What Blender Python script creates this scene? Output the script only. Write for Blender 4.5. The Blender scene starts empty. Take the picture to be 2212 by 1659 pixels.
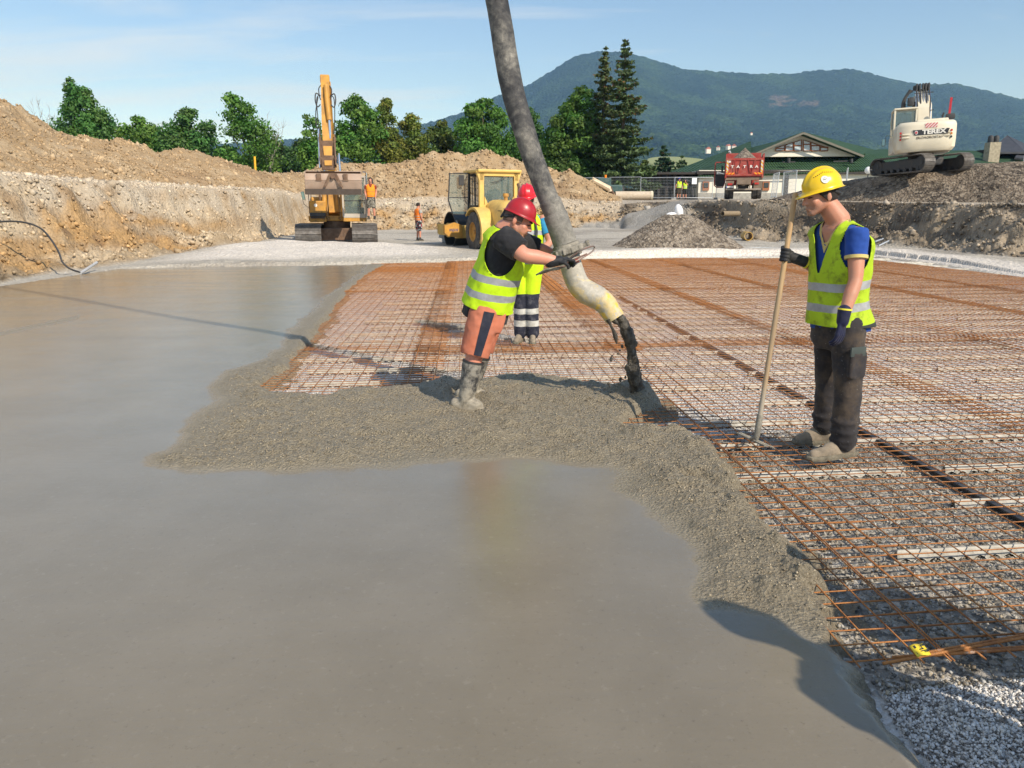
import bpy, bmesh, math, random
import numpy as np
from mathutils import Vector, Matrix
random.seed(7); RNG = np.random.default_rng(11)
SC = bpy.context.scene
COL = SC.collection
R = math.radians
# ------------------------------------------------------------------ camera
CAM_H = 1.55
PITCH = math.atan(374/1661)
FPX = 1661.0
cam_d = bpy.data.cameras.new("camera"); cam = bpy.data.objects.new("camera", cam_d); COL.objects.link(cam)
cam.location = (0, 0, CAM_H); cam.rotation_euler = (R(90)-PITCH, 0, 0)
cam_d.sensor_width = 36; cam_d.lens = FPX/2212*36; cam_d.clip_start = 0.05; cam_d.clip_end = 20000
SC.camera = cam
# ------------------------------------------------------------------ light
SUN_EL = R(37.0)
SH = Vector((-0.62, 0.785, 0)).normalized()           # direction in which shadows fall
SUN_DIR = Vector((-SH.x*math.cos(SUN_EL), -SH.y*math.cos(SUN_EL), math.sin(SUN_EL)))
sl = bpy.data.lights.new("sun", 'SUN'); sl.energy = 4.3; sl.angle = R(0.5); sl.color = (1.0, 0.93, 0.83)
sun = bpy.data.objects.new("sun", sl); COL.objects.link(sun)
sun.rotation_euler = SUN_DIR.to_track_quat('Z', 'Y').to_euler(); sun.location = SUN_DIR*50
W = bpy.data.worlds.new("World"); SC.world = W; W.use_nodes = True
nt = W.node_tree; nt.nodes.clear()
wo = nt.nodes.new('ShaderNodeOutputWorld'); bg = nt.nodes.new('ShaderNodeBackground')
sky = nt.nodes.new('ShaderNodeTexSky'); sky.sky_type = 'NISHITA'; sky.sun_disc = False
sky.sun_elevation = SUN_EL; sky.sun_rotation = math.atan2(SUN_DIR.x, SUN_DIR.y)
sky.air_density = 1.0; sky.dust_density = 0.1; sky.ozone_density = 3.5; sky.altitude = 400
bg.inputs['Strength'].default_value = 0.125
# thin high cirrus mixed into the sky by direction
tc = nt.nodes.new('ShaderNodeTexCoord')
sep = nt.nodes.new('ShaderNodeSeparateXYZ'); nt.links.new(tc.outputs['Generated'], sep.inputs[0])
def wm(op, a, b=None, c=None):
    n = nt.nodes.new('ShaderNodeMath'); n.operation = op
    for i, v in enumerate((a, b, c)):
        if v is None: continue
        if isinstance(v, (int, float)): n.inputs[i].default_value = v
        else: nt.links.new(v, n.inputs[i])
    return n.outputs[0]
zc = wm('MAXIMUM', sep.outputs['Z'], 0.03)
cx = wm('DIVIDE', sep.outputs['X'], wm('ADD', zc, 0.12)); cy = wm('DIVIDE', sep.outputs['Y'], wm('ADD', zc, 0.12))
cmb = nt.nodes.new('ShaderNodeCombineXYZ'); nt.links.new(cx, cmb.inputs[0]); nt.links.new(cy, cmb.inputs[1])
mp = nt.nodes.new('ShaderNodeMapping'); nt.links.new(cmb.outputs[0], mp.inputs[0])
mp.inputs['Rotation'].default_value = (0, 0, R(24)); mp.inputs['Scale'].default_value = (0.55, 1.9, 1)
nz = nt.nodes.new('ShaderNodeTexNoise'); nz.inputs['Scale'].default_value = 1.3; nz.inputs['Detail'].default_value = 9; nz.inputs['Roughness'].default_value = 0.58
nz.inputs['Distortion'].default_value = 0.35
nt.links.new(mp.outputs[0], nz.inputs['Vector'])
# heavier veil towards the upper left of the view
az = wm('DIVIDE', sep.outputs['X'], wm('MAXIMUM', sep.outputs['Y'], 0.05))
left = wm('MULTIPLY', wm('ADD', wm('MULTIPLY', az, -1.0), -0.12), 0.30)
left = wm('MINIMUM', wm('MAXIMUM', left, -0.10), 0.17)
den = wm('ADD', nz.outputs['Fac'], left)
mr = nt.nodes.new('ShaderNodeMapRange'); mr.inputs['From Min'].default_value = 0.50; mr.inputs['From Max'].default_value = 0.86
nt.links.new(den, mr.inputs['Value'])
cf = wm('MULTIPLY', mr.outputs[0], 0.75)
mix = nt.nodes.new('ShaderNodeMixRGB'); nt.links.new(cf, mix.inputs[0]); nt.links.new(sky.outputs[0], mix.inputs[1])
mix.inputs[2].default_value = (5.6, 6.0, 6.4, 1)
nt.links.new(mix.outputs[0], bg.inputs['Color']); nt.links.new(bg.outputs[0], wo.inputs['Surface'])
SC.view_settings.view_transform = 'Standard'; SC.view_settings.look = 'None'
SC.view_settings.gamma = 1; SC.view_settings.exposure = 0.33; SC.view_settings.use_curve_mapping = False
SC.cycles.max_bounces = 5; SC.cycles.diffuse_bounces = 2; SC.cycles.glossy_bounces = 2; SC.cycles.transmission_bounces = 4
SC.cycles.transparent_max_bounces = 8; SC.cycles.volume_bounces = 0
SC.cycles.use_denoising = True
# ------------------------------------------------------------------ pixel -> point
CP, SP = math.cos(PITCH), math.sin(PITCH)
def ray(u, v):
    a = (829.5-v)/FPX
    return Vector(((u-1106)/FPX, CP+SP*a, -SP+CP*a))
def P(u, v, Y=None, z=None):
    r = ray(u, v)
    t = (Y/r.y) if Y is not None else ((z-CAM_H)/r.z)
    return Vector((r.x*t, r.y*t, CAM_H+r.z*t))
# ------------------------------------------------------------------ noise
def _h(ix, iy, iz, s):
    n = (ix*374761393 + iy*668265263 + iz*2147483647 + s*1274126177) & 0xffffffff
    n = ((n ^ (n >> 13))*1274126177) & 0xffffffff
    n = (n ^ (n >> 16)) & 0xffffff
    return n/float(0xffffff)
def vn(x, y, z=0.0, s=0):
    x = np.asarray(x, float); y = np.asarray(y, float); z = np.zeros_like(x)+z
    ix = np.floor(x).astype(np.int64); iy = np.floor(y).astype(np.int64); iz = np.floor(z).astype(np.int64)
    fx, fy, fz = x-ix, y-iy, z-iz
    fx = fx*fx*(3-2*fx); fy = fy*fy*(3-2*fy); fz = fz*fz*(3-2*fz)
    def c(a, b, d): return _h(ix+a, iy+b, iz+d, s)
    x00 = c(0,0,0)*(1-fx)+c(1,0,0)*fx; x10 = c(0,1,0)*(1-fx)+c(1,1,0)*fx
    x01 = c(0,0,1)*(1-fx)+c(1,0,1)*fx; x11 = c(0,1,1)*(1-fx)+c(1,1,1)*fx
    return ((x00*(1-fy)+x10*fy)*(1-fz)+(x01*(1-fy)+x11*fy)*fz)*2-1
def fbm(x, y, z=0.0, s=0, o=4, g=0.5, l=2.03):
    a, t, r = 1.0, 0.0, 0.0
    x = np.asarray(x, float); y = np.asarray(y, float)
    for i in range(o):
        r = r + a*vn(x, y, z, s+i*17); t += a; a *= g; x = x*l+3.1; y = y*l+1.7; z = z*l+0.9
    return r/t
def ridge(x, y, z=0.0, s=0, o=3): 
    a, t, r = 1.0, 0.0, 0.0
    for i in range(o):
        r = r + a*(1-2*np.abs(vn(x, y, z, s+i*31))); t += a; a *= .5; x = x*2.1+5.; y = y*2.1+2.3
    return r/t
def sstep(a, b, x):
    t = np.clip((x-a)/(b-a), 0, 1); return t*t*(3-2*t)
# ------------------------------------------------------------------ objects
def tag(o, label=None, cat=None, group=None, kind=None):
    if label: o['label'] = label
    if cat: o['category'] = cat
    if group: o['group'] = group
    if kind: o['kind'] = kind
    return o
def thing(name, label, cat, loc=(0,0,0), rotz=0, group=None):
    o = bpy.data.objects.new(name, None); COL.objects.link(o); o.empty_display_size = 0.2
    o.location = loc; o.rotation_euler = (0, 0, rotz)
    return tag(o, label, cat, group)
def link_mesh(name, me, mat=None, parent=None, smooth=True):
    if mat is not None:
        for m in (mat if isinstance(mat, (list, tuple)) else [mat]): me.materials.append(m)
    if smooth: me.polygons.foreach_set('use_smooth', np.ones(len(me.polygons), bool))
    o = bpy.data.objects.new(name, me); COL.objects.link(o)
    if parent is not None: o.parent = parent
    return o
def grid_mesh(name, X, Y, Z, mat, parent=None, keep=None, attrs=None, colors=None, smooth=True):
    n, m = X.shape
    co = np.stack([X, Y, Z], -1).reshape(-1, 3)
    idx = np.arange(n*m).reshape(n, m)
    q = np.stack([idx[:-1,:-1], idx[:-1,1:], idx[1:,1:], idx[1:,:-1]], -1).reshape(-1, 4)
    if keep is not None:
        k = keep.reshape(-1); q = q[k[q].all(1)]
        used = np.zeros(n*m, bool); used[q.reshape(-1)] = True
        mp_ = np.cumsum(used)-1; q = mp_[q]; co = co[used]
    else: used = None
    me = bpy.data.meshes.new(name)
    me.vertices.add(len(co)); me.vertices.foreach_set('co', co.astype(np.float32).ravel())
    me.loops.add(len(q)*4); me.loops.foreach_set('vertex_index', q.ravel().astype(np.int32))
    me.polygons.add(len(q)); me.polygons.foreach_set('loop_start', np.arange(0, len(q)*4, 4, dtype=np.int32))
    me.update(calc_edges=True)
    for nm, a in (attrs or {}).items():
        a = a.reshape(-1); a = a[used] if used is not None else a
        at = me.attributes.new(nm, 'FLOAT', 'POINT'); at.data.foreach_set('value', a.astype(np.float32))
    for nm, a in (colors or {}).items():
        a = a.reshape(-1, 3); a = a[used] if used is not None else a
        a = np.concatenate([a, np.ones((len(a), 1))], 1)
        at = me.color_attributes.new(nm, 'FLOAT_COLOR', 'POINT'); at.data.foreach_set('color', a.astype(np.float32).ravel())
    return link_mesh(name, me, mat, parent, smooth)
class MB:
    """collects primitives and links them as one mesh object"""
    def __init__(s): s.v = []; s.f = []; s.mi = []; s.m = 0
    def add(s, vs, fs):
        b = len(s.v); s.v += [tuple(v) for v in vs]; s.f += [tuple(i+b for i in f) for f in fs]; s.mi += [s.m]*len(fs); return s
    def box(s, c, d, M=None, bev=0.0, taper=(1, 1)):
        """centre, dims; bev = chamfered edges"""
        bm = bmesh.new(); bmesh.ops.create_cube(bm, size=1)
        for v in bm.verts:
            tx, ty = (taper if v.co.z > 0 else (1, 1))
            v.co = Vector((v.co.x*d[0]*tx, v.co.y*d[1]*ty, v.co.z*d[2]))
        if bev > 0: bmesh.ops.bevel(bm, geom=bm.edges[:], offset=bev, segments=2, affect='EDGES', profile=.6)
        vs = [v.co.copy() for v in bm.verts]; bm.verts.index_update(); fs = [[v.index for v in f.verts] for f in bm.faces]; bm.free()
        M = M or Matrix(); c = Vector(c)
        return s.add([(M @ v)+c if len(M) == 3 else M @ (v+c) for v in vs], fs)
    def tube(s, pts, r, n=8, cap=True, ell=None):
        pts = [Vector(p) for p in pts]; k = len(pts)
        rs = list(r) if hasattr(r, '__len__') else [r]*k
        vs, fs = [], []; up = Vector((0, 0, 1)); prev = None
        for i, p in enumerate(pts):
            d = (pts[min(i+1, k-1)]-pts[max(i-1, 0)]).normalized()
            if prev is None:
                a = d.orthogonal().normalized() if abs(d.z) > .95 else d.cross(up).normalized()
            else:
                a = (prev-d*prev.dot(d)); a = a.normalized() if a.length > 1e-6 else d.orthogonal().normalized()
            prev = a; b = d.cross(a)
            for j in range(n):
                t = 2*math.pi*j/n
                vs.append(p+(a*math.cos(t)+b*math.sin(t))*rs[i])
        for i in range(k-1):
            for j in range(n):
                j2 = (j+1) % n
                fs.append((i*n+j, i*n+j2, (i+1)*n+j2, (i+1)*n+j))
        if cap: fs.append(tuple(reversed(range(n)))); fs.append(tuple(range((k-1)*n, k*n)))
        return s.add(vs, fs)
    def cyl(s, a, b, r, r2=None, n=20): return s.tube([a, b], [r, r if r2 is None else r2], n)
    def prism(s, poly, axis, a, b):
        """poly in the two other axes (in order), extruded along axis from a to b"""
        k = len(poly); o = {'x': lambda p, t: (t, p[0], p[1]), 'y': lambda p, t: (p[0], t, p[1]), 'z': lambda p, t: (p[0], p[1], t)}[axis]
        vs = [o(p, a) for p in poly]+[o(p, b) for p in poly]
        fs = [tuple(range(k)), tuple(reversed(range(k, 2*k)))]+[(i, i+k, (i+1) % k+k, (i+1) % k) for i in range(k)]
        return s.add(vs, fs)
    def ell(s, c, r, M=None, nu=16, nv=10):
        vs, fs = [], []; c = Vector(c); M = M or Matrix.Identity(3)
        for i in range(nv+1):
            a = math.pi*i/nv
            for j in range(nu):
                t = 2*math.pi*j/nu
                vs.append(c+M @ Vector((r[0]*math.sin(a)*math.cos(t), r[1]*math.sin(a)*math.sin(t), r[2]*math.cos(a))))
        for i in range(nv):
            for j in range(nu):
                fs.append((i*nu+j, (i+1)*nu+j, (i+1)*nu+(j+1) % nu, i*nu+(j+1) % nu))
        return s.add(vs, fs)
    def lathe(s, c, prof, axis='z', n=28, M=None):
        """prof: (radius, height) pairs"""
        vs, fs = [], []; c = Vector(c)
        for r, h in prof:
            for j in range(n):
                t = 2*math.pi*j/n; x, y = r*math.cos(t), r*math.sin(t)
                p = {'z': (x, y, h), 'x': (h, x, y), 'y': (x, h, y)}[axis]
                p = Vector(p); vs.append(c+(M @ p if M else p))
        for i in range(len(prof)-1):
            for j in range(n): fs.append((i*n+j, i*n+(j+1) % n, (i+1)*n+(j+1) % n, (i+1)*n+j))
        return s.add(vs, fs)
    def build(s, name, mat, parent=None, smooth=False, bevel=0, auto=True):
        me = bpy.data.meshes.new(name); me.from_pydata(s.v, [], s.f); 
        bm = bmesh.new(); bm.from_mesh(me)
        bmesh.ops.remove_doubles(bm, verts=bm.verts[:], dist=1e-5)
        bmesh.ops.recalc_face_normals(bm, faces=bm.faces[:]); bm.to_mesh(me); bm.free()
        mats = mat if isinstance(mat, (list, tuple)) else [mat]
        for m in mats: me.materials.append(m)
        if len(mats) > 1 and len(me.polygons) == len(s.mi): me.polygons.foreach_set('material_index', s.mi)
        o = bpy.data.objects.new(name, me); COL.objects.link(o)
        if parent is not None: o.parent = parent
        if smooth:
            me.polygons.foreach_set('use_smooth', np.ones(len(me.polygons), bool))
            if auto: me.set_sharp_from_angle(angle=R(40))
        if bevel:
            b = o.modifiers.new('b', 'BEVEL'); b.width = bevel; b.segments = 2; b.limit_method = 'ANGLE'
        return o
def one(fn, name, mat, parent=None, **k):
    m = MB(); fn(m); return m.build(name, mat, parent, **k)
def copy_tree(o, parent=None):
    c = o.copy(); COL.objects.link(c); c.parent = parent
    for ch in list(o.children): copy_tree(ch, c)
    return c
def frame(F, U):
    """columns: side, forward, up"""
    F = Vector(F).normalized(); U = Vector(U); U = (U-F*U.dot(F)).normalized(); S = F.cross(U)
    return Matrix((S, F, U)).transposed()
def text(name, body, size, mat, parent, M, extrude=0.004, align='CENTER', xs=1.0, bold=0.0):
    c = bpy.data.curves.new(name, 'FONT'); c.body = body; c.size = size; c.extrude = extrude; c.align_x = align; c.align_y = 'CENTER'
    c.offset = bold
    tmp = bpy.data.objects.new(name, c); COL.objects.link(tmp)
    bpy.context.view_layer.update()
    me = bpy.data.meshes.new_from_object(tmp.evaluated_get(bpy.context.evaluated_depsgraph_get()))
    bpy.data.objects.remove(tmp)
    me.materials.clear(); me.materials.append(mat)
    me.transform(Matrix.Diagonal((xs, 1, 1, 1))); me.transform(M)
    o = bpy.data.objects.new(name, me); COL.objects.link(o); o.parent = parent
    return o
# ------------------------------------------------------------------ materials
class N:
    def __init__(s, name):
        s.m = bpy.data.materials.new(name); s.m.use_nodes = True; s.t = s.m.node_tree; s.t.nodes.clear()
        s.out = s.t.nodes.new('ShaderNodeOutputMaterial'); s.b = s.t.nodes.new('ShaderNodeBsdfPrincipled')
        s.t.links.new(s.b.outputs[0], s.out.inputs[0]); s._tc = None
    def n(s, t): return s.t.nodes.new('ShaderNode'+t)
    def set(s, sock, v):
        if isinstance(v, bpy.types.NodeSocket): s.t.links.new(v, sock)
        elif isinstance(v, (tuple, list)) and len(v) == 3 and sock.type == 'RGBA': sock.default_value = (*v, 1)
        else: sock.default_value = v
    def p(s, **k):
        for a, v in k.items(): s.set(s.b.inputs[a.replace('_', ' ')], v)
        return s
    def tc(s, w='Object'):
        if s._tc is None: s._tc = s.n('TexCoord')
        return s._tc.outputs[w]
    def math(s, op, a, b=None, c=None, clamp=False):
        n = s.n('Math'); n.operation = op; n.use_clamp = clamp
        for i, v in enumerate((a, b, c)):
            if v is not None: s.set(n.inputs[i], v)
        return n.outputs[0]
    def map(s, vec, scale=(1,1,1), rot=(0,0,0), loc=(0,0,0)):
        n = s.n('Mapping'); s.set(n.inputs[0], vec); n.inputs['Scale'].default_value = scale; n.inputs['Rotation'].default_value = rot; n.inputs['Location'].default_value = loc
        return n.outputs[0]
    def noise(s, scale, detail=4, rough=.55, vec=None, dist=0.0, out='Fac'):
        n = s.n('TexNoise'); s.set(n.inputs['Vector'], vec if vec is not None else s.tc())
        n.inputs['Scale'].default_value = scale; n.inputs['Detail'].default_value = detail; n.inputs['Roughness'].default_value = rough; n.inputs['Distortion'].default_value = dist
        return n.outputs[out]
    def vor(s, scale, vec=None, feature='F1', out='Distance', rnd=1.0):
        n = s.n('TexVoronoi'); n.feature = feature; s.set(n.inputs['Vector'], vec if vec is not None else s.tc()); n.inputs['Scale'].default_value = scale
        n.inputs['Randomness'].default_value = rnd
        return n.outputs[out]
    def ramp(s, fac, stops, interp='LINEAR'):
        n = s.n('ValToRGB'); s.set(n.inputs[0], fac); cr = n.color_ramp; cr.interpolation = interp
        while len(cr.elements) < len(stops): cr.elements.new(.5)
        for e, (p, c) in zip(cr.elements, stops):
            e.position = p; e.color = (*c, 1) if isinstance(c, (tuple, list)) else (c, c, c, 1)
        return n.outputs[0]
    def rng(s, v, a, b, c=0., d=1.):
        n = s.n('MapRange'); s.set(n.inputs[0], v)
        for i, x in enumerate((a, b, c, d)): s.set(n.inputs[i+1], x)
        return n.outputs[0]
    def mix(s, f, a, b, mode='MIX'):
        n = s.n('MixRGB'); n.blend_type = mode; s.set(n.inputs[0], f)
        for i, v in ((1, a), (2, b)): s.set(n.inputs[i], v)
        return n.outputs[0]
    def attr(s, name, out='Fac'):
        n = s.n('Attribute'); n.attribute_name = name; return n.outputs[out]
    def bump(s, h, strength=.5, dist=.01, nrm=None):
        n = s.n('Bump'); s.set(n.inputs['Height'], h); n.inputs['Strength'].default_value = strength; n.inputs['Distance'].default_value = dist
        if nrm is not None: s.set(n.inputs['Normal'], nrm)
        s.t.links.new(n.outputs[0], s.b.inputs['Normal']); return n.outputs[0]
def mat_simple(name, col, rough=.5, metal=0.0, var=.12, scale=6., dirt=None, dirt_amt=.4, bump=0.0, bscale=80., spec=.5, coat=0.0, dscale=3.0):
    """painted / plain surface with uneven tone, dirt patches and fine relief"""
    n = N(name)
    a = n.noise(scale, 5, .6)
    c0 = tuple(x*(1-var) for x in col); c1 = tuple(min(1, x*(1+var)) for x in col)
    c = n.mix(n.rng(a, .3, .7), c0, c1)
    if dirt:
        d = n.noise(dscale, 6, .68)
        f = n.math('MULTIPLY', n.rng(d, .45, .7), dirt_amt)
        c = n.mix(f, c, dirt)
        n.p(Roughness=n.rng(d, .4, .7, rough, min(1, rough+.25)))
    else: n.p(Roughness=rough)
    n.p(Base_Color=c, Metallic=metal); n.b.inputs['Specular IOR Level'].default_value = spec
    if coat: n.b.inputs['Coat Weight'].default_value = coat
    if bump: n.bump(n.noise(bscale, 4, .6), bump, .01)
    return n.m
# ================================================================== GROUND
def proj(X, Y, Z):
    dz = Z-CAM_H; depth = Y*CP-dz*SP; up = Y*SP+dz*CP
    depth = np.where(depth > .05, depth, .05)
    return 1106+FPX*X/depth, 829.5-FPX*up/depth
def sdist(px, py, poly):
    """signed distance to a closed polygon, positive inside"""
    poly = np.array(poly, float); px = np.asarray(px); sh = px.shape; px = px.ravel(); py = np.asarray(py).ravel()
    d = np.full(px.shape, 1e9); ins = np.zeros(px.shape, bool); n = len(poly)
    for i in range(n):
        ax, ay = poly[i]; bx, by = poly[(i+1) % n]; ex, ey = bx-ax, by-ay
        t = np.clip(((px-ax)*ex+(py-ay)*ey)/(ex*ex+ey*ey+1e-12), 0, 1)
        d = np.minimum(d, (px-ax-t*ex)**2+(py-ay-t*ey)**2)
        c = ((ay > py) != (by > py)) & (px < ex*(py-ay)/((ey if ey != 0 else 1e-12))+ax); ins ^= c
    d = np.sqrt(d); return np.where(ins, d, -d).reshape(sh)
def gp(u, v, z=0.0): p = P(u, v, z=z); return (p.x, p.y)
OUTER = [gp(*q) for q in [(250,578),(400,575),(560,573.5),(700,572),(838,569),(800,592),(760,625),(745,645),(728,670),(715,690),(690,722),(662,760),(640,790),(606,815),(575,835),
 (610,850),(700,852),(800,840),(880,832),(960,822),(1010,826),(1080,812),(1150,812),(1230,823),(1320,835),(1390,842),(1432,856),(1450,876),(1400,895),(1372,915),(1440,922),(1500,930),(1545,958),(1585,1000),(1625,1040),
 (1640,1075),(1690,1130),(1740,1180),(1790,1240),(1830,1330),(1870,1385),(1920,1440),(1960,1520),(2040,1600),(2095,1665)]]+[(1.55,1.3),(1.9,0.2),(2.1,-1.6),(-4,-1.6),(-10.8,-1.2),(-10.8,10)]
INNER = [gp(*q) for q in [(-100,560),(700,555),(800,562),(775,590),(742,615),(700,645),(655,690),(615,735),(575,770),(500,805),(448,840),(468,866),(400,930),(340,975),(275,1012),(350,1022),(430,1030),(520,1024),(600,1024),(700,1012),(800,1008),(900,1000),
 (980,985),(1060,990),(1170,990),(1250,1000),(1330,1006),(1350,1055),(1420,1100),(1480,1150),(1540,1230),(1498,1270),(1520,1318),(1590,1325),(1650,1335),(1750,1400),(1850,1452),(1920,1525),(2000,1602),(2058,1665)]]+[(1.35,1.3),(1.5,0.2),(1.6,-1.7),(-30,-1.7),(-30,22)]
PAD = [(-10.8,-2),(-10.8,21.3),(-1.7,24.9),(5.9,28.7),(13.3,29.6),(13.6,24),(12.6,17.5),(12.2,8),(12,-2)]
# ---------------------------------------------------------------- terrain
def tnY(p, ap=8.0): return p.x/(p.y+ap)
def line(pts): 
    a = [P(u, v, Y=Y) for u, v, Y in pts]
    return sorted((tnY(p), p.y, p.z) for p in a)
crest_v = [(-700,110),(-300,165),(-100,196),(0,214),(20,217),(39,229),(70,250),(106,271),(125,285),(145,289),(175,296),(200,300),(235,311),(250,304),(268,303),(300,311),(345,334),(360,327),(377,326),(419,327),(467,343),(532,358),(567,377),(629,377),(661,374),(669,369),(688,359),(740,354),(762,352),(827,354),(866,354),(900,345),(908,338),(938,327),(956,332),(976,328),(1005,334),(1025,328),(1045,322),(1065,328),(1082,336),(1097,331),(1130,350),(1189,365),(1206,374),(1220,369),(1232,367),(1252,380),(1278,394),(1305,418),(1335,431),(1365,433)]
cY = lambda u: float(np.interp(u, [-700,0,200,345,470,567,650,700,1100,1200,1250,1305,1335,1365], [26,36,42,46,50,54,60,62,64,64,63,61,61,62]))
L0 = line([(-900,820,7),(-300,680,11.5),(0,614,17),(100,594,19.3),(250,574,22),(330,560,24.5),(400,545,27),(560,522,34),(640,505,42),(700,499,50),(820,497,52),(1000,497,52),(1250,492,52),(1290,492,51),(1400,497,47),(1500,503,43),(1556,509,41),(1616,519,37),(1684,524,35),(1884,531,31.5),(1969,534,30),(2035,540,28),(2128,551,25.5),(2212,556,24.5),(2600,590,20),(3200,650,15)])
L1 = line([(-700,365,15),(-300,372,19),(0,380,22.6),(130,389,25.2),(300,402,30),(500,410,37.5),(600,415,43),(640,428,48.5),(700,440,57),(1000,440,57),(1200,442,57),(1280,450,56),(1310,447,56),(1360,440,56),(1400,437,55),(1500,433,50),(1616,432,43),(1750,434,40),(1884,437,35.2),(1969,439,33.0),(2050,440,30.5),(2212,442,27.2),(2600,450,21.5),(3200,460,17)])
L2 = line([(-700,350,17),(-300,362,22),(0,373,27),(130,384,30),(300,397,36),(500,405,43),(600,410,48),(660,415,54),(700,425,58),(1000,425,58.5),(1200,425,58.5),(1290,435,58),(1340,434,59),(1400,434,60),(1500,431.5,56),(1616,430.5,49),(1750,431.5,46),(1884,434,41),(2050,437,36.5),(2212,439,33),(2600,445,28),(3200,455,22)])
L3 = line([(u, v, cY(u)) for u, v in crest_v]+[(1400,431.5,65),(1616,429.5,66),(1884,431,60),(2050,433,55),(2212,434.5,50),(2600,440,45),(3200,446,40)])
NC, ext = 880, 60
tn = np.concatenate([np.linspace(-2.4,-.66,ext)[:-1], np.linspace(-.66,.66,NC), np.linspace(.66,2.4,ext)[1:]])
Yr = np.concatenate([np.arange(-7.5,14,.5), np.arange(14,70,.135), np.arange(70,110,.6), 110*1.06**np.arange(0,72)])
kY = np.zeros((7, len(tn))); kZ = np.zeros((7, len(tn)))
for i, L in enumerate((L0, L1, L2, L3)):
    a = np.array(L); kY[i] = np.interp(tn, a[:,0], a[:,1]); kZ[i] = np.interp(tn, a[:,0], a[:,2])
L0b = np.array(line([(-700,620,12.5),(-300,560,15.5),(0,535,19.6),(130,532,22),(300,522,27),(500,512,34.5),(600,505,41),(660,497,47),(740,495,54),(1250,488,53.6),(1300,488,53),(1500,485,46.5),(1700,500,39),(2000,520,30.3),(2212,530,24.9),(2800,580,18)]))
bY = np.interp(tn, L0b[:,0], L0b[:,1]); bZ = np.interp(tn, L0b[:,0], L0b[:,2])
tl = kY[0].copy()
for i in (1, 2, 3): kY[i] = np.maximum(kY[i], kY[i-1]+.45)
tnR = tnY(P(1345,433,Y=61)); rightside = sstep(-.004, .004, tn-tnR)
kY[4] = kY[3]+7; kZ[4] = 2.5
kY[5] = np.maximum(kY[4]+5, 112); kZ[5] = 3.2
kY[6] = 8000; kZ[6] = 20
Zt = np.zeros((len(Yr), len(tn))); K = np.zeros_like(Zt)
zf = kZ[0]
for j in range(len(tn)):
    ym = min(max(bY[j], kY[0,j]+.15), kY[1,j]-.2); yy = np.concatenate([[-10, min(16, kY[0,j]-3), kY[0,j], ym], kY[1:,j]]); zz = np.concatenate([[0, 0, kZ[0,j], bZ[j]], kZ[1:,j]])
    Zt[:,j] = np.interp(Yr, yy, zz); K[:,j] = np.interp(Yr, kY[:,j], np.arange(7), left=-1)
Yg, Tg = np.meshgrid(Yr, tn, indexing='ij'); Xg = Tg*(Yg+8)
RS = np.broadcast_to(rightside, Zt.shape)
inpad = sdist(Xg, Yg, PAD)
u0, v0 = proj(Xg, Yg, Zt)
rampm = sstep(-.15, .15, (v0-(488+(u0-1256)*(435-488)/(1450-1256)))/12)*sstep(1245, 1262, u0)*(1-sstep(1470, 1520, u0+fbm(Xg*.5, Yg*.5, 0, 3)*25))*sstep(-.02,.02,K)*(K < 1.25)
dirt = sstep(-.05, .15, K)*np.where(RS > .5, 1-sstep(1.0, 1.15, K), 1-sstep(3.6, 4.2, K))
wall = sstep(0, .2, K)*(1-sstep(.9, 1.1, K))
lump = .33*fbm(Xg*.45, Yg*.45, 0, 1, 3)+.22*ridge(Xg*1.1, Yg*.9, 0, 5)*.6+.16*fbm(Xg*2.6, Yg*2.3, 0, 9, 3)+.10*np.abs(vn(Xg*5.5, Yg*4.5, 0, 14))
amp = dirt*(.72+.7*wall*(1-rightside)+.9*wall*RS)*(1-.88*rampm)*(1-.92*RS*sstep(.70,.98,K))*(1-.65*(1-RS)*sstep(.9,1.05,K)*(1-sstep(1.8,2.1,K)))
backw = (1-RS)*sstep(3.8, 4.5, K)
gully = -.55*wall*(1-RS)*np.maximum(0, ridge(Xg*.55, Yg*.12+Zt*.3, 0, 21, 2)-.25)
Zt = Zt+amp*lump+gully
# two darker hollows dug into the right bank, cobbled ledges
Zt += -.5*wall*RS*(1-rampm)*sstep(.25, .6, fbm(Xg*.35, Yg*.5, 0, 33, 2)+.15)
Zt += .05*fbm(Xg*.7, Yg*.7, 0, 44, 3)*(K < .0)*(inpad < -.5)+.012*fbm(Xg*4, Yg*4, 0, 40, 3)*(K < 0)
# low white gravel bank beyond the slab
mk = sstep(0, 2.0, sdist(Xg, Yg, [gp(250,574),gp(600,570),gp(860,566),gp(1000,560),gp(1010,545),(-2.6,30.5),(-5.5,33.0),(-9.5,33.2),(-11.5,31.0),gp(480,536),gp(420,548),gp(330,562)])+.35*fbm(Xg*.8, Yg*.8, 0, 50))
rise = mk*(.22*sstep(23, 31, Yg)*(1-sstep(32.0, 34.0, Yg))+.06*fbm(Xg*.8, Yg*.8, 0, 51, 3))
Zt += rise
Zt = np.where(inpad > 0, np.minimum(Zt, -.16*sstep(0, .25+.55*sstep(8, 11, Xg), inpad)), Zt)
col = np.zeros(Zt.shape+(3,)); 
def lay(c, m): 
    global col
    col = col*(1-m[..., None])+np.array(c)*m[..., None]
one_ = np.ones_like(Zt)
n1 = fbm(Xg*.3, Yg*.3, 0, 60, 4); n2 = fbm(Xg*1.3, Yg*1.3, Zt, 61, 4); n3 = fbm(Xg*.9, Yg*.25+Zt*.8, Zt*.6, 66, 4)
lay((.50,.465,.40), one_); lay((.36,.33,.285), sstep(.0,.5,n1+.4*n2)); 
tracks = sstep(.25, .6, fbm(Xg*.22, Yg*1.4, 0, 68, 3)); lay((.31,.285,.24), tracks*.6*(K < 0))
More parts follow.
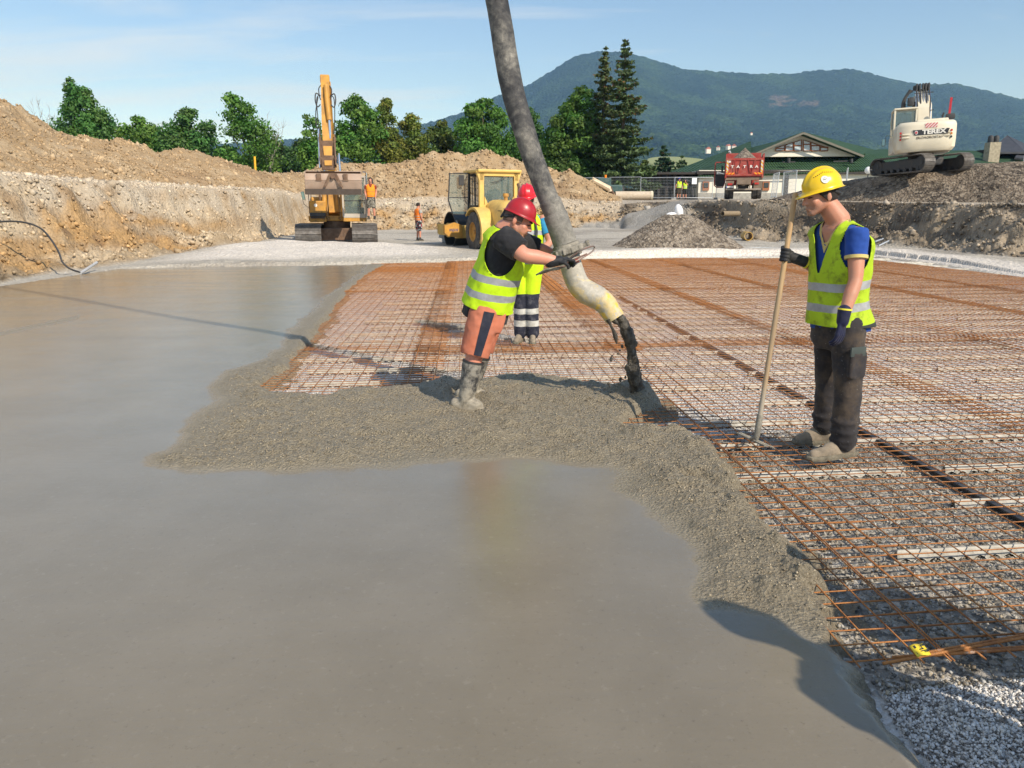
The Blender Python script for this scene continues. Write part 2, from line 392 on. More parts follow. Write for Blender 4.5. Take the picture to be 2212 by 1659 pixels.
lay((.73,.675,.60), np.maximum(mk, sstep(.1,.9, 1.6-np.abs(inpad+.0))*(Xg > -1)*(inpad < .3)*sstep(-.6,.2,n2+.5)))
dl = dirt*(1-RS)
lay((.40,.285,.165), dl); lay((.47,.36,.23), dl*sstep(-.1,.5,n2)); lay((.30,.205,.12), dl*.75*sstep(.05,.5,-n1-.5*n2))
wl = wall*(1-RS)
lay((.52,.42,.29), wl*sstep(.2,-.2,n3-.0)); lay((.47,.295,.13), wl*.85*sstep(.05,.35,n3)*(K < .75)); lay((.24,.16,.095), wl*.9*sstep(.28,.5,n2*.6+n3*.5)*(K < .6))
lay((.56,.48,.37), (1-RS)*dirt*sstep(.92,1.02,K)*(1-sstep(1.7,2.0,K))*.8)
lay((.50,.44,.35), wl*sstep(.6,.9,K)*sstep(-.4,.3,n2)*.8)
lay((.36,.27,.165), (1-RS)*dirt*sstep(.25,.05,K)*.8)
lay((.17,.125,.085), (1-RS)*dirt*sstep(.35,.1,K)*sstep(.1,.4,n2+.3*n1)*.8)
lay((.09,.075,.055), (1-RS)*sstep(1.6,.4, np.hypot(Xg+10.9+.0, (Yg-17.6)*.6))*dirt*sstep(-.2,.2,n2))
dr = dirt*RS
lay((.235,.195,.145), dr); n4 = fbm(Xg*.9+Yg*.4, Zt*2.2, Yg*.3, 67, 4); lay((.36,.30,.225), dr*sstep(.0,.35,n4)); lay((.12,.095,.072), dr*.85*sstep(.0,.35,-n1*.5-n4)); lay((.085,.072,.058), dr*sstep(1960,2060,u0)*sstep(.25,-.2,n4)*.85)  # last layer darkens the far right end, its shade put into the colour
lay((.34,.325,.295), rampm); lay((.26,.245,.215), rampm*sstep(.0,.4,n2))
ter = RS*sstep(1.0,1.12,K)*(K < 3.2); lay((.45,.395,.32), ter); lay((.37,.32,.25), ter*sstep(0,.4,n1+.3*n2))
gr = sstep(3.9,4.6,K); lay((.10,.13,.045), gr); lay((.16,.17,.07), gr*sstep(0,.5,n1))
gc = (1-RS)*sstep(3.4,4.0,K)*.0
nT = N('terrain_soil')
c_ = nT.attr('Col', 'Color'); st = nT.vor(5.5, out='Color'); stg = nT.n('SeparateColor'); nT.set(stg.inputs[0], st)
fine = nT.noise(14, 6, .65)
c2 = nT.mix(nT.rng(stg.outputs[0], .78, .96, 0, .35), c_, nT.mix(1.0, c_, (1.35,1.33,1.3), 'MULTIPLY'))
c2 = nT.mix(nT.rng(fine, .35, .65), nT.mix(1.0, c2, (.78,.76,.74), 'MULTIPLY'), nT.mix(1.0, c2, (1.13,1.13,1.12), 'MULTIPLY'))
nT.p(Base_Color=c2, Roughness=.95); nT.b.inputs['Specular IOR Level'].default_value = .15
h1 = nT.math('ADD', nT.noise(7, 7, .68), nT.math('MULTIPLY', nT.vor(9), .5)); nT.bump(h1, .9, .09)
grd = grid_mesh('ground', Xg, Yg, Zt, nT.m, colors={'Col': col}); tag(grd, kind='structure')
def ground_z(x, y):
    t = x/(y+8); i = np.clip(np.searchsorted(Yr, y), 1, len(Yr)-1); j = np.clip(np.searchsorted(tn, t), 1, len(tn)-1)
    return float(Zt[i, j])
# ---------------------------------------------------------------- gravel bed under the mats
vv = np.arange(1720, 540, -2.2); Yb = np.array([P(1106, v, z=0).y for v in vv]); Yb = np.concatenate([np.linspace(-1.5, Yb[0], 8)[:-1], Yb])
tb = np.concatenate([np.linspace(-.6,-.3,20)[:-1], np.linspace(-.3,.74,560), np.linspace(.74,3,60)[1:]])
Yg2, Tg2 = np.meshgrid(Yb, tb, indexing='ij'); Xg2 = Tg2*(Yg2+1.0)
dO = sdist(Xg2, Yg2, OUTER); dP = sdist(Xg2, Yg2, PAD)
keep = (dO < .5) & (dP > -.25)
fadeb = 1/(1+Yg2/9.)
white = sstep(-.25, .25, Yg2-5.2+.35*Xg2*0+1.1*fbm(Xg2*.8, Yg2*.8, 0, 70)-.12*(Xg2-1.5))
white = np.maximum(white, sstep(.15, -.15, Yg2-2.38-.10*(Xg2-1.5)+.15*fbm(Xg2*2, Yg2*2, 0, 71)))
Z2 = -.095+.012*fbm(Xg2*1.5, Yg2*1.5, 0, 72)+fadeb*.014*np.abs(vn(Xg2*30, Yg2*30, 0, 73))+fadeb*.006*fbm(Xg2*12, Yg2*12, 0, 173, 3)
Z2 += sstep(.02,-.16,dO)*sstep(.1,-.3, Yg2-2.42-.10*(Xg2-1.5))*(.055+.010*fbm(Xg2*6, Yg2*6, 0, 74, 3))
Z2 = Z2-.03*sstep(-.02, -.25, dP)
nG = N('gravel_bed_stone')
vz = nG.vor(38, out='Color'); s3 = nG.n('SeparateColor'); nG.set(s3.inputs[0], vz); vd = nG.vor(38); ve = nG.vor(95); 
wh = nG.ramp(s3.outputs[0], [(0,(.45,.41,.35)),(.3,(.68,.645,.58)),(1,(.82,.79,.74))]); gy = nG.ramp(s3.outputs[0], [(0,(.15,.14,.12)),(.35,(.29,.265,.225)),(.75,(.41,.375,.315)),(1,(.55,.51,.44))])
spk = nG.rng(nG.noise(26, 5, .75), .59, .67); wh = nG.mix(nG.math('MULTIPLY', spk, .85), wh, (.12,.11,.10))
pt = nG.rng(nG.noise(1.1, 4, .6), .35, .7); wh = nG.mix(nG.math('MULTIPLY', pt, .35), wh, (.50,.47,.42))
wtm = nG.attr('white'); cc = nG.mix(wtm, gy, wh)
nG.p(Base_Color=cc, Roughness=.9); nG.b.inputs['Specular IOR Level'].default_value = .2
nG.bump(nG.math('ADD', nG.math('MULTIPLY', vd, -1.0), nG.math('MULTIPLY', nG.noise(60, 5, .7), .6)), .8, .03)
gb = grid_mesh('gravel_bed', Xg2, Yg2, Z2, nG.m, keep=keep, attrs={'white': white}); tag(gb, kind='structure')
# ---------------------------------------------------------------- fresh concrete
vv = np.arange(1720, 562, -1.6); Yc = np.array([P(1106, v, z=0).y for v in vv]); Yc = np.concatenate([np.linspace(-1.6, Yc[0], 12)[:-1], Yc])
tcn = np.concatenate([np.linspace(-9,-.72,90)[:-1], np.linspace(-.72,.72,880), np.linspace(.72,3,40)[1:]])
Yg3, Tg3 = np.meshgrid(Yc, tcn, indexing='ij'); Xg3 = Tg3*(Yg3+1.65)
dO = sdist(Xg3, Yg3, OUTER)+.07*fbm(Xg3*2.2, Yg3*2.2, 0, 80, 4)*sstep(-2, 4, Xg3+7)+.035*fbm(Xg3*14, Yg3*14, 0, 81, 2)
dI = sdist(Xg3, Yg3, INNER)+.16*fbm(Xg3*1.6, Yg3*1.6, 0, 82, 4)+.05*fbm(Xg3*9, Yg3*9, 0, 83, 3)
ledge = sstep(.45, .1, np.abs(dI-.0))
rough = 1-sstep(-.12, .05, dI)
rough = np.maximum(rough, (1-sstep(.05, .17, dO))*(Yg3 < 9)*(Yg3 > .5)*(Xg3 > 0))
# scraped tongue at the far left
ud, vd_ = proj(Xg3, Yg3, np.zeros_like(Xg3))
tong = sstep(6, 0, np.abs(vd_-(722-(ud)*0.22)))*(ud < 170)*(ud > -30)*sstep(-.3,.3,fbm(Xg3*3, Yg3*3, 0, 90)+.2)
rough = np.clip(rough+.8*tong, 0, 1)
near = 1/(1+(Yg3/11.)**2)
gran = np.abs(vn(Xg3*38, Yg3*38, 0, 84))*.55+np.abs(vn(Xg3*21, Yg3*21, 0, 85))*.6+.5*fbm(Xg3*8, Yg3*8, 0, 86, 3)
furrow = ridge((Xg3*.8+Yg3*.5)*2.2, (Yg3*.8-Xg3*.5)*1.2, 0, 87, 2)
clod = np.maximum(0, fbm(Xg3*5.5, Yg3*6.5, 0, 186, 4)+.12)
trail = -.035*np.exp(-((((Xg3*.72+Yg3*.69)-(2.0*.72+3.4*.69)+.25*fbm(Xg3*1.2, Yg3*1.2, 0, 191))/.07)**2))*(Xg3 > 1.0)*(Xg3 < 2.6)
roughH = 1-sstep(-.32, .0, dI)
Z3 = roughH*(.012+.030*fbm(Xg3*1.6, Yg3*1.9, 0, 88, 3)+near*(.022*gran+.075*clod)+.030*furrow*near*1.2+trail)+.0018*fbm(Xg3*2.5, Yg3*2.5, 0, 89, 3)
bx, by = gp(1385, 856, 0.0); Z3 += .10*np.exp(-(((Xg3-bx)/.42)**2+((Yg3-by)/.30)**2))*sstep(0,.2,dO)
bx, by = gp(1130, 835, 0.0); Z3 += .05*np.exp(-(((Xg3-bx)/.9)**2+((Yg3-by)/.35)**2))
# furrow left of the dug trench near the right
Z3 = Z3+(-.13)*(1-sstep(-.02, .16, dO))
wet = np.clip(fbm(Xg3*.55, Yg3*.9, 0, 95, 4)*.5+.5, 0, 1)
nC = N('wet_concrete')
rg = nC.attr('rough'); 
f1 = nC.noise(1.4, 6, .6); f2 = nC.noise(45, 5, .65); f3 = nC.vor(70); 
smoothc = nC.mix(nC.rng(f1, .3, .7), (.195,.165,.115), (.238,.204,.148)); smoothc = nC.mix(nC.rng(nC.noise(34, 6, .78), .58, .70, 0, .42), smoothc, (.085,.072,.052)); smoothc = nC.mix(nC.rng(nC.noise(24,4,.7), .30, .42, .5, 0), smoothc, (.27,.235,.175))
rc = nC.mix(nC.rng(f2, .3, .68), (.225,.187,.128), (.44,.378,.27)); rc = nC.mix(nC.rng(nC.noise(2.2, 4, .6), .4, .7, 0, .45), rc, (.33,.285,.205))
nC.p(Base_Color=nC.mix(rg, smoothc, rc))
rs = nC.rng(nC.noise(.9, 4, .6, vec=nC.map(nC.tc(), (.5,1.8,1))), .35, .68, .09, .20)
nC.p(Roughness=nC.mix(rg, rs, (.42,.42,.42))); nC.p(Specular_IOR_Level=nC.rng(rg, 0, 1, .62, .28)); nC.b.inputs['IOR'].default_value = 1.5
st2 = nC.noise(3.0, 5, .62, vec=nC.map(nC.tc(), (.5,6.,1), rot=(0,0,R(6))))
hs = nC.math('ADD', nC.math('MULTIPLY', nC.noise(34, 5, .72), .42), nC.math('MULTIPLY', st2, .55))
hs = nC.math('ADD', hs, nC.math('MULTIPLY', nC.noise(110, 4, .7), .22))
hr = nC.math('ADD', nC.math('MULTIPLY', nC.noise(38, 6, .75), 1.6), nC.math('MULTIPLY', f3, .8))
b1 = nC.n('Bump'); nC.set(b1.inputs['Height'], hs); b1.inputs['Strength'].default_value = .36; b1.inputs['Distance'].default_value = .0085
b2 = nC.n('Bump'); nC.set(b2.inputs['Height'], hr); nC.set(b2.inputs['Strength'], rg); b2.inputs['Distance'].default_value = .022; nC.set(b2.inputs['Normal'], b1.outputs[0])
nC.t.links.new(b2.outputs[0], nC.b.inputs['Normal'])
con = grid_mesh('concrete_slab', Xg3, Yg3, Z3, nC.m, keep=dO > -.10, attrs={'rough': rough}); tag(con, kind='structure')
MAT_CON = nC.m
# ---------------------------------------------------------------- loose stones and crumbs
def octas(pos, size, cols, name, mat, flat=.7):
    n = len(pos); base = np.array([(1,0,0),(-1,0,0),(0,1,0),(0,-1,0),(0,0,1),(0,0,-1)], float)
    F = np.array([(0,2,4),(2,1,4),(1,3,4),(3,0,4),(2,0,5),(1,2,5),(3,1,5),(0,3,5)])
    sc = size[:,None,None]*RNG.uniform(.6, 1.15, (n,6,1))*np.stack([np.ones(n), RNG.uniform(.6,1,n), RNG.uniform(.4,flat+.2,n)], -1)[:,None,:]
    v = base[None]*sc; q = RNG.normal(size=(n,4)); q /= np.linalg.norm(q, axis=1)[:,None]; w,x,y,z = q.T
    Rm = np.stack([np.stack([1-2*(y*y+z*z),2*(x*y-z*w),2*(x*z+y*w)],-1),np.stack([2*(x*y+z*w),1-2*(x*x+z*z),2*(y*z-x*w)],-1),np.stack([2*(x*z-y*w),2*(y*z+x*w),1-2*(x*x+y*y)],-1)],-2)
    v = np.einsum('nij,nkj->nki', Rm, v)+pos[:,None,:]
    f = (F[None]+6*np.arange(n)[:,None,None]).reshape(-1,3)
    me = bpy.data.meshes.new(name); me.vertices.add(n*6); me.vertices.foreach_set('co', v.astype(np.float32).ravel())
    me.loops.add(len(f)*3); me.loops.foreach_set('vertex_index', f.astype(np.int32).ravel())
    me.polygons.add(len(f)); me.polygons.foreach_set('loop_start', np.arange(0, len(f)*3, 3, dtype=np.int32)); me.update(calc_edges=True)
    c = np.concatenate([np.repeat(cols, 6, 0), np.ones((n*6,1))], 1)
    at = me.color_attributes.new('Col', 'FLOAT_COLOR', 'POINT'); at.data.foreach_set('color', c.astype(np.float32).ravel())
    return link_mesh(name, me, mat, smooth=False)
nS = N('loose_stone'); cs = nS.attr('Col','Color'); nS.p(Base_Color=nS.mix(nS.rng(nS.noise(60,4,.6),.3,.7), nS.mix(1.0,cs,(.8,.8,.8),'MULTIPLY'), cs), Roughness=.85); nS.b.inputs['Specular IOR Level'].default_value = .3
nb = 60000; rr = RNG.random(nb)
yy = 1.7+8.5*RNG.random(nb)**1.35; xx = RNG.uniform(.9, 1.0, nb)*0+RNG.uniform(-2.4, 8, nb)*(yy+1)/9.
dd = sdist(xx, yy, OUTER); ok = (dd < .03) & (np.abs(xx) < .75*(yy+.5)); xx, yy = xx[ok], yy[ok]
x4 = RNG.uniform(1.0,2.6,42000); y4 = RNG.uniform(1.6,2.75,42000); ok = (sdist(x4,y4,OUTER) < .02) & (y4 < 2.42+.10*(x4-1.5)); xx = np.concatenate([xx,x4[ok]]); yy = np.concatenate([yy,y4[ok]]); n = len(xx)
whm = (yy-5.2+1.1*fbm(xx*.8, yy*.8, 0, 70)-.12*(xx-1.5) > 0) | (yy < 2.38+.10*(xx-1.5))
greyc = np.array([(.17,.16,.14),(.31,.29,.25),(.42,.39,.33),(.27,.22,.155),(.46,.39,.28),(.52,.50,.45)])[RNG.integers(0,6,n)]*RNG.uniform(.8,1.2,(n,1))
whc = np.array([(.78,.75,.70),(.70,.67,.61),(.82,.80,.76),(.62,.58,.52),(.22,.20,.18)])[RNG.integers(0,5,n)]*RNG.uniform(.85,1.1,(n,1))
jj = np.clip(np.searchsorted(tb, xx/(yy+1.0)), 0, len(tb)-1); ii = np.clip(np.searchsorted(Yb, yy), 0, len(Yb)-1); zz = Z2[ii, jj]+.003
o = octas(np.stack([xx, yy, zz+RNG.uniform(-.003,.008,n)], -1), RNG.uniform(.004,.0125,n)*np.where(whm,.85,1)*(1+.5*(RNG.random(n)**6)), np.where(whm[:,None], whc, greyc), 'stone_chips', nS.m); tag(o, kind='stuff')
# crumbs of aggregate on the unfinished concrete
nb = 36000; yy = 2.0+5.6*RNG.random(nb)**1.1; xx = RNG.uniform(-.62, .62, nb)*(yy+.6)
dd = sdist(xx, yy, OUTER); di = sdist(xx, yy, INNER)+.16*fbm(xx*1.6, yy*1.6, 0, 82, 4)
ok = (dd > -.03) & (di < -.06-.2*RNG.random(nb)); xx, yy, dd = xx[ok], yy[ok], dd[ok]; n = len(xx)
jj = np.clip(np.searchsorted(tcn, xx/(yy+1.65)), 0, len(tcn)-1); ii = np.clip(np.searchsorted(Yc, yy), 0, len(Yc)-1); zz = Z3[ii, jj]
cc_ = np.array([(.31,.255,.17),(.36,.30,.205),(.40,.34,.24),(.22,.18,.125)])[RNG.integers(0,4,n)]*RNG.uniform(.8,1.15,(n,1))
nS2 = N('concrete_crumb'); nS2.p(Base_Color=nS2.attr('Col','Color'), Roughness=.5)
o = octas(np.stack([xx, yy, zz], -1), RNG.uniform(.004,.010,n), cc_, 'concrete_crumbs', nS2.m, .8); tag(o, kind='stuff')

# clods and stones lying over the dug banks
nb = 150000; t_ = RNG.uniform(-.66,.66,nb); Y_ = 15+52*RNG.random(nb)**1.1
ii = np.clip(np.searchsorted(Yr, Y_), 1, len(Yr)-1); jj = np.clip(np.searchsorted(tn, t_), 1, len(tn)-1)
dv_ = (dirt*(1-.6*rampm))[ii, jj]; kk = K[ii, jj]; clump = fbm(t_*60, Y_*.9, 0, 201, 3)
ok = (dv_ > .5) & (kk < 3.7) & (RNG.random(nb) < .25+.9*np.clip(clump+.2,0,1)); t_, Y_, ii, jj = t_[ok], Y_[ok], ii[ok], jj[ok]; n = len(t_)
pos = np.stack([t_*(Y_+8), Y_, Zt[ii, jj]+.0], -1); sz = RNG.uniform(.035,.10,n)*(1+1.6*RNG.random(n)**14)*(.6+Y_/60)
cb0 = col[ii, jj]*RNG.uniform(.72,1.25,(n,1)); cb0[RNG.random(n) < .06] *= 1.35
nCl = N('soil_clod'); nCl.p(Base_Color=nCl.attr('Col','Color'), Roughness=.95); nCl.b.inputs['Specular IOR Level'].default_value = .15
o = octas(pos, sz, np.clip(cb0,0,.75), 'soil_clods', nCl.m, .75); tag(o, kind='stuff')
# ================================================================== REBAR MATS, SPACERS
nR = N('rusty_rebar')
ra = nR.noise(5, 5, .65, vec=nR.tc('Object')); rb = nR.noise(70, 4, .7)
rcol = nR.ramp(nR.math('ADD', nR.math('MULTIPLY', ra, .65), nR.math('MULTIPLY', rb, .35)), [(.30,(.10,.038,.018)),(.43,(.29,.11,.03)),(.58,(.48,.20,.055)),(.72,(.31,.15,.075))])
rcol = nR.mix(nR.rng(nR.noise(9, 5, .7), .62, .70, 0, .7), rcol, (.42,.36,.31))
nR.p(Base_Color=rcol, Roughness=.62, Metallic=.1); nR.bump(nR.noise(260, 2, .5), .6, .004)
AX = R(6.5); AY = R(3.4)
UX = Vector((math.cos(AX), math.sin(AX), 0)); UY = Vector((-math.sin(AY), math.cos(AY), 0))
def bars_mesh(lw, lh, name, seed, pitch=.1, pl=.12, r=.0034, jx=0.0):
    rn = random.Random(seed); m = MB(); V = []; F = []
    def bar(a, b, wob, z):
        n = 9; pts = []
        for i in range(n):
            t = i/(n-1); p = a.lerp(b, t); pts.append(p+Vector((rn.uniform(-1,1)*wob, rn.uniform(-1,1)*wob, z+rn.uniform(-1,1)*wob)))
        m.tube(pts, r, n=5, cap=True)
    k = int(lw/pl+.01)
    for i in range(k+1):
        o = UX*(i*pl+rn.uniform(-.004,.004)); bar(o-UY*.05, o+UY*(lh+rn.uniform(-.0,.05)), .0022, .0)
    k2 = int(lh/pitch)
    for i in range(k2+1):
        o = UY*(i*pitch+rn.uniform(-.004,.004)); bar(o-UX*(.03+rn.uniform(0,.05)), o+UX*(lw+.03+rn.uniform(0,.05)), .0022, -.0068)
    o = m.build(name, nR.m, smooth=True, auto=False); return o
GP = 'overlapping rusty steel mesh mats laid over the gravel'
mat0 = bars_mesh(2.55, 6.85, 'rebar_mat', 3)
short0 = bars_mesh(2.55, 3.6, 'rebar_mat', 5)
cols_x = [-5.72, -3.43, -1.15, 1.12, 3.45, 5.75, 8.05, 10.3]
row_y = [2.38, 8.75, 15.35, 21.9]
used = [False, False]
def place_mat(proto, i, x10, y0, z, lab):
    # x10: x of the column's left band at Y=10 ; y0 measured at x=0
    base = Vector((x10, 10, 0)); yb = y0+x10*math.tan(AX)
    p = base+UY*((yb-10)/UY.y)
    o = proto if not used[i] else proto.copy()
    if used[i]: COL.objects.link(o)
    used[i] = True
    o.location = (p.x, p.y, z); tag(o, lab, 'steel mesh', GP); return o
far_edge = lambda x: float(np.interp(x, [-10.8,-1.7,5.9,13.3], [21.3,24.6,28.3,29.2]))
for c, x in enumerate(cols_x):
    for r_, y in enumerate(row_y):
        shift = [0,.35,-.2,.15,.05,.3,-.15,.1][c]*(r_ > 0)
        y0 = y+shift; L = 6.85; xw = x+UY.x*(y0-10)
        if xw+2.6 < -5.2: continue
        fe = far_edge(xw+1.2)-(xw+1.2)*math.tan(AX)
        proto, i = mat0, 0
        if y0+L > fe:
            if y0+3.6 > fe+1.5: continue
            if y0+L > fe+.4: proto, i, L = short0, 1, 3.6
            if y0+L > fe: y0 = fe-L
        if c == 0 and r_ < 3: continue
        if x < -4 and r_ == 0: continue
        ccx, ccy = xw+1.2, y0+(xw+1.2)*.114
        place_mat(proto, i, x, y0, -.028+.012*((c+r_) % 2)+.006*(c % 3), 'rusty steel reinforcing mesh mat lying on white gravel beside its neighbours')
# labels that single the mats in clear view out
# plastic spacer strips
nP = N('cream_plastic'); nP.p(Base_Color=nP.mix(nP.rng(nP.noise(7,5,.6),.4,.7), (.46,.44,.385), (.29,.265,.21)), Roughness=.55)
def strip_mesh():
    m = MB(); L = 2.0; k = 26
    m.tube([UX*0+Vector((0,0,.0)), UX*L+Vector((0,0,.0))], .009, n=6)
    a = Vector((-UX.y, UX.x, 0))
    # two splayed sides with scalloped feet
    for s in (-1, 1):
        vs, fs = [], []
        for i in range(k*4+1):
            t = i/(k*4)*L; ph = (i % 4)/4.
            low = -.052+(.020 if i % 4 in (1,2,3) else 0)*(1.2 if i % 4 == 2 else .85)
            vs += [UX*t+a*s*.008+Vector((0,0,.002)), UX*t+a*s*.023+Vector((0,0,low))]
        for i in range(k*4): fs.append((2*i,2*i+1,2*i+3,2*i+2))
        m.add(vs, fs)
        m.tube([a*s*.018+Vector((0,0,-.028)), a*s*.018+UX*L+Vector((0,0,-.028))], .0035, n=4)
    o = m.build('spacer_strip', nP.m); return o
strip0 = strip_mesh(); firstS = True; rs_ = random.Random(9)
yy0 = 2.62; rows = []
while yy0 < 27: rows.append(yy0); yy0 += .60+rs_.uniform(-.04,.04)
for y in rows:
    x = -4.2+rs_.uniform(-.3,.3)
    while x < 13:
        px, py = x, y+x*.114
        L_in = sdist(np.array([px+1.0, px, px+2]), np.array([py+.11, py, py+.2]), OUTER)
        P_in = sdist(np.array([px+.1, px+1.9]), np.array([py, py+.2]), PAD)
        vis = abs(px+1)/(py+.1) < .95
        if L_in[0] < -.0 and P_in.min() > .05 and vis:
            o = strip0 if firstS else strip0.copy()
            if not firstS: COL.objects.link(o)
            firstS = False
            o.location = (px, py, -.048); tag(o, 'cream plastic spacer strip with scalloped feet under the rusty mesh', 'spacer strip', 'cream spacer strips under the mesh')
        x += 2.0+rs_.uniform(.03,.35)
# black joint strip running along the pad
nB = mat_simple('black_strip', (.035,.037,.042), .5, var=.3, dirt=(.2,.18,.15), dirt_amt=.5)
p0 = Vector((2.78,2.9,0)); p1 = Vector((2.07,15.06,0)); m = MB(); d = (p1-p0).normalized(); a = Vector((-d.y,d.x,0))
m.box((p0+p1)/2+Vector((0,0,-.052)), (.050,(p1-p0).length,.008), Matrix((a*-1, d, Vector((0,0,1)))).transposed())
m.box((p0+p1)/2+Vector((0,0,-.075)), (.008,(p1-p0).length,.030), Matrix((a*-1, d, Vector((0,0,1)))).transposed())
tag(m.build('joint_strip', nB), 'long flat black strip running away under the rusty mesh', 'strip')
# bundled edge bars and lap bars by the near end
for k, (u1, v1, u2, v2, z, lab) in enumerate([(1886,1437,2230,1375,-.012,'upper rusty bar pair lying across the mesh end near the yellow tag'),(1908,1421,2240,1402,-.02,'lower rusty bar lying across the mesh end under the yellow tag')]):
    a_, b_ = P(u1,v1,z=z), P(u2,v2,z=z); a_ = a_.lerp(b_, .06); d_ = (b_-a_); b_ = a_+d_*1.9
    m = MB(); m.tube([a_, a_.lerp(b_,.5)+Vector((0,0,.003)), b_], .0062, n=7); off = Vector((.0,.014,.002)); m.tube([a_+off+d_*.22, b_+off], .0062, n=7)
    tag(m.build('loose_rebar', nR.m, smooth=True, auto=False), lab, 'steel bar')
# yellow tag
nY = mat_simple('tag_yellow', (.75,.56,.03), .4, var=.1); nK = mat_simple('ink_black', (.02,.02,.02), .5)
tp = P(1988,1404,z=.012); M = Matrix.Translation(tp) @ Matrix.Rotation(R(20),4,'Z') @ Matrix.Rotation(R(28),4,'X')
t = thing('steel_tag', 'small yellow printed tag hanging on the rusty mesh end', 'tag', tp)
m = MB(); vs = []
for i in range(7):
    for j in range(5): x, y = (i/6-.5)*.066, (j/4-.5)*.046; vs.append(M.to_3x3() @ Vector((x, y, .006*math.sin(i*.9))))
fs = [(i*5+j, i*5+j+1, (i+1)*5+j+1, (i+1)*5+j) for i in range(6) for j in range(4)]
m.add(vs, fs); tg = m.build('tag_plate', nY, t, smooth=True); sd = tg.modifiers.new('s','SOLIDIFY'); sd.thickness = .0012
m = MB(); M3 = M.to_3x3()
for c, d in (((-.022,.016,.008),(.018,.014,.001)),((.0,.0,.008),(.030,.005,.001)),((.0,-.009,.008),(.030,.004,.001)),((.009,.009,.008),(.006,.022,.001)),((.028,.018,.006),(.014,.01,.001)),((.028,-.012,.006),(.014,.012,.001)),((-.028,-.008,.006),(.014,.003,.001)),((-.028,-.015,.006),(.014,.003,.001))):
    m.box(M3 @ (Vector(c)*.78), [q*.78 for q in d], M3)
m.build('tag_print', nK, t)
# edge forms: thin board along the far side of the pad
nW = mat_simple('grey_board', (.30,.29,.27), .8, var=.2)
for k, (a_, b_, nm, lab) in enumerate([((-1.2,25.15),(5.9,28.75),'formwork_board','thin grey formwork board behind the far mesh edge left of the gravel cone'),((6.0,28.8),(13.2,29.65),'formwork_board','thin grey formwork board behind the far mesh edge under the right bank')]):
    a_, b_ = Vector((*a_,0)), Vector((*b_,0)); d = (b_-a_).normalized(); n_ = Vector((-d.y,d.x,0)); m = MB()
    m.box((a_+b_)/2+Vector((0,0,-.03)), ((b_-a_).length,.04,.16), Matrix((d,n_,Vector((0,0,1)))).transposed()); tag(m.build(nm, nW), lab, 'board', 'grey boards edging the far side of the mesh')
# ================================================================== PUMP HOSE
nH = N('stained_rubber')
hv = nH.map(nH.tc(), (1,1,1)); a1 = nH.noise(3.2, 7, .68, vec=hv, dist=.6); a2 = nH.noise(16, 6, .7, vec=hv, dist=.3)
hc_ = nH.ramp(nH.math('ADD', nH.math('MULTIPLY', a1, .62), nH.math('MULTIPLY', a2, .38)), [(.42,(.025,.025,.028)),(.50,(.07,.068,.066)),(.58,(.17,.16,.14)),(.67,(.36,.335,.285))])
geo = nH.n('SeparateXYZ'); nH.set(geo.inputs[0], nH.tc())
low = nH.rng(geo.outputs[2], 1.75, 1.35); hc_ = nH.mix(nH.math('MULTIPLY', low, .85), hc_, nH.mix(nH.rng(a2,.35,.65), (.17,.16,.135), (.34,.32,.275)))
nH.p(Base_Color=hc_, Roughness=.75); nH.bump(nH.math('ADD', a2, nH.math('MULTIPLY', nH.noise(60,4,.6), .4)), .5, .012)
def bez(pts, n):
    out = []; k = len(pts)
    for i in range(k-1):
        p0, p1, p2, p3 = pts[max(i-1,0)], pts[i], pts[i+1], pts[min(i+2,k-1)]
        for j in range(n):
            t = j/n; out.append(.5*((2*p1)+(p2-p0)*t+(2*p0-5*p1+4*p2-p3)*t*t+(3*p1-p0-3*p2+p3)*t**3))
    out.append(pts[-1]); return out
def surf_tube(name, pts, rad, mat, parent, n=40, bumpf=None, cap=True):
    m = MB(); m.tube(pts, rad, n=n, cap=cap)
    if bumpf:
        c = [pts[min(i//n, len(pts)-1)] for i in range(len(pts)*n)]
        for i in range(len(pts)*n):
            p = Vector(m.v[i]); d = (p-c[i]); m.v[i] = tuple(p+d.normalized()*bumpf(p))
    return m.build(name, mat, parent, smooth=True)
HY = 6.08
hp = [Vector((-7.5,8.2,10.2)), Vector((-5.6,7.8,9.9)), Vector((-3.9,7.3,8.8)), Vector((-2.25,6.75,6.7)), Vector((-1.15,6.4,5.0)), P(1040,-130,Y=6.27), P(1073,0,Y=6.2), P(1102,170,Y=6.17), P(1138,300,Y=6.14), P(1175,405,Y=6.12), P(1199,462,Y=6.1), P(1222,528,Y=6.08)]
pump = thing('pump_hose', 'stained black rubber hose hanging from above and ending in a yellowish bent pipe', 'hose', P(1222,540,Y=HY))
def rel(o):
    bpy.context.view_layer.update(); o.matrix_parent_inverse = o.parent.matrix_world.inverted(); return o
hpts = bez(hp, 14)
rad = []
for p in hpts:
    u = p.z; rad.append(.086 if u < 1.62 else .083+.004*math.sin(u*3))
rel(surf_tube('rubber_hose', hpts, rad, nH.m, pump, 40, lambda p: .0035*float(fbm(np.array([p.x*9]), np.array([p.y*9+p.z*9]), 0, 3)[0])))
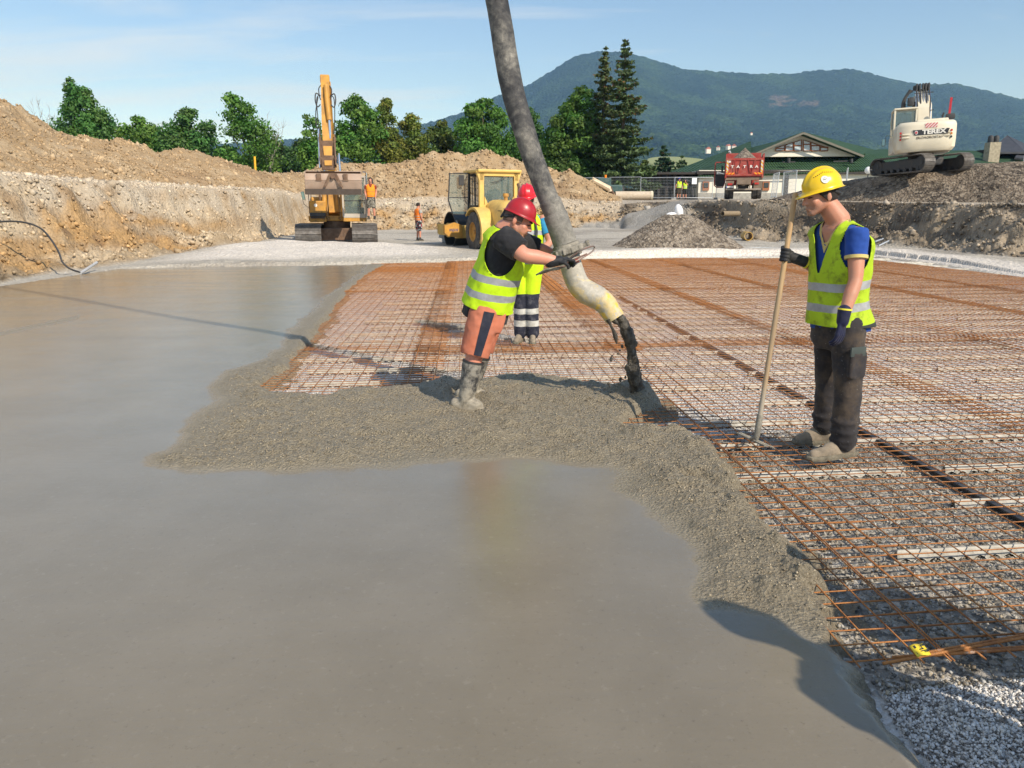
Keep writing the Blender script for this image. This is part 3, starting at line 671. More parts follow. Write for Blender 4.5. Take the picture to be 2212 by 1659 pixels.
# sleeve of the lower hose
q0, q1 = P(1199,462,Y=6.1), P(1222,528,Y=6.08)
rel(surf_tube('hose_sleeve', [q0, q0.lerp(q1,.03), q0.lerp(q1,.5), q1], [.088,.0935,.0935,.094], nH.m, pump, 40, lambda p: .003*float(fbm(np.array([p.x*20]), np.array([p.z*20]), 0, 4)[0])))
nCd = mat_simple('caked_steel', (.30,.275,.225), .85, var=.35, scale=14, dirt=(.12,.11,.09), dirt_amt=.7, bump=.8, bscale=50, dscale=12)
ax = (P(1236,575,Y=6.06)-P(1222,530,Y=6.08)).normalized()
MX = frame(ax.cross(Vector((0,1,0))).cross(ax) if False else Vector((0,1,0)), ax*-1)       # side, forward(y), up(-axis)
MX = Matrix((ax.cross(Vector((0,1,0))).normalized()*-1, Vector((0,1,0)), ax)).transposed()
cc = P(1226,541,Y=6.075)
def lath(name, prof, mat, c=cc, n=40):
    m = MB(); m.lathe(c, prof, 'z', n, MX); return rel(m.build(name, mat, pump, smooth=True))
lath('clamp_coupling', [(.085,-.055),(.105,-.052),(.108,-.030),(.124,-.026),(.130,-.012),(.130,.014),(.122,.024),(.108,.028),(.104,.05),(.082,.053)], nCd)
m = MB(); sx = MX.col[0]; 
for s in (-1, 1):
    c0 = cc+sx*s*.135; m.box(c0, (.085,.05,.032), MX, bev=.006); m.box(c0+sx*s*.03+MX.col[2]*-.02, (.03,.06,.02), MX, bev=.004)
m.cyl(cc+sx*-.165-Vector((0,.03,0)), cc+sx*-.165+Vector((0,.03,0)), .010)
for k in range(5):
    t = -2.3+k*.5; dd = sx*math.cos(t)*.128+Vector((0,1,0))*math.sin(t)*.128; m.box(cc+dd, (.018,.018,.04), MX, bev=.004)
rel(m.build('clamp_lug', nCd, pump, smooth=True))
# red lever and wire handle ring
nRd = mat_simple('worn_red', (.45,.05,.03), .5, dirt=(.3,.28,.23), dirt_amt=.6, dscale=20)
m = MB(); c1 = P(1238,572,Y=5.98); m.box(c1+Vector((.02,-.01,.03)), (.05,.02,.03), MX, bev=.004); m.box(c1+Vector((-.04,0,.02)), (.02,.02,.035), MX, bev=.003)
rel(m.build('lever', nRd, pump))
nWr = mat_simple('wire_steel', (.20,.17,.15), .45, metal=.5, dirt=(.35,.12,.07), dirt_amt=.6, dscale=15)
def P2(u, v, Y): return P(u, v, Y=Y)
ring = bez([P2(1228,560,5.97), P2(1255,541,5.95), P2(1279,532,6.0), P2(1284,536,6.03), P2(1276,546,6.0), P2(1248,562,5.93), P2(1222,574,5.91), P2(1198,581,5.92), P2(1166,592,5.96)], 8)
m = MB(); m.tube(ring, .0065, n=8); m.tube([P2(1226,566,5.97), P2(1250,556,5.96), P2(1268,548,5.98)], .006, n=8)
rel(m.build('ring_handle', nWr, pump, smooth=True))
m = MB(); m.tube([P2(1158,594,5.96), P2(1180,583,5.93), P2(1205,580,5.92), P2(1230,570,5.93)], [.006,.013,.013,.008], n=8); rel(m.build('flat_handle', nCd, pump, smooth=True))
# end pipe: worn yellow paint under cement
nE = N('worn_yellow_pipe'); e1 = nE.noise(5.5, 6, .66, dist=.4); e2 = nE.noise(28, 5, .7)
gz = nE.n('SeparateXYZ'); nE.set(gz.inputs[0], nE.tc())
ec = nE.mix(nE.rng(e2, .35, .68), (.34,.315,.26), (.50,.47,.40))
tz = nE.rng(gz.outputs[2], 1.26, .90, -.16, .07)
f = nE.rng(nE.math('ADD', e1, tz), .50, .62); ec = nE.mix(nE.math('MULTIPLY', f, .85), ec, nE.mix(nE.rng(e2,.4,.6), (.62,.46,.17), (.66,.52,.26)))
f2 = nE.rng(nE.math('ADD', nE.noise(11, 5, .7), nE.math('MULTIPLY', tz, .5)), .60, .66); ec = nE.mix(nE.math('MULTIPLY', f2, .9), ec, (.76,.50,.05))
nE.p(Base_Color=ec, Roughness=.6); nE.bump(nE.math('ADD', e2, e1), .35, .008)
ep = bez([P(1229,550,Y=6.07), P(1234,575,Y=6.06), P(1248,612,Y=6.05), P(1266,630,Y=6.04), P(1287,641,Y=6.03), P(1307,656,Y=6.02), P(1321,676,Y=6.01), P(1329.5,689,Y=6.0)], 8)
er = [.084+.0*i for i in range(len(ep))]
k = len(ep)
er = [float(np.interp(i/(k-1), [0,.28,.45,.6,.8,1], [.083,.088,.096,.092,.083,.078])) for i in range(k)]
m = MB(); m.tube(ep, er, n=44, cap=False); d = (ep[-1]-ep[-2]).normalized()
m.tube([ep[-1], ep[-1]-d*.001, ep[-1]-d*.08], [.078,.068,.068], n=44, cap=False)
rel(m.build('outlet_pipe', nE.m, pump, smooth=True))
# boom tip that carries the hose
nBm = mat_simple('boom_paint', (.6,.58,.54), .45, dirt=(.3,.27,.22), dirt_amt=.4)
m = MB(); m.tube([Vector((-7.3,8.15,10.25)), Vector((-13,10,11.5)), Vector((-22,15,10))], [.15,.2,.25], n=12); b_ = m.build('pump_boom', nBm, smooth=True); tag(b_, 'pale steel pump boom reaching over the slab, holding the black hose', 'boom')
# ---------------------------------------------------------------- falling concrete
nF = N('dark_wet_concrete'); g1 = nF.noise(22, 6, .75); nF.p(Base_Color=nF.mix(nF.rng(g1,.42,.66), (.035,.031,.025), (.17,.15,.115)), Roughness=.32); nF.bump(nF.noise(55, 5, .7), .8, .02)
sp = bez([P(1331,686,Y=6.0), P(1346,698,Y=6.02), P(1358,728,Y=6.05), P(1366,775,Y=6.1), P(1370,815,Y=6.15), P(1376,850,Y=6.2), P(1381,872,Y=6.25)], 9)
k = len(sp); sr = [float(np.interp(i/(k-1), [0,.12,.3,.6,.85,1], [.046,.026,.032,.044,.050,.070])) for i in range(k)]
m = MB(); m.tube(sp, sr, n=28)
vv_ = np.array(m.v); ctr = np.array([tuple(p) for p in sp]).repeat(28, 0)[:len(vv_)]
dd_ = vv_[:len(ctr)]-ctr; ln = np.linalg.norm(dd_, axis=1)[:,None]
nn = .9*ridge(vv_[:,0]*30, vv_[:,2]*22, vv_[:,1]*30, 7, 2)*.013+.036*fbm(vv_[:,0]*17, vv_[:,2]*13, vv_[:,1]*17, 8, 4)
vv_ += dd_/ln*nn[:,None]; m.v = [tuple(p) for p in vv_]
st_ = m.build('falling_concrete', nF.m, smooth=True); tag(st_, 'dark lumpy stream of fresh concrete falling from the bent pipe', 'concrete stream')
m = MB(); rn = random.Random(4)
dp = bez([P(1313,690,Y=5.95), P(1320,704,Y=5.95), P(1328,722,Y=5.96), P(1332,742,Y=5.97)], 8)
m.tube(dp, [float(np.interp(i/(len(dp)-1), [0,.3,.5,.75,1], [.022,.010,.012,.020,.004])) for i in range(len(dp))], n=12)
m.tube([P(1326,692,Y=5.94), P(1335,700,Y=5.94), P(1338,707,Y=5.95)], [.02,.009,.003], n=10)
rel2 = m.build('drip', nF.m, st_, smooth=True)
for u, v in ((1339,757),(1335,764),(1322,769),(1320,776),(1360,735),(1355,790),(1386,800),(1351,815),(1340,820),(1314,828),(1317,834),(1357,805),(1390,835),(1344,748)):
    m = MB(); r_ = rn.uniform(.007,.015); m.ell(P(u,v,Y=6.05), (r_,r_,r_*rn.uniform(.8,1.6)), nu=8, nv=6); m.build('droplet', nF.m, st_, smooth=True)
# ================================================================== PEOPLE
def caps(m, p0, p1, r0, r1, n=16, flat=None, k=4):
    """tapered capsule with round ends; flat=(axis Vector, factor) squashes the section"""
    p0, p1 = Vector(p0), Vector(p1); d = p1-p0; L = d.length or 1e-4; d = d/L
    pts, rs = [], []
    for i in range(k): a = math.pi/2*i/k; pts.append(p0-d*r0*math.cos(a)); rs.append(max(1e-4, r0*math.sin(a)))
    for i in range(5): pts.append(p0.lerp(p1, i/4)); rs.append(r0+(r1-r0)*i/4)
    for i in range(1, k+1): a = math.pi/2*i/k; pts.append(p1+d*r1*math.sin(a)); rs.append(max(1e-4, r1*math.cos(a)))
    b = len(m.v); m.tube(pts, rs, n=n)
    if flat:
        ax, f = Vector(flat[0]).normalized(), flat[1]
        for i in range(b, len(m.v)):
            v = Vector(m.v[i]); t = (v-p0).dot(d); c = p0+d*t; o = v-c; m.v[i] = tuple(c+o-ax*(o.dot(ax))*(1-f))
def limb(m, pts, rs, n=20, flat=None):
    """smooth tapered tube through joints"""
    pts = [Vector(p) for p in pts]; q = bez(pts, 6); k = len(q)-1; rr = [float(np.interp(i/6, range(len(pts)), rs)) for i in range(len(q))]
    b = len(m.v); m.tube(q, rr, n=n)
    m.ell(pts[0], (rs[0],)*3, nu=n); m.ell(pts[-1], (rs[-1],)*3, nu=n)
def remesh(m, name, mat, parent, vox, smooth=6, wr=0.0, wscale=9., wseed=0, wfn=None, sm_fac=.5):
    me = bpy.data.meshes.new(name); me.from_pydata(m.v, [], m.f)
    o = bpy.data.objects.new(name, me); COL.objects.link(o)
    md = o.modifiers.new('r', 'REMESH'); md.mode = 'VOXEL'; md.voxel_size = vox
    if smooth: s_ = o.modifiers.new('s', 'SMOOTH'); s_.factor = sm_fac; s_.iterations = smooth
    bpy.context.view_layer.update()
    nm = bpy.data.meshes.new_from_object(o.evaluated_get(bpy.context.evaluated_depsgraph_get()))
    bpy.data.objects.remove(o); bpy.data.meshes.remove(me); nm.name = name
    if wr:
        n = len(nm.vertices); co = np.empty(n*3); nm.vertices.foreach_get('co', co); co = co.reshape(-1,3)
        no = np.empty(n*3); nm.vertices.foreach_get('normal', no); no = no.reshape(-1,3)
        w = ridge(co[:,0]*wscale, co[:,2]*wscale*1.25+co[:,1]*2, co[:,1]*wscale, wseed, 2)*.6+fbm(co[:,0]*wscale*2.2, co[:,1]*wscale*2.2, co[:,2]*wscale*1.6, wseed+5, 3)*.7
        amt = wr*(wfn(co) if wfn else 1.0)
        co = co+no*(w*amt)[:,None]; nm.vertices.foreach_set('co', co.ravel()); nm.update()
    nm.materials.clear()
    for mt in (mat if isinstance(mat, (list,tuple)) else [mat]): nm.materials.append(mt)
    nm.polygons.foreach_set('use_smooth', np.ones(len(nm.polygons), bool))
    o = bpy.data.objects.new(name, nm); COL.objects.link(o); 
    if parent is not None: o.parent = parent
    return o
def inv(o):
    o.matrix_parent_inverse = o.parent.matrix_world.inverted() if o.parent else Matrix(); return o
def skin_mat(name, col, red=(.55,.20,.14), stub=None):
    """stub = (centre, radius): darker shaven beard area"""
    n = N(name); a = n.noise(9, 4, .6); c = n.mix(n.rng(a,.35,.7), col, tuple(x*y for x, y in zip(col, (1.12,.86,.80))))
    c = n.mix(n.rng(n.noise(90,3,.6), .3,.7,.0,.25), c, tuple(x*.75 for x in col))
    if stub:
        for cen, rad, sc, dark, amt in stub:
            g = n.n('VectorMath'); g.operation = 'DISTANCE'; n.set(g.inputs[0], n.tc()); g.inputs[1].default_value = cen
            f = n.rng(g.outputs['Value'], rad*.65, rad, amt, 0); f = n.math('MULTIPLY', f, n.rng(n.noise(160,2,.6), .3,.6,.6,1)); c = n.mix(f, c, dark)
    n.p(Base_Color=c, Roughness=.5); n.b.inputs['Subsurface Weight'].default_value = .08; n.b.inputs['Subsurface Radius'].default_value = (.012,.004,.002); n.b.inputs['Subsurface Scale'].default_value = .5
    return n.m
def cloth_mat(name, col, dirt=None, amt=.5, dscale=7., var=.15, weave=400, rough=.85, fleck=None):
    n = N(name); a = n.noise(6,5,.65); c = n.mix(n.rng(a,.3,.7), tuple(x*(1-var) for x in col), tuple(min(1,x*(1+var)) for x in col))
    if dirt: c = n.mix(n.math('MULTIPLY', n.rng(n.noise(dscale,6,.7), .48,.66), amt), c, dirt)
    if fleck: c = n.mix(n.rng(n.noise(60,3,.7), .68,.72), c, fleck)
    n.p(Base_Color=c, Roughness=rough); n.b.inputs['Specular IOR Level'].default_value = .25; n.bump(n.noise(weave,2,.6), .25, .002)
    try: n.b.inputs['Sheen Weight'].default_value = .1
    except Exception: pass
    return n
def band_mat(name, col, axis, org, bands, refl=(.42,.43,.44), dirt=(.16,.17,.03), amt=.4, dscale=9., edge=None):
    """garment colour with reflective bands between the given distances along an axis"""
    n = N(name); c = n.mix(n.rng(n.noise(6,5,.65),.3,.7), tuple(x*.88 for x in col), tuple(min(1,x*1.08) for x in col))
    if dirt: c = n.mix(n.math('MULTIPLY', n.rng(n.noise(dscale,6,.72), .50,.68), amt), c, dirt)
    g = n.n('VectorMath'); g.operation = 'SUBTRACT'; n.set(g.inputs[0], n.tc()); g.inputs[1].default_value = org
    h = n.n('VectorMath'); h.operation = 'DOT_PRODUCT'; n.set(h.inputs[0], g.outputs[0]); h.inputs[1].default_value = axis
    t = h.outputs['Value']; t = n.math('ADD', t, n.math('MULTIPLY', n.math('SUBTRACT', n.noise(5,3,.5), .5), .02)); f = None
    for a, b in bands:
        x = n.math('MULTIPLY', n.math('GREATER_THAN', t, a), n.math('LESS_THAN', t, b)); f = x if f is None else n.math('MAXIMUM', f, x)
    rc = n.mix(n.rng(n.noise(12,5,.7),.4,.65), refl, tuple(x*.72 for x in refl))
    c = n.mix(f, c, rc)
    if edge is not None:
        x = n.math('LESS_THAN', t, edge); c = n.mix(x, c, (.03,.035,.03))
    n.p(Base_Color=c, Roughness=n.rng(f, 0, 1, .75, .45)); n.bump(n.noise(300,2,.6), .2, .002)
    return n.m
def head_prims(m, c, F, U, s=1.0, neck=None, nr=.056):
    M = frame(F, U); L = lambda a, f, u: Vector(c)+M @ Vector((a, f, u))*s
    e = lambda q, r: m.ell(L(*q), tuple(x*s for x in r), M, 18, 12)
    e((0,-.012,.035), (.075,.094,.085)); e((0,.028,-.035), (.058,.062,.075)); e((0,.052,-.02), (.050,.042,.060))
    for g in (-1, 1):
        caps(m, L(g*.050,-.005,-.050), L(g*.016,.070,-.098), .023*s, .018*s); e((g*.036,.058,-.028), (.022,.024,.026))
        caps(m, L(g*.030,.088,.020), L(g*.012,.092,.018), .010*s, .009*s)
        M2 = M @ Matrix.Rotation(g*.35, 3, 'Z'); m.ell(L(g*.078,-.012,-.010), (.008*s,.019*s,.032*s), M2, 12, 10)
        e((g*.010,.100,-.036), (.0085,.011,.008))
    e((0,.075,-.098), (.022,.018,.017)); caps(m, L(0,.088,.014), L(0,.112,-.032), .0075*s, .0115*s); 
    e((0,.090,-.062), (.022,.013,.0065)); e((0,.087,-.074), (.019,.013,.008)); e((0,.062,.055), (.052,.030,.035))
    if neck: caps(m, L(0,-.03,-.04), neck, nr*s, (nr+.012)*s)
    return L, M
def helmet(c, F, U, mat, parent, s=1.0, brim=.055, ridge_n=1, dark=None):
    M = frame(F, U); c = Vector(c); nu, nv = 56, 22; vs, fs = [], []
    s *= .87; a_, f_, u_ = .114*s, .142*s, .138*s
    for i in range(nv+1):
        ph = math.pi/2*i/nv
        for j in range(nu):
            t = 2*math.pi*j/nu; x, y = math.sin(t), math.cos(t)
            r = 1+.0*x; z = math.cos(ph); k = math.sin(ph)**.92
            rid = .010*math.exp(-(x*k/.10)**2)*(z > .1)*min(1,(z-.1)*5) if ridge_n else 0
            rid += (.004 if ridge_n else 0)*math.exp(-((abs(x*k)-.42)/.06)**2)*min(1,max(0,(z-.15)*5))
            p = Vector((a_*k*x, f_*k*y, u_*z)); p *= 1+rid/.12
            if i == nv: p = Vector((a_*1.0*x, f_*1.0*y, -.004))
            vs.append(c+M @ p)
    rows = nv+1
    # lip and peak
    for ring, (ex, dz) in enumerate(((.007,-.010),(.014,-.012))):
        for j in range(nu):
            t = 2*math.pi*j/nu; x, y = math.sin(t), math.cos(t); fr = max(0, y)**5
            back = max(0, -y)**3
            q = Vector((x*(a_+ex), y*(f_+ex)+fr*brim*s*(ring+.6)/1.6, dz*s-fr*.016*s*(ring+1)/2-back*.012*s)); vs.append(c+M @ q)
    rows += 2
    for i in range(rows-1):
        for j in range(nu): fs.append((i*nu+j, (i+1)*nu+j, (i+1)*nu+(j+1) % nu, i*nu+(j+1) % nu))
    m = MB(); m.add(vs, fs); o = m.build('helmet', mat, parent, smooth=True, auto=False)
    sd = o.modifiers.new('t','SOLIDIFY'); sd.thickness = .004; sd.offset = -1
    return inv(o), M
def hand(m, w, D, Np, thumb, curl=(20,25,20), L=.19, spread=.05, rf=.0095, tc_=25, tsplay=38, curls=None):
    """w wrist, D towards the fingers, Np palm normal (fingers curl that way), thumb = +1/-1 side along D x Np"""
    D = Vector(D).normalized(); Np = Vector(Np); Np = (Np-D*Np.dot(D)).normalized(); S = D.cross(Np)*thumb
    w = Vector(w); pl = L*.50
    for k_, o_ in enumerate((-.030,-.010,.010,.030)): caps(m, w+S*o_*.6, w+D*pl+S*o_*1.05, .015, .0135, flat=(Np,.95))
    caps(m, w-D*.02, w+D*.03, .026, .026, flat=(Np,.75))
    lens = (.88,1.0,.95,.76) # index..little
    for k_ in range(4):
        o_ = (.033,.011,-.011,-.032)[k_]; p = w+D*pl+S*o_; dd = (D+S*o_*spread*20*.35).normalized(); seg = [.042,.026,.021]; a = 0
        cu = curls[k_] if curls else curl
        for q in range(3):
            a += R(cu[q]+(k_-1.5)*2*(q == 0)); nd = (dd*math.cos(a)+Np*math.sin(a)); p2 = p+nd*seg[q]*lens[k_]*L/.19; caps(m, p, p2, rf*(1-.08*q)*1.02, rf*(1-.08*(q+1)), n=10); p = p2
    p = w+D*pl*.28+S*.028+Np*.006; td = (D*math.cos(R(tsplay))+S*math.sin(R(tsplay))).normalized(); a = 0
    caps(m, w+D*.01+S*.012, p, .017, .015)
    for q, ln in enumerate((.038,.030,.025)):
        a += R(tc_)*(.5 if q == 0 else 1); nd = (td*math.cos(a)+(Np*.8-S*.3).normalized()*math.sin(a)); p2 = p+nd*ln; caps(m, p, p2, rf*1.2*(1-.06*q), rf*1.12*(1-.06*q), n=10); p = p2
def ring_loft(rings, nseg=84, sub=7, closed=True):
    """rings: (centre, S half-width vec, F half-depth vec, power) -> grid of vertices (rows x nseg)"""
    k = len(rings); T = np.linspace(0, k-1, (k-1)*sub+1); out = []
    def ip(get, t):
        i = min(int(t), k-2); f = t-i; g = [np.array(get(rings[max(0,min(k-1,q))]), float) for q in (i-1,i,i+1,i+2)]
        return .5*((2*g[1])+(g[2]-g[0])*f+(2*g[0]-5*g[1]+4*g[2]-g[3])*f*f+(3*g[1]-g[0]-3*g[2]+g[3])*f**3)
    th = np.arange(nseg)/nseg*2*np.pi
    for t in T:
        c = ip(lambda r: r[0], t); S = ip(lambda r: r[1], t); F = ip(lambda r: r[2], t); pw = float(ip(lambda r: (r[3] if len(r) > 3 else 2.3,), t)[0])
        cs, sn = np.cos(th), np.sin(th); e = 2/pw
        x = np.sign(cs)*np.abs(cs)**e; y = np.sign(sn)*np.abs(sn)**e
        out.append(c[None]+x[:,None]*S[None]+y[:,None]*F[None])
    return np.array(out)
def loft_prims(m, rings, nseg=40, sub=5):
    G = ring_loft(rings, nseg, sub); n, k, _ = G.shape; vs = [tuple(p) for p in G.reshape(-1,3)]
    fs = [(i*k+j, i*k+(j+1) % k, (i+1)*k+(j+1) % k, (i+1)*k+j) for i in range(n-1) for j in range(k)]+[tuple(reversed(range(k))), tuple(range((n-1)*k, n*k))]
    m.add(vs, fs)
def shell(name, rings, mat, parent, cuts=(), wr=.004, wscale=8, seed=0, thick=.004, nseg=120, sub=14, inflate=0.0, extra=None):
    """open garment shell; cuts = functions f(co)->value, removed where > 0, edge snapped to 0"""
    G = ring_loft(rings, nseg, sub); n, k, _ = G.shape; co = G.reshape(-1,3)
    w = ridge(co[:,0]*wscale, co[:,2]*wscale*.9+co[:,1]*3, co[:,1]*wscale, seed, 2)*.6+fbm(co[:,0]*wscale*1.9, co[:,1]*wscale*1.9, co[:,2]*wscale*1.6, seed+5, 3)*.8
    cen = G.mean(1).repeat(k, 0); d = co-cen; d /= np.linalg.norm(d, axis=1)[:,None]+1e-9; co = co+d*(w*wr+inflate)[:,None]
    if extra is not None: co = extra(co, d)
    idx = np.arange(n*k).reshape(n,k); q = np.stack([idx[:-1], np.roll(idx[:-1],-1,1), np.roll(idx[1:],-1,1), idx[1:]], -1).reshape(-1,4)
    for f in cuts:
        v = f(co); keepq = (v[q] < 0).sum(1) >= 1; mixed = keepq & ((v[q] >= 0).any(1)); pull = np.zeros(len(co), bool); pull[q[mixed].ravel()] = True; pull &= v >= 0
        q = q[keepq]; ii = np.where(pull)[0]
        for _ in range(6):
            p = co[ii]; f0 = f(p); g = np.stack([(f(p+e)-f0)/1e-3 for e in np.eye(3)*1e-3], -1); co[ii] = p-(f0+1e-5)[:,None]*g/(np.sum(g*g,1)[:,None]+1e-9)
    used_ = np.zeros(len(co), bool); used_[q.ravel()] = True; mp_ = np.cumsum(used_)-1
    me = bpy.data.meshes.new(name); me.from_pydata(co[used_].tolist(), [], mp_[q].tolist()); me.update()
    o = link_mesh(name, me, mat, parent); sd = o.modifiers.new('t','SOLIDIFY'); sd.thickness = thick; sd.offset = 1
    return inv(o)
def ellcut(c, M, r):
    c = np.array(c); Mi = np.array(M.transposed()); r = np.array(r)
    return lambda co: 1-np.sqrt((((co-c) @ Mi.T/r)**2).sum(1))
M_GLOVE = cloth_mat('glove_black', (.016,.017,.02), dirt=(.09,.085,.075), amt=.45, rough=.6).m
M_GLOVE2 = cloth_mat('glove_navy', (.010,.013,.045), dirt=(.05,.05,.06), amt=.5, rough=.6).m
M_HAIR = mat_simple('dark_hair', (.022,.014,.010), .7, var=.4, bump=.8, bscale=200)
M_LINER = mat_simple('black_liner', (.02,.02,.022), .6)
M_BOOT = cloth_mat('muddy_boot', (.30,.245,.18), dirt=(.14,.12,.09), amt=.8, dscale=14, var=.3).m
M_SOLE = mat_simple('boot_sole', (.17,.15,.11), .9, var=.35, scale=20, bump=.6)
def boot(parent, ankle, toe, up=.10, s=1.0, mat=None, name='boot', zb=None, h=.05):
    """ankle joint point, toe tip point at ground"""
    a = Vector(ankle); t = Vector(toe); mat = mat or M_BOOT; z = zb if zb is not None else t.z
    d = Vector((t.x-a.x, t.y-a.y, 0)); L = d.length; d.normalize(); g = lambda f, zz, sd=0: Vector((a.x, a.y, z))+d*f*s+Vector((0,0,zz))*s+Vector((-d.y,d.x,0))*sd*s
    m = MB(); caps(m, g(-.040,.044), g(.09,.042), .040*s, .038*s); caps(m, g(.08,.040), g(L/s-.045,.034), .043*s, .034*s); caps(m, g(.02,.085), g(.12,.058), .040*s, .034*s)
    caps(m, g(-.01,.07), Vector((a.x,a.y,z+.14*s)), .054*s, .056*s); 
    o = inv(remesh(m, name, mat, parent, .009*s, 4, .003, 20))
    m = MB(); vs = []; pr = [(-.095,.026),(-.10,.0),(-.085,-.034),(-.04,-.044),(.03,-.036),(.08,-.044),(L/s-.06,-.048),(L/s-.01,-.030),(L/s+.004,.0),(L/s-.01,.030),(L/s-.06,.048),(.08,.044),(.03,.036),(-.04,.044),(-.085,.034)]
    k = len(pr)
    for zz, gr in ((0,.97),(.012,1.03),(.026,1.02),(.032,.98)):
        for f, sd in pr: vs.append(g(.04+(f-.04)*gr, zz, sd*gr))
    fs = [(i*k+j, i*k+(j+1) % k, (i+1)*k+(j+1) % k, (i+1)*k+j) for i in range(3) for j in range(k)]+[tuple(range(3*k,4*k)), tuple(reversed(range(k)))]
    m.add(vs, fs); so = m.build('sole', M_SOLE, o, smooth=True); so.matrix_parent_inverse = Matrix(); bpy.context.view_layer.update()
    so.matrix_parent_inverse = o.matrix_world.inverted(); return o
V_ = Vector; Zu = Vector((0,0,1))
# ------------------------------------------------------------------ worker with the rake (right)
YB = 4.93
w1 = thing('person', 'young worker in a yellow helmet and dirty lime vest holding a rake upright', 'person', P(1790,975,z=-.02)); bpy.context.view_layer.update()
F1 = V_((-.90,-.40,0)).normalized(); S1 = Zu.cross(F1)             # S1 points to his left (towards the camera)
hc1 = P(1771,422,Y=4.90); HF = V_((-.96,-.16,-.20)).normalized()
sh_n = P(1851,506,Y=4.735); el_n = P(1848,604,Y=4.66); wr_n = P(1822,684,Y=4.60)
sh_f = P(1800,492,Y=5.05); el_f = P(1788,596,Y=5.10); wr_f = P(1731,563,Y=5.02)
nb1 = P(1810,478,Y=4.90); pel = P(1811,690,Y=4.92); che = P(1817,560,Y=4.90)
sk1 = skin_mat('skin_tanned', (.52,.27,.175), stub=[(tuple(hc1+frame(HF,Zu)@V_((-.0,.05,-.088))), .075, 1, (.16,.10,.075), .5), (tuple(hc1+frame(HF,Zu)@V_((.06,.0,-.07))), .05, 1, (.20,.12,.085), .4)])
m = MB(); L1_, HM1 = head_prims(m, hc1, HF, Zu, 1.0, neck=nb1+Zu*.01, nr=.060)
loft_prims(m, [(nb1+Zu*.03, S1*.058, F1*.058), (nb1-Zu*.02, S1*.09, F1*.062), (nb1-Zu*.07, S1*.145, F1*.080), (che, S1*.15, F1*.105), (pel+Zu*.12, S1*.13, F1*.095), (pel, S1*.14, F1*.10), (pel-Zu*.08, S1*.12, F1*.09)])
limb(m, [sh_n, sh_n.lerp(el_n,.5), el_n, el_n.lerp(wr_n,.4), wr_n], [.047,.050,.041,.042,.028]); limb(m, [sh_f, el_f, el_f.lerp(wr_f,.4), wr_f], [.052,.040,.040,.028])
kn_n = P(1832,832,Y=4.80); an_n = P(1822,955,Y=4.80); kn_f = P(1788,822,Y=5.08); an_f = P(1779,930,Y=5.10); hip_n = P(1832,700,Y=4.82); hip_f = P(1793,700,Y=5.02)
limb(m, [hip_n, kn_n, an_n], [.085,.055,.042]); limb(m, [hip_f, kn_f, an_f], [.085,.055,.042])
inv(remesh(m, 'body', sk1, w1, .0065, 3))
# eyes half closed, brow
m = MB()
for g in (-1, 1): caps(m, L1_(g*.046,.084,.026), L1_(g*.018,.0975,.027), .0045, .0055, n=8)
inv(m.build('eyebrow', M_HAIR, w1, smooth=True))
m = MB()
for g in (-1, 1): caps(m, L1_(g*.044,.0795,.002), L1_(g*.024,.090,.000), .0035, .0035, n=8)
inv(m.build('eyelash', M_HAIR, w1, smooth=True))
hf = lambda co: (lambda l: np.maximum(-(l[:,2]+.035+.0*l[:,1])*1.0, (l[:,1]-.045)+.9*np.maximum(0,-(l[:,2]-.02))))((co-np.array(hc1)) @ np.array(HM1))
G = [(hc1+HM1@V_((0,-.014,z)), HM1@V_((r*.0785,0,0)), HM1@V_((0,r*.0985,0)), 2.1) for z, r in ((-.06,.86),(-.03,.97),(.0,1.0),(.03,1.01),(.06,.97),(.09,.75),(.118,.25))]
shell('hair', G, M_HAIR, w1, [hf], wr=.001, thick=.003, nseg=64, sub=6)
nYH = N('helmet_yellow'); nYH.p(Base_Color=nYH.mix(nYH.rng(nYH.noise(14,6,.7),.55,.75,0,.5), (.82,.53,.004), (.55,.36,.03)), Roughness=.28); nYH.b.inputs['Coat Weight'].default_value = .3
HU1 = (Zu+V_((-.20,-.02,0))).normalized()
HHF = V_((-.96,-.16,-.26)).normalized(); hel1, HMh = helmet(hc1+V_((.010,0,.046)), HHF, Zu, nYH.m, w1, 1.0, .050)
m = MB(); ce = hc1+V_((.010,0,.046)); 
stk = MB(); nx = HMh.col[0]
sidepos = lambda f, u, off=.0: ce+HMh@V_((-math.sqrt(max(0,1-(f/.127)**2-(u/.123)**2))*(.1015+off), f, u))
def disc(mb, f0, u0, r, off): 
    vs = [sidepos(f0,u0,off)]+[sidepos(f0+r*math.cos(t*math.pi/12), u0+r*math.sin(t*math.pi/12), off) for t in range(24)]; mb.add(vs, [(0,i+1,(i+1)%24+1) for i in range(24)])
m = MB(); disc(m, .026, .054, .022, .003); o = m.build('helmet_sticker', mat_simple('sticker_white', (.72,.72,.68), .5, var=.05), hel1); 
def inv2(o): bpy.context.view_layer.update(); o.matrix_parent_inverse = o.parent.matrix_world.inverted(); return o
inv2(o)
m = MB()
for f0, u0, r in ((.017,.056,.0026),(.023,.055,.0034),(.030,.056,.0034),(.036,.055,.0024),(.026,.066,.0018),(.020,.064,.0016),(.033,.064,.0016),(.022,.044,.0016),(.029,.044,.0016)): disc(m, f0, u0, r, .0042)
inv2(m.build('sticker_print', mat_simple('print_grey', (.30,.30,.30), .6), hel1))
m = MB()
for k_ in range(11): f0 = .074-k_*.0113; disc(m, f0, .098-(abs(k_-5)*.0031)*(1.2 if k_<5 else .9), .0024, .0025)
inv2(m.build('vent_hole', nK, hel1))
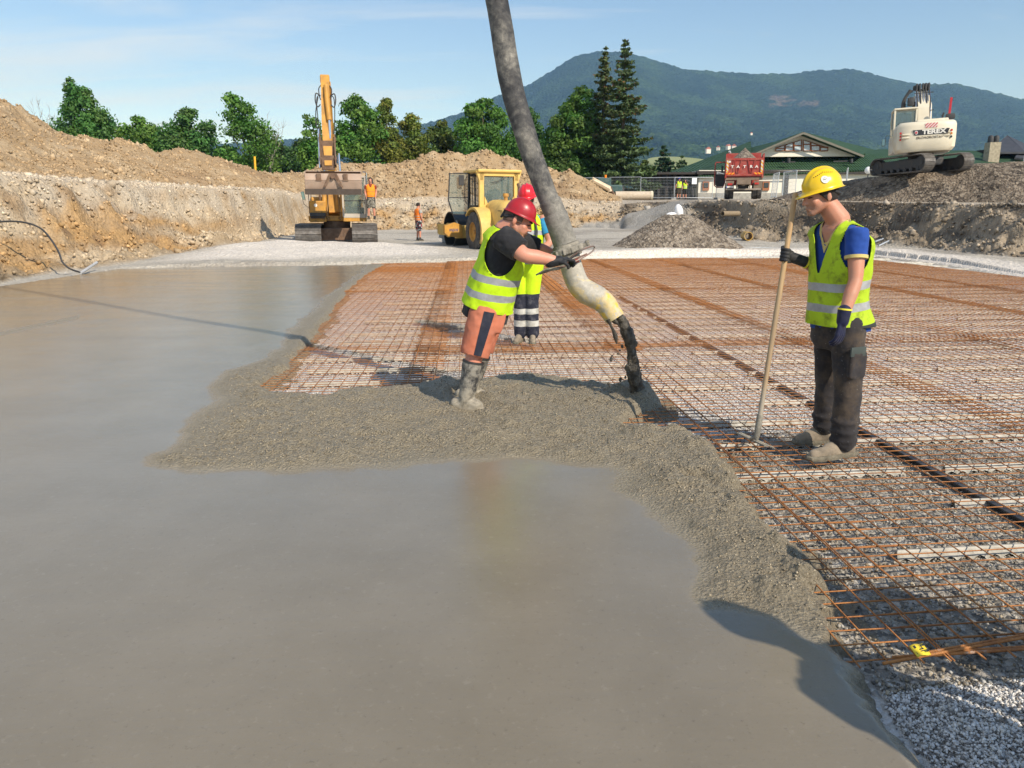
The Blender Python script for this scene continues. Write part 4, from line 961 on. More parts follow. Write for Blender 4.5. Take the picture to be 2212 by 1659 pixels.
m = MB(); caps(m, L1_(-.055,-.095,-.005), L1_(.055,-.095,-.005), .014, .014); caps(m, L1_(-.07,-.06,.012), L1_(-.055,-.095,-.005), .012, .014); caps(m, L1_(.07,-.06,.012), L1_(.055,-.095,-.005), .012, .014); m.box(L1_(0,-.108,-.012), (.05,.02,.03), HM1, bev=.005)
inv(remesh(m, 'helmet_strap', M_LINER, w1, .006, 2))
# shirt
n_ = cloth_mat('shirt_blue', (.018,.065,.30), var=.2); M_SB = n_.m
M_SY = cloth_mat('shirt_trim', (.60,.47,.17), dirt=(.35,.26,.10), amt=.4).m
ax1 = (nb1-pel).normalized()
R1 = lambda e, z0=-.14: [(pel+ax1*z0+F1*-.015, S1*(.190+e), F1*(.168+e), 2.6), (pel+ax1*.0-F1*.012, S1*(.188+e), F1*(.165+e), 2.6), (pel+ax1*.13+F1*.005, S1*(.170+e), F1*(.142+e), 2.4), (che-ax1*.02+F1*.005, S1*(.185+e), F1*(.140+e), 2.4), (che+ax1*.11, S1*(.196+e), F1*(.122+e), 2.4),
   (nb1-ax1*.080, S1*(.200+e), F1*(.104+e), 2.3), (nb1-ax1*.040, S1*(.172+e), F1*(.086+e), 2.2), (nb1-ax1*.008, S1*(.110+e*.6), F1*(.070+e*.5), 2.1), (nb1+ax1*.022, S1*(.062+e*.5), F1*(.058+e*.5), 2.0)]
vneck = lambda dep, wid: (lambda co: (lambda s_, f_, u_: np.where(f_ > .0, (u_+dep)-np.abs(s_)*(dep/wid), (u_-.012)*1.0-0.0))((co-np.array(nb1)) @ np.array(S1), (co-np.array(nb1)) @ np.array(F1), (co-np.array(nb1)) @ np.array(ax1)))
shell('shirt', R1(-.012, -.06), M_SB, w1, [vneck(.15,.075)], wr=.003, seed=3)
tr = lambda co: -vneck(.182,.092)(co)
shell('collar_trim', R1(-.0085, -.06), M_SY, w1, [vneck(.148,.073), tr], wr=.003, seed=3, thick=.003)
def sleeve(name, a, b, r0, r1, mat, parent, seed=0, trim=None, tl=.03, wr=.006):
    a, b = Vector(a), Vector(b); m = MB(); d = (b-a).normalized(); m.tube([a-d*.01, a, a.lerp(b,.3), a.lerp(b,.65), b], [r0*.86,r0*.97,r0,(r0+r1)/2,r1], n=28)
    o = inv(remesh(m, name, mat, parent, .008, 3, wr, 12, seed))
    if trim is not None:
        m = MB(); m.tube([b-d*tl, b-d*tl*.5, b+d*.002], [r1*1.04+.003]*3, n=32); inv2(m.build('sleeve_trim', trim, o, smooth=True))
    return o
d_n = (el_n-sh_n).normalized()
sleeve('sleeve', sh_n+V_((-.004,-.004,.022)), sh_n+d_n*.150, .069, .062, M_SB, w1, 1, M_SY, .018)
d_f = (el_f-sh_f).normalized(); sleeve('sleeve', sh_f, sh_f+d_f*.13, .066, .066, M_SB, w1, 2, M_SY, .022)
# vest
hem = pel-ax1*.045
vm1 = band_mat('vest_lime_dirty', (.42,.60,.012), tuple(ax1), tuple(pel), [(.075,.125),(.205,.255)], dirt=(.13,.15,.01), amt=.8, dscale=11, edge=-.016)
arm_n = ellcut(sh_n+V_((.0,.0,-.085)), frame(F1, ax1), (.15,.088,.155)); arm_f = ellcut(sh_f+V_((.0,.0,-.06)), frame(F1, ax1), (.13,.078,.15))
low1 = lambda co: -((co-np.array(pel)) @ np.array(ax1)+.022+.05*((co-np.array(pel)) @ np.array(F1)))
open1 = lambda co: (lambda s_, f_, u_: np.where(f_ > .02, (u_+.33)-np.abs(s_+.01)*(.33/.10), (u_-.0)))((co-np.array(nb1)) @ np.array(S1), (co-np.array(nb1)) @ np.array(F1), (co-np.array(nb1)) @ np.array(ax1))
RV = [(c+F1*(.0), S, F, pw) for c, S, F, pw in R1(.012, -.030)]
shell('vest', RV, vm1, w1, [arm_n, arm_f, open1], wr=.0085, wscale=7, seed=11, thick=.005)
# trousers
n_ = cloth_mat('work_trousers', (.034,.031,.033), dirt=(.105,.078,.055), amt=.85, dscale=5, var=.3, fleck=(.3,.29,.27)); M_TR = n_.m
m = MB()
loft_prims(m, [(pel+ax1*.03, S1*.165, F1*.128), (pel-Zu*.05, S1*.172, F1*.135), (pel-Zu*.13, S1*.165, F1*.13), (pel-Zu*.19, S1*.12, F1*.10)])
def leg(m, a, b, c, rr): limb(m, [a, a.lerp(b,.5), b, b.lerp(c,.5), c], rr, n=28)
leg(m, hip_n-Zu*.0, kn_n, an_n+Zu*.01, [.104,.097,.082,.078,.074]); leg(m, hip_f, kn_f, an_f+Zu*.03, [.098,.090,.077,.072,.068])
for q, (a, r_) in enumerate(((kn_n.lerp(an_n,.62), .092),(kn_n.lerp(an_n,.80), .090),(kn_n.lerp(an_n,.95),.086),(kn_f.lerp(an_f,.7), .084),(kn_f.lerp(an_f,.9), .080))): m.ell(a, (r_,r_*.95,.030))
m.box(hip_n.lerp(kn_n,.62)+S1*.088+F1*.015, (.13,.03,.17), frame(S1, Zu), bev=.008)
tro = inv(remesh(m, 'trousers', M_TR, w1, .010, 4, .010, 8, 21))
m = MB(); m.box(hip_n.lerp(kn_n,.40)+S1*.107+F1*.03, (.125,.012,.060), frame(S1, Zu), bev=.004); inv2(m.build('pocket_flap', mat_simple('flap_grey', (.05,.065,.06), .6, dirt=(.16,.17,.15)), tro, smooth=True))
boot(w1, P(1823,958,Y=4.82), P(1746,981,Y=4.72), s=1.08, zb=-.022); boot(w1, P(1783,935,Y=5.10), P(1713,948,Y=5.10), s=1.04, zb=-.022)
# hands
m = MB(); hd = V_((-.10,-.04,-.99)); hand(m, wr_n+hd.normalized()*.02, hd, V_((-.55,.75,-.1)), -1 if False else 1, (18,22,18), L=.185, rf=.0115, tsplay=24); caps(m, wr_n-hd.normalized()*.035, wr_n+hd.normalized()*.03, .040, .036)
inv(remesh(m, 'glove', M_GLOVE2, w1, .0045, 3))
m = MB(); m.tube([wr_n-hd.normalized()*.050, wr_n-hd.normalized()*.040], [.042,.042], n=24); inv(m.build('glove_cuff', mat_simple('cuff_yellow', (.75,.65,.05), .7), w1, smooth=True))
# rake
rk0, rk1 = P(1718.5,416,Y=4.98), P(1634,946,Y=4.90)
rake = thing('rake', 'wooden-handled steel rake with muddy teeth held upright by the yellow-helmeted worker', 'rake', rk1); bpy.context.view_layer.update()
nWd = N('rake_wood'); wv = nWd.map(nWd.tc(), (30,30,2.2)); gz = nWd.n('SeparateXYZ'); nWd.set(gz.inputs[0], nWd.tc()); wc = nWd.mix(nWd.rng(nWd.noise(1.4,5,.65,vec=wv),.3,.7), (.60,.40,.19), (.38,.24,.12))
wc = nWd.mix(nWd.rng(gz.outputs[2], 1.25, .95, 0, .55), wc, (.30,.24,.17)); wc = nWd.mix(nWd.math('MULTIPLY', nWd.rng(nWd.math('ADD', gz.outputs[2], nWd.math('MULTIPLY', nWd.noise(8,4,.6),.3)), .62, .45), .8), wc, (.38,.35,.29))
nWd.p(Base_Color=wc, Roughness=.6)
m = MB(); m.tube([rk0, rk0.lerp(rk1,.01), rk0.lerp(rk1,.5), rk0.lerp(rk1,.97)], [.012,.0165,.0170,.0155], n=20); inv(m.build('handle', nWd.m, rake, smooth=True))
nSt = mat_simple('muddy_steel', (.30,.28,.23), .8, var=.35, scale=30, dirt=(.13,.12,.10), dirt_amt=.6, bump=.5)
m = MB(); m.tube([rk0.lerp(rk1,.90), rk0.lerp(rk1,.99), rk1+V_((-.0,0,-.015))], [.021,.020,.010], n=16); inv(m.build('socket', nSt, rake, smooth=True))
ra0, ra1 = P(1592,940,z=.0), P(1652,968,z=.0); m = MB(); m.tube([rk1, (ra0+ra1)/2+V_((0,0,.02))], .010, n=10); dd = ra1-ra0; m.box((ra0+ra1)/2+V_((0,0,.015)), (dd.length,.014,.012), Matrix((dd.normalized(), V_((-dd.y,dd.x,0)).normalized(), Zu)).transposed(), bev=.002)
pn = V_((dd.y,-dd.x,0)).normalized(); pn = pn if pn.x > 0 else -pn
for i in range(15):
    b = ra0.lerp(ra1, i/14)+V_((0,0,.012)); m.tube([b, b+pn*.035+V_((0,0,.002)), b+pn*.07-V_((0,0,.014)), b+pn*.085-V_((0,0,.032))], [.004,.004,.0035,.002], n=6)
inv(m.build('rake_head', nSt, rake, smooth=True))
# far hand closed around the handle
gpt = rk0.lerp(rk1, .245); axd = (rk0-rk1).normalized()
m = MB(); toh = (gpt-wr_f); toh = toh-axd*toh.dot(axd)*.5; toh.normalize()
pn_ = axd.cross(toh).normalized(); pn_ = pn_ if pn_.y < 0 else -pn_
base = gpt-toh*.075-pn_*.026
caps(m, wr_f+V_((.03,0,-.01)), base, .036, .034)
for k_ in range(4):
    o_ = (.033,.011,-.011,-.033)[k_]; c_ = gpt+axd*o_
    caps(m, base+axd*o_*.8, c_-toh*.022-pn_*.024, .015, .014)
    pts = []
    for q in range(9):
        a = R(-70+q*29); rr_ = .0265
        pts.append(c_+toh*rr_*math.sin(a+R(20))+(-pn_)*rr_*math.cos(a+R(20)))
    for q in range(8-(k_ == 3)): caps(m, pts[q], pts[q+1], .0108, .0105, n=10)
caps(m, base+axd*.02, gpt+axd*.052-toh*.012-pn_*.020, .016, .0125); caps(m, gpt+axd*.052-toh*.012-pn_*.020, gpt+axd*.047+toh*.02-pn_*.018, .012, .0105)
inv(remesh(m, 'glove', M_GLOVE, w1, .0045, 3))
m = MB(); dv = (wr_f-base).normalized(); m.tube([wr_f+dv*.030, wr_f+dv*.042], [.040,.040], n=24); inv(m.build('glove_cuff', mat_simple('cuff_yellow', (.75,.65,.05), .7), w1, smooth=True))
# ------------------------------------------------------------------ worker steering the hose (left)
w2 = thing('person', 'stout worker in a dark red helmet and orange shorts steering the pump hose', 'person', P(1005,885,z=0)); bpy.context.view_layer.update()
F2 = V_((.97,.24,0)).normalized(); S2 = F2.cross(Zu)          # S2 = his right, towards the camera
hc2 = P(1120,475,Y=5.98); HF2 = V_((.88,-.14,-.42)).normalized()
nb2 = P(1090,497,Y=6.02); pel2 = P(1054,652,Y=6.08); che2 = P(1084,560,Y=6.04); ax2 = (nb2-pel2).normalized()
FT2 = (F2-ax2*F2.dot(ax2)).normalized(); ST2 = FT2.cross(ax2).normalized(); ST2 = ST2 if ST2.y < 0 else -ST2
s2n = P(1088,517,Y=5.83); e2n = P(1133,551,Y=5.74); r2n = P(1200,563,Y=5.78)
s2f = P(1116,520,Y=6.22); e2f = P(1158,535,Y=6.25); r2f = P(1203,553,Y=6.20)
hp2n = P(1050,665,Y=5.98); kn2n = P(1025,768,Y=5.92); an2n = P(1006,868,Y=5.90)
hp2f = P(1062,665,Y=6.20); kn2f = P(1040,758,Y=6.24); an2f = P(1016,846,Y=6.28)
sk2 = skin_mat('skin_ruddy', (.60,.29,.20), stub=[(tuple(hc2+frame(HF2,Zu)@V_((0,.088,-.072))), .036, 1, (.05,.03,.022), .9), (tuple(hc2+frame(HF2,Zu)@V_((0,.07,-.10))), .036, 1, (.05,.03,.022), .9), (tuple(hc2+frame(HF2,Zu)@V_((.05,.02,-.06))), .06, 1, (.30,.17,.12), .4)])
m = MB(); L2_, HM2 = head_prims(m, hc2, HF2, Zu, 1.06, neck=nb2+FT2*.0, nr=.066)
m.ell(L2_(0,.045,-.05), (.062,.055,.06), HM2); m.ell(L2_(0,.03,-.095), (.045,.05,.03), HM2)
loft_prims(m, [(nb2+ax2*.03, ST2*.065, FT2*.065), (nb2-ax2*.03, ST2*.10, FT2*.07), (nb2-ax2*.08, ST2*.155, FT2*.10), (che2, ST2*.16, FT2*.12), (pel2+ax2*.12, ST2*.16, FT2*.14), (pel2, ST2*.16, FT2*.14), (pel2-Zu*.08, ST2*.14, FT2*.11)])
limb(m, [s2n, s2n.lerp(e2n,.55), e2n, e2n.lerp(r2n,.4), r2n], [.058,.066,.056,.055,.034]); limb(m, [s2f, s2f.lerp(e2f,.5), e2f, e2f.lerp(r2f,.4), r2f], [.066,.060,.050,.050,.032])
limb(m, [hp2n, kn2n, kn2n.lerp(an2n,.35), an2n], [.10,.068,.066,.048]); limb(m, [hp2f, kn2f, kn2f.lerp(an2f,.35), an2f], [.10,.066,.064,.048])
inv(remesh(m, 'body', sk2, w2, .007, 3))
m = MB()
for g in (-1, 1): caps(m, L2_(g*.046,.088,.022), L2_(g*.018,.1,.020), .0045, .006, n=8)
inv(m.build('eyebrow', M_HAIR, w2, smooth=True))
m = MB()
for g in (-1, 1): caps(m, L2_(g*.044,.082,.000), L2_(g*.024,.092,-.002), .0035, .004, n=8)
inv(m.build('eyelash', M_HAIR, w2, smooth=True))
hf2 = lambda co: (lambda l: np.maximum(-(l[:,2]+.010-.35*np.minimum(0,l[:,1])), (l[:,1]-.040)))((co-np.array(hc2)) @ np.array(HM2))
G = [(hc2+HM2@V_((0,-.014,z)), HM2@V_((r*.082,0,0)), HM2@V_((0,r*.103,0)), 2.1) for z, r in ((-.06,.86),(-.03,.97),(.0,1.0),(.03,1.01),(.06,.97),(.09,.75),(.118,.25))]
shell('hair', G, mat_simple('shaved_hair', (.10,.06,.045), .8, var=.3), w2, [hf2], wr=.0005, thick=.0015, nseg=64, sub=6)
nRH = N('helmet_red'); rr1 = nRH.noise(10,5,.65); rr2 = nRH.rng(nRH.noise(55,3,.7), .66, .70)
nRH.p(Base_Color=nRH.mix(rr2, nRH.mix(nRH.rng(rr1,.35,.7), (.40,.012,.022), (.30,.016,.022)), (.5,.30,.28)), Roughness=nRH.rng(rr1,.3,.7,.30,.45))
HHF2 = V_((.88,-.12,-.40)).normalized()
hel2, _ = helmet(hc2+frame(HF2,Zu)@V_((0,-.006,.050)), HHF2, Zu, nRH.m, w2, .98, .050, ridge_n=0)
m = MB(); c_h = hc2+frame(HF2,Zu)@V_((0,-.004,.050))
caps(m, L2_(-.055,-.090,-.012), L2_(.055,-.090,-.012), .013, .013); caps(m, L2_(.076,-.03,.02), L2_(.055,-.090,-.012), .011, .013); caps(m, L2_(-.076,-.03,.02), L2_(-.055,-.090,-.012), .011, .013); m.box(L2_(0,-.112,-.004), (.055,.025,.045), HM2, bev=.006); caps(m, L2_(0,-.115,.02), L2_(.02,-.12,-.03), .012, .01)
inv(remesh(m, 'helmet_strap', M_LINER, w2, .006, 2))
n_ = cloth_mat('tee_charcoal', (.020,.020,.023), dirt=(.06,.057,.055), amt=.5, var=.3); M_TC = n_.m
R2 = lambda e, z0=-.10: [(pel2+ax2*z0, ST2*(.200+e), FT2*(.185+e), 2.4), (pel2+ax2*.0, ST2*(.200+e), FT2*(.180+e), 2.4), (pel2+ax2*.12+FT2*.01, ST2*(.198+e), FT2*(.172+e), 2.4), (che2-ax2*.02+FT2*.004, ST2*(.200+e), FT2*(.158+e), 2.4), (che2+ax2*.10-FT2*.01, ST2*(.210+e), FT2*(.135+e), 2.4),
   (nb2-ax2*.080-FT2*.012, ST2*(.205+e), FT2*(.115+e), 2.3), (nb2-ax2*.035-FT2*.01, ST2*(.165+e), FT2*(.096+e), 2.2), (nb2+ax2*.000-FT2*.008, ST2*(.105+e*.6), FT2*(.080+e*.5), 2.0), (nb2+ax2*.022-FT2*.006, ST2*(.078+e*.5), FT2*(.070+e*.5), 2.0)]
loc = lambda co, o: ((co-np.array(o)) @ np.array(ST2), (co-np.array(o)) @ np.array(FT2), (co-np.array(o)) @ np.array(ax2))
tear = ellcut(P(1107,556,Y=5.82), frame(FT2, ax2), (.05,.040,.012))
shell('shirt', R2(-.010, -.125), M_TC, w2, [lambda co: loc(co, nb2)[2]-.012+.35*np.maximum(0, loc(co, nb2)[1]-.03)], wr=.008, seed=3, wscale=9)
d2 = (e2n-s2n).normalized(); sleeve('sleeve', s2n+V_((-.012,.015,.016)), s2n+d2*.165+V_((.0,0,.008)), .100, .088, M_TC, w2, 1, wr=.009)
d2f = (e2f-s2f).normalized(); sleeve('sleeve', s2f, s2f+d2f*.18, .085, .078, M_TC, w2, 2, wr=.007)
m = MB(); m.ell(P(1106,556,Y=5.83)+V_((0,-.018,0)), (.042,.012,.014), frame(FT2, ax2)); inv(m.build('torn_hole_skin', sk2, w2, smooth=True))
vm2 = band_mat('vest_lime', (.52,.78,.004), tuple((ax2-FT2*.05).normalized()), tuple(pel2), [(.055,.108),(.185,.238)], dirt=(.30,.36,.01), amt=.5, dscale=9, refl=(.36,.37,.38))
a2n = ellcut(s2n+V_((.0,.02,-.0))-ax2*.105+FT2*.005, frame(FT2, ax2), (.20,.118,.175)); a2f = ellcut(s2f-ax2*.06, frame(FT2, ax2), (.15,.085,.15))
op2 = lambda co: (lambda s_, f_, u_: np.where(f_ > .0, (u_+.14)-np.abs(s_)*(.14/.12), u_-.008))(*loc(co, nb2))
shell('vest', [(c, S, F, p) for c, S, F, p in R2(.012, -.035)], vm2, w2, [a2n, a2f, op2], wr=.011, wscale=7, seed=31, thick=.005)
# shorts with a navy side panel
nSh = N('shorts_orange'); oc = nSh.mix(nSh.rng(nSh.noise(6,5,.6),.3,.7), (.46,.135,.07), (.56,.19,.11)); oc = nSh.mix(nSh.math('MULTIPLY', nSh.rng(nSh.noise(9,5,.7),.52,.68), .4), oc, (.42,.18,.13))
nSh.p(Base_Color=oc, Roughness=.85); nSh.bump(nSh.noise(300,2,.6), .2, .002)
m = MB(); loft_prims(m, [(pel2+ax2*.02, S2*.165, F2*.150), (pel2-Zu*.06, S2*.178, F2*.158), (pel2-Zu*.14, S2*.165, F2*.150), (pel2-Zu*.20, S2*.12, F2*.11)])
limb(m, [hp2n-Zu*.02, hp2n.lerp(kn2n,.5), kn2n+Zu*.012], [.128,.122,.112], n=32); limb(m, [hp2f-Zu*.02, hp2f.lerp(kn2f,.5), kn2f+Zu*.02], [.120,.112,.102], n=32)
m.box(hp2n.lerp(kn2n,.28)+F2*.085-Zu*.0+S2*.06, (.13,.07,.17), frame(S2, (hp2n-kn2n)), bev=.02)
sho = remesh(m, 'shorts', nSh.m, w2, .010, 4, .009, 9, 41)
me = sho.data; co = np.empty(len(me.vertices)*3); me.vertices.foreach_get('co', co); co = co.reshape(-1,3)   # flat leg openings
axn = np.array((hp2n-kn2n).normalized())
for K_ in (kn2n, kn2f):
    t = (co-np.array(K_)) @ axn; near_ = np.linalg.norm(co-np.array(K_), axis=1) < .19; mk_ = near_ & (t < .0)
    co[mk_] -= (t[mk_])[:,None]*axn[None]
me.vertices.foreach_set('co', co.ravel()); me.update(); inv(sho)
nNv = cloth_mat('navy_panel', (.022,.025,.042), dirt=(.10,.09,.09), amt=.35, dscale=6).m
dep_ = hp2n-kn2n
def strip_on(pts_a, pts_b, name, mat, par, bvh_obj, off=.004, n=22, k=6):
    """cloth panel laid on a garment: rays cast towards it from the camera-side normal"""
    from mathutils.bvhtree import BVHTree
    bpy.context.view_layer.update()
    bv = BVHTree.FromPolygons([v.co.copy() for v in bvh_obj.data.vertices], [tuple(p.vertices) for p in bvh_obj.data.polygons])
    vs, fs = [], []
    for i in range(n+1):
        a, b = pts_a[0].lerp(pts_a[1], i/n), pts_b[0].lerp(pts_b[1], i/n)
        for j in range(k+1):
            p = a.lerp(b, j/k); h = bv.ray_cast(p+S_DIR*.35, -S_DIR, .7)
            vs.append((h[0]+h[1]*off) if h[0] is not None else p)
    for i in range(n):
        for j in range(k): q = i*(k+1)+j; fs.append((q, q+1, q+k+2, q+k+1))
    m = MB(); m.add(vs, fs); o = m.build(name, mat, par, smooth=True); return inv2(o)
S_DIR = V_((0,-1,0))
strip_on((P(1047,668,Y=5.98), P(1025,761,Y=5.92)), (P(1069,672,Y=5.98), P(1040,765,Y=5.92)), 'side_panel', nNv, sho, sho)
# rubber boots caked in concrete
nBt = N('rubber_boot'); gz = nBt.n('SeparateXYZ'); nBt.set(gz.inputs[0], nBt.tc()); bn = nBt.noise(16,6,.72)
bc = nBt.mix(nBt.rng(bn,.40,.58), (.035,.035,.036), (.27,.25,.21)); bc = nBt.mix(nBt.rng(nBt.math('ADD', gz.outputs[2], nBt.math('MULTIPLY', bn, -.35)), .04, -.10), bc, nBt.mix(nBt.rng(bn,.4,.6), (.25,.22,.165), (.36,.32,.25)))
nBt.p(Base_Color=bc, Roughness=.6); nBt.bump(bn, .5, .01)
def wellie(an, kn, toe, z, par):
    an, kn, toe = V_(an), V_(kn), V_(toe); up = (kn-an).normalized(); top = an+up*.33; d = V_((toe.x-an.x, toe.y-an.y, 0)).normalized(); b = V_((an.x, an.y, z))
    m = MB(); limb(m, [an+V_((0,0,-.01)), an.lerp(top,.35), an.lerp(top,.7), top], [.060,.066,.078,.083], n=28); caps(m, b-d*.075+Zu*.075, b+d*.07+Zu*.045, .054, .052); caps(m, b+d*.05+Zu*.045, b+d*.15+Zu*.012, .052, .040); caps(m, b+d*.0+Zu*.10, b+d*.09+Zu*.07, .056, .05)
    o = remesh(m, 'rubber_boot', nBt.m, par, .009, 4, .005, 16, 51); me = o.data
    for v in me.vertices:
        t = (v.co-top).dot(up)
        if t > 0: v.co = v.co-up*t
    inv(o); m = MB(); m.tube([top-up*.012, top+up*.003], [.087,.086], n=32); inv2(m.build('boot_rim', mat_simple('rubber_black', (.03,.03,.03), .5), o, smooth=True)); return o
wellie(an2n, kn2n, an2n+V_((.25,-.06,0)), -.020, w2); wellie(an2f, kn2f, an2f+V_((.25,.0,0)), -.030, w2)
# gloves gripping the handle
m = MB(); g0 = r2n+V_((.0,0,-.004)); gd = V_((.96,.16,.16)).normalized(); hand(m, g0, gd, V_((.15,.15,-1)), -1, curls=[(22,50,45),(28,55,45),(34,58,48),(40,60,50)], L=.19, rf=.0125, tsplay=30, tc_=30); caps(m, g0-gd*.045, g0+gd*.03, .042, .038)
inv(remesh(m, 'glove', M_GLOVE, w2, .0048, 3))
m = MB(); g0 = r2f; gd = V_((.95,-.15,.05)).normalized(); hand(m, g0, gd, V_((.2,-.3,-1)), 1, curls=[(22,40,35)]*4, L=.18, rf=.0115); caps(m, g0-gd*.04, g0+gd*.03, .040, .036)
inv(remesh(m, 'glove', M_GLOVE, w2, .006, 3))
# ------------------------------------------------------------------ generic standing figures
def figure(name_, label, foot, H, F, skin, hairmat, shirt, vest, legs, shoes, arms, shorts=False, helm=None, cap_=None, group=None, vox=.012, vcuts=True, sleeve_len=.14, lean=0.0, bands=None, trcol=None, stance=.13, bulk=1.0, hfd=None, extra=None):
    """foot = ground point, H height, F facing; arms = ((elbow, wrist) offsets for right, left) in units of H: side, forward, up"""
    o = thing(name_, label, 'person', foot, 0, group); bpy.context.view_layer.update(); foot = V_(foot)
    F = V_(F).normalized(); S = F.cross(Zu); k = H/1.78
    g = lambda s_, f_, u_: foot+(S*s_+F*(f_+lean*max(0,u_-.9)))*k+Zu*u_*k
    hc = g(0,.02,1.66); HF_ = V_(hfd or F).normalized(); nb = g(0,-.01,1.50); pe = g(0,0,.96); ch = g(0,0,1.28); b = bulk
    m = MB(); L, M_ = head_prims(m, hc, HF_, Zu, k, neck=nb, nr=.056)
    loft_prims(m, [(nb, S*.06*k, F*.06*k), (nb-Zu*.06*k, S*.15*k, F*.08*k), (ch, S*.15*k, F*.10*k), (pe, S*.14*k, F*.10*k), (pe-Zu*.08*k, S*.12*k, F*.09*k)])
    shs = [g(.185*b,0,1.43), g(-.185*b,0,1.43)]; el = [g(*a[0]) for a in arms]; wr_ = [g(*a[1]) for a in arms]
    hips = [g(.09,0,.92), g(-.09,0,.92)]; kns = [g(stance*.8,.02,.50), g(-stance*.8,.02,.50)]; ans = [g(stance,0,.09), g(-stance,0,.09)]
    for i in (0,1):
        limb(m, [shs[i], shs[i].lerp(el[i],.5), el[i], el[i].lerp(wr_[i],.4), wr_[i]], [x*k for x in (.056,.050,.041,.042,.028)], n=14)
        d = (wr_[i]-el[i]).normalized(); caps(m, wr_[i], wr_[i]+d*.09*k, .035*k, .030*k, flat=(S,.6)); 
        for q in range(4): caps(m, wr_[i]+d*.08*k+F*(q-1.5)*.018*k, wr_[i]+d*(.155-.012*abs(q-1.3))*k+F*(q-1.5)*.02*k, .010*k, .008*k, n=8)
        caps(m, wr_[i]+d*.02*k, wr_[i]+d*.06*k+F*.045*k, .012*k, .010*k, n=8)
        limb(m, [hips[i], kns[i], kns[i].lerp(ans[i],.35), ans[i]], [x*k for x in (.09,.056,.058,.040)], n=14)
    inv(remesh(m, 'body', skin, o, vox, 2))
    RR = lambda e, z0: [(pe+Zu*z0*k, S*(.165*b+e)*k, F*(.130*b+e)*k, 2.4), (pe+Zu*.10*k, S*(.165*b+e)*k, F*(.130*b+e)*k, 2.4), (ch, S*(.180*b+e)*k, F*(.130*b+e)*k, 2.4), (nb-Zu*.10*k, S*(.195*b+e)*k, F*(.11+e)*k, 2.4), (nb-Zu*.05*k, S*(.17*b+e)*k, F*(.09+e)*k, 2.2), (nb-Zu*.01*k, S*(.10+e*.6)*k, F*(.07+e*.5)*k, 2.0), (nb+Zu*.012*k, S*(.07+e*.5)*k, F*(.06+e*.5)*k, 2.0)]
    shell('shirt', RR(-.008,-.03), shirt, o, [], wr=.005*k, nseg=48, sub=5)
    for i in (0,1): sleeve('sleeve', shs[i], shs[i]+(el[i]-shs[i]).normalized()*sleeve_len*k, .066*k*b, .062*k*b, shirt, o, i, wr=.004)
    if vest:
        cuts = [ellcut(shs[i]-Zu*.07*k, frame(F, Zu), (.15*k,.085*k,.15*k)) for i in (0,1)]
        lf = lambda co: (lambda s_, f_, u_: np.where(f_ > .0, (u_+.22*k)-np.abs(s_)*(.22/.08), u_-.005))((co-np.array(nb)) @ np.array(S), (co-np.array(nb)) @ np.array(F), (co-np.array(nb)) @ np.array(Zu))
        vo = shell('vest', RR(.012,.0), vest(tuple(pe), k) if callable(vest) else vest, o, cuts+[lf], wr=.007*k, nseg=72, sub=8, seed=5)
    m = MB(); loft_prims(m, [(pe+Zu*.05*k, S*.155*b*k, F*.12*b*k), (pe-Zu*.05*k, S*.165*b*k, F*.125*b*k), (pe-Zu*.13*k, S*.15*b*k, F*.11*b*k), (pe-Zu*.17*k, S*.11*k, F*.09*k)], 28, 4)
    for i in (0,1):
        if shorts: limb(m, [hips[i], kns[i].lerp(hips[i],.10)], [.105*k*b,.092*k*b], n=20)
        else: limb(m, [hips[i], kns[i], ans[i]+Zu*.02*k], [.108*k*b,.086*k*b,.074*k*b], n=20)
    tr_ = inv(remesh(m, 'shorts' if shorts else 'trousers', legs, o, vox, 3, .006*k, 9, 3))
    for i in (0,1):
        a = ans[i]; toe = a+(F+S*(.15 if i == 0 else -.15))*.20*k; boot(o, a, (toe.x, toe.y, foot.z), s=k*.95, mat=shoes, zb=foot.z, name='shoe')
    if helm: helmet(hc+Zu*.045*k+F*-.004, HF_, Zu, helm, o, k*1.02, .05)
    G = [(hc+M_@V_((0,-.012,z))*k, M_@V_((r*.080,0,0))*k, M_@V_((0,r*.101,0))*k, 2.1) for z, r in ((-.05,.90),(-.03,.97),(.0,1.0),(.03,1.01),(.06,.97),(.09,.78),(.122,.25),(.126,.05))]
    hcut = lambda co: (lambda l: np.maximum(-(l[:,2]+.03*k), np.minimum(l[:,1]-.045*k, -(l[:,2]-.055*k))))((co-np.array(hc)) @ np.array(M_))
    shell('cap' if cap_ else 'hair', G, cap_ or hairmat, o, [hcut], wr=.0015, thick=.003, nseg=48, sub=4)
    if cap_:
        m = MB(); m.box(L(0,.125,.055), (.14*k,.09*k,.010*k), M_, bev=.004); inv(m.build('cap_peak', cap_, o))
    return o, g, hips, kns, ans, tr_, k
def vest_of(col, bands=((.06,.11),(.20,.25)), refl=(.45,.46,.47), dirt=None, amt=.4):
    return lambda pe, k: band_mat('vest_cloth', col, (0,0,1), pe, [(a*k, b*k) for a, b in bands], refl=refl, dirt=dirt, amt=amt)
LIME = (.55,.80,.004); ORG = (.85,.20,.012)
skm = skin_mat('skin_mid', (.55,.28,.19))
down = lambda s=1: ((.24*s,-.02,1.16),(.25*s,.05,.92))
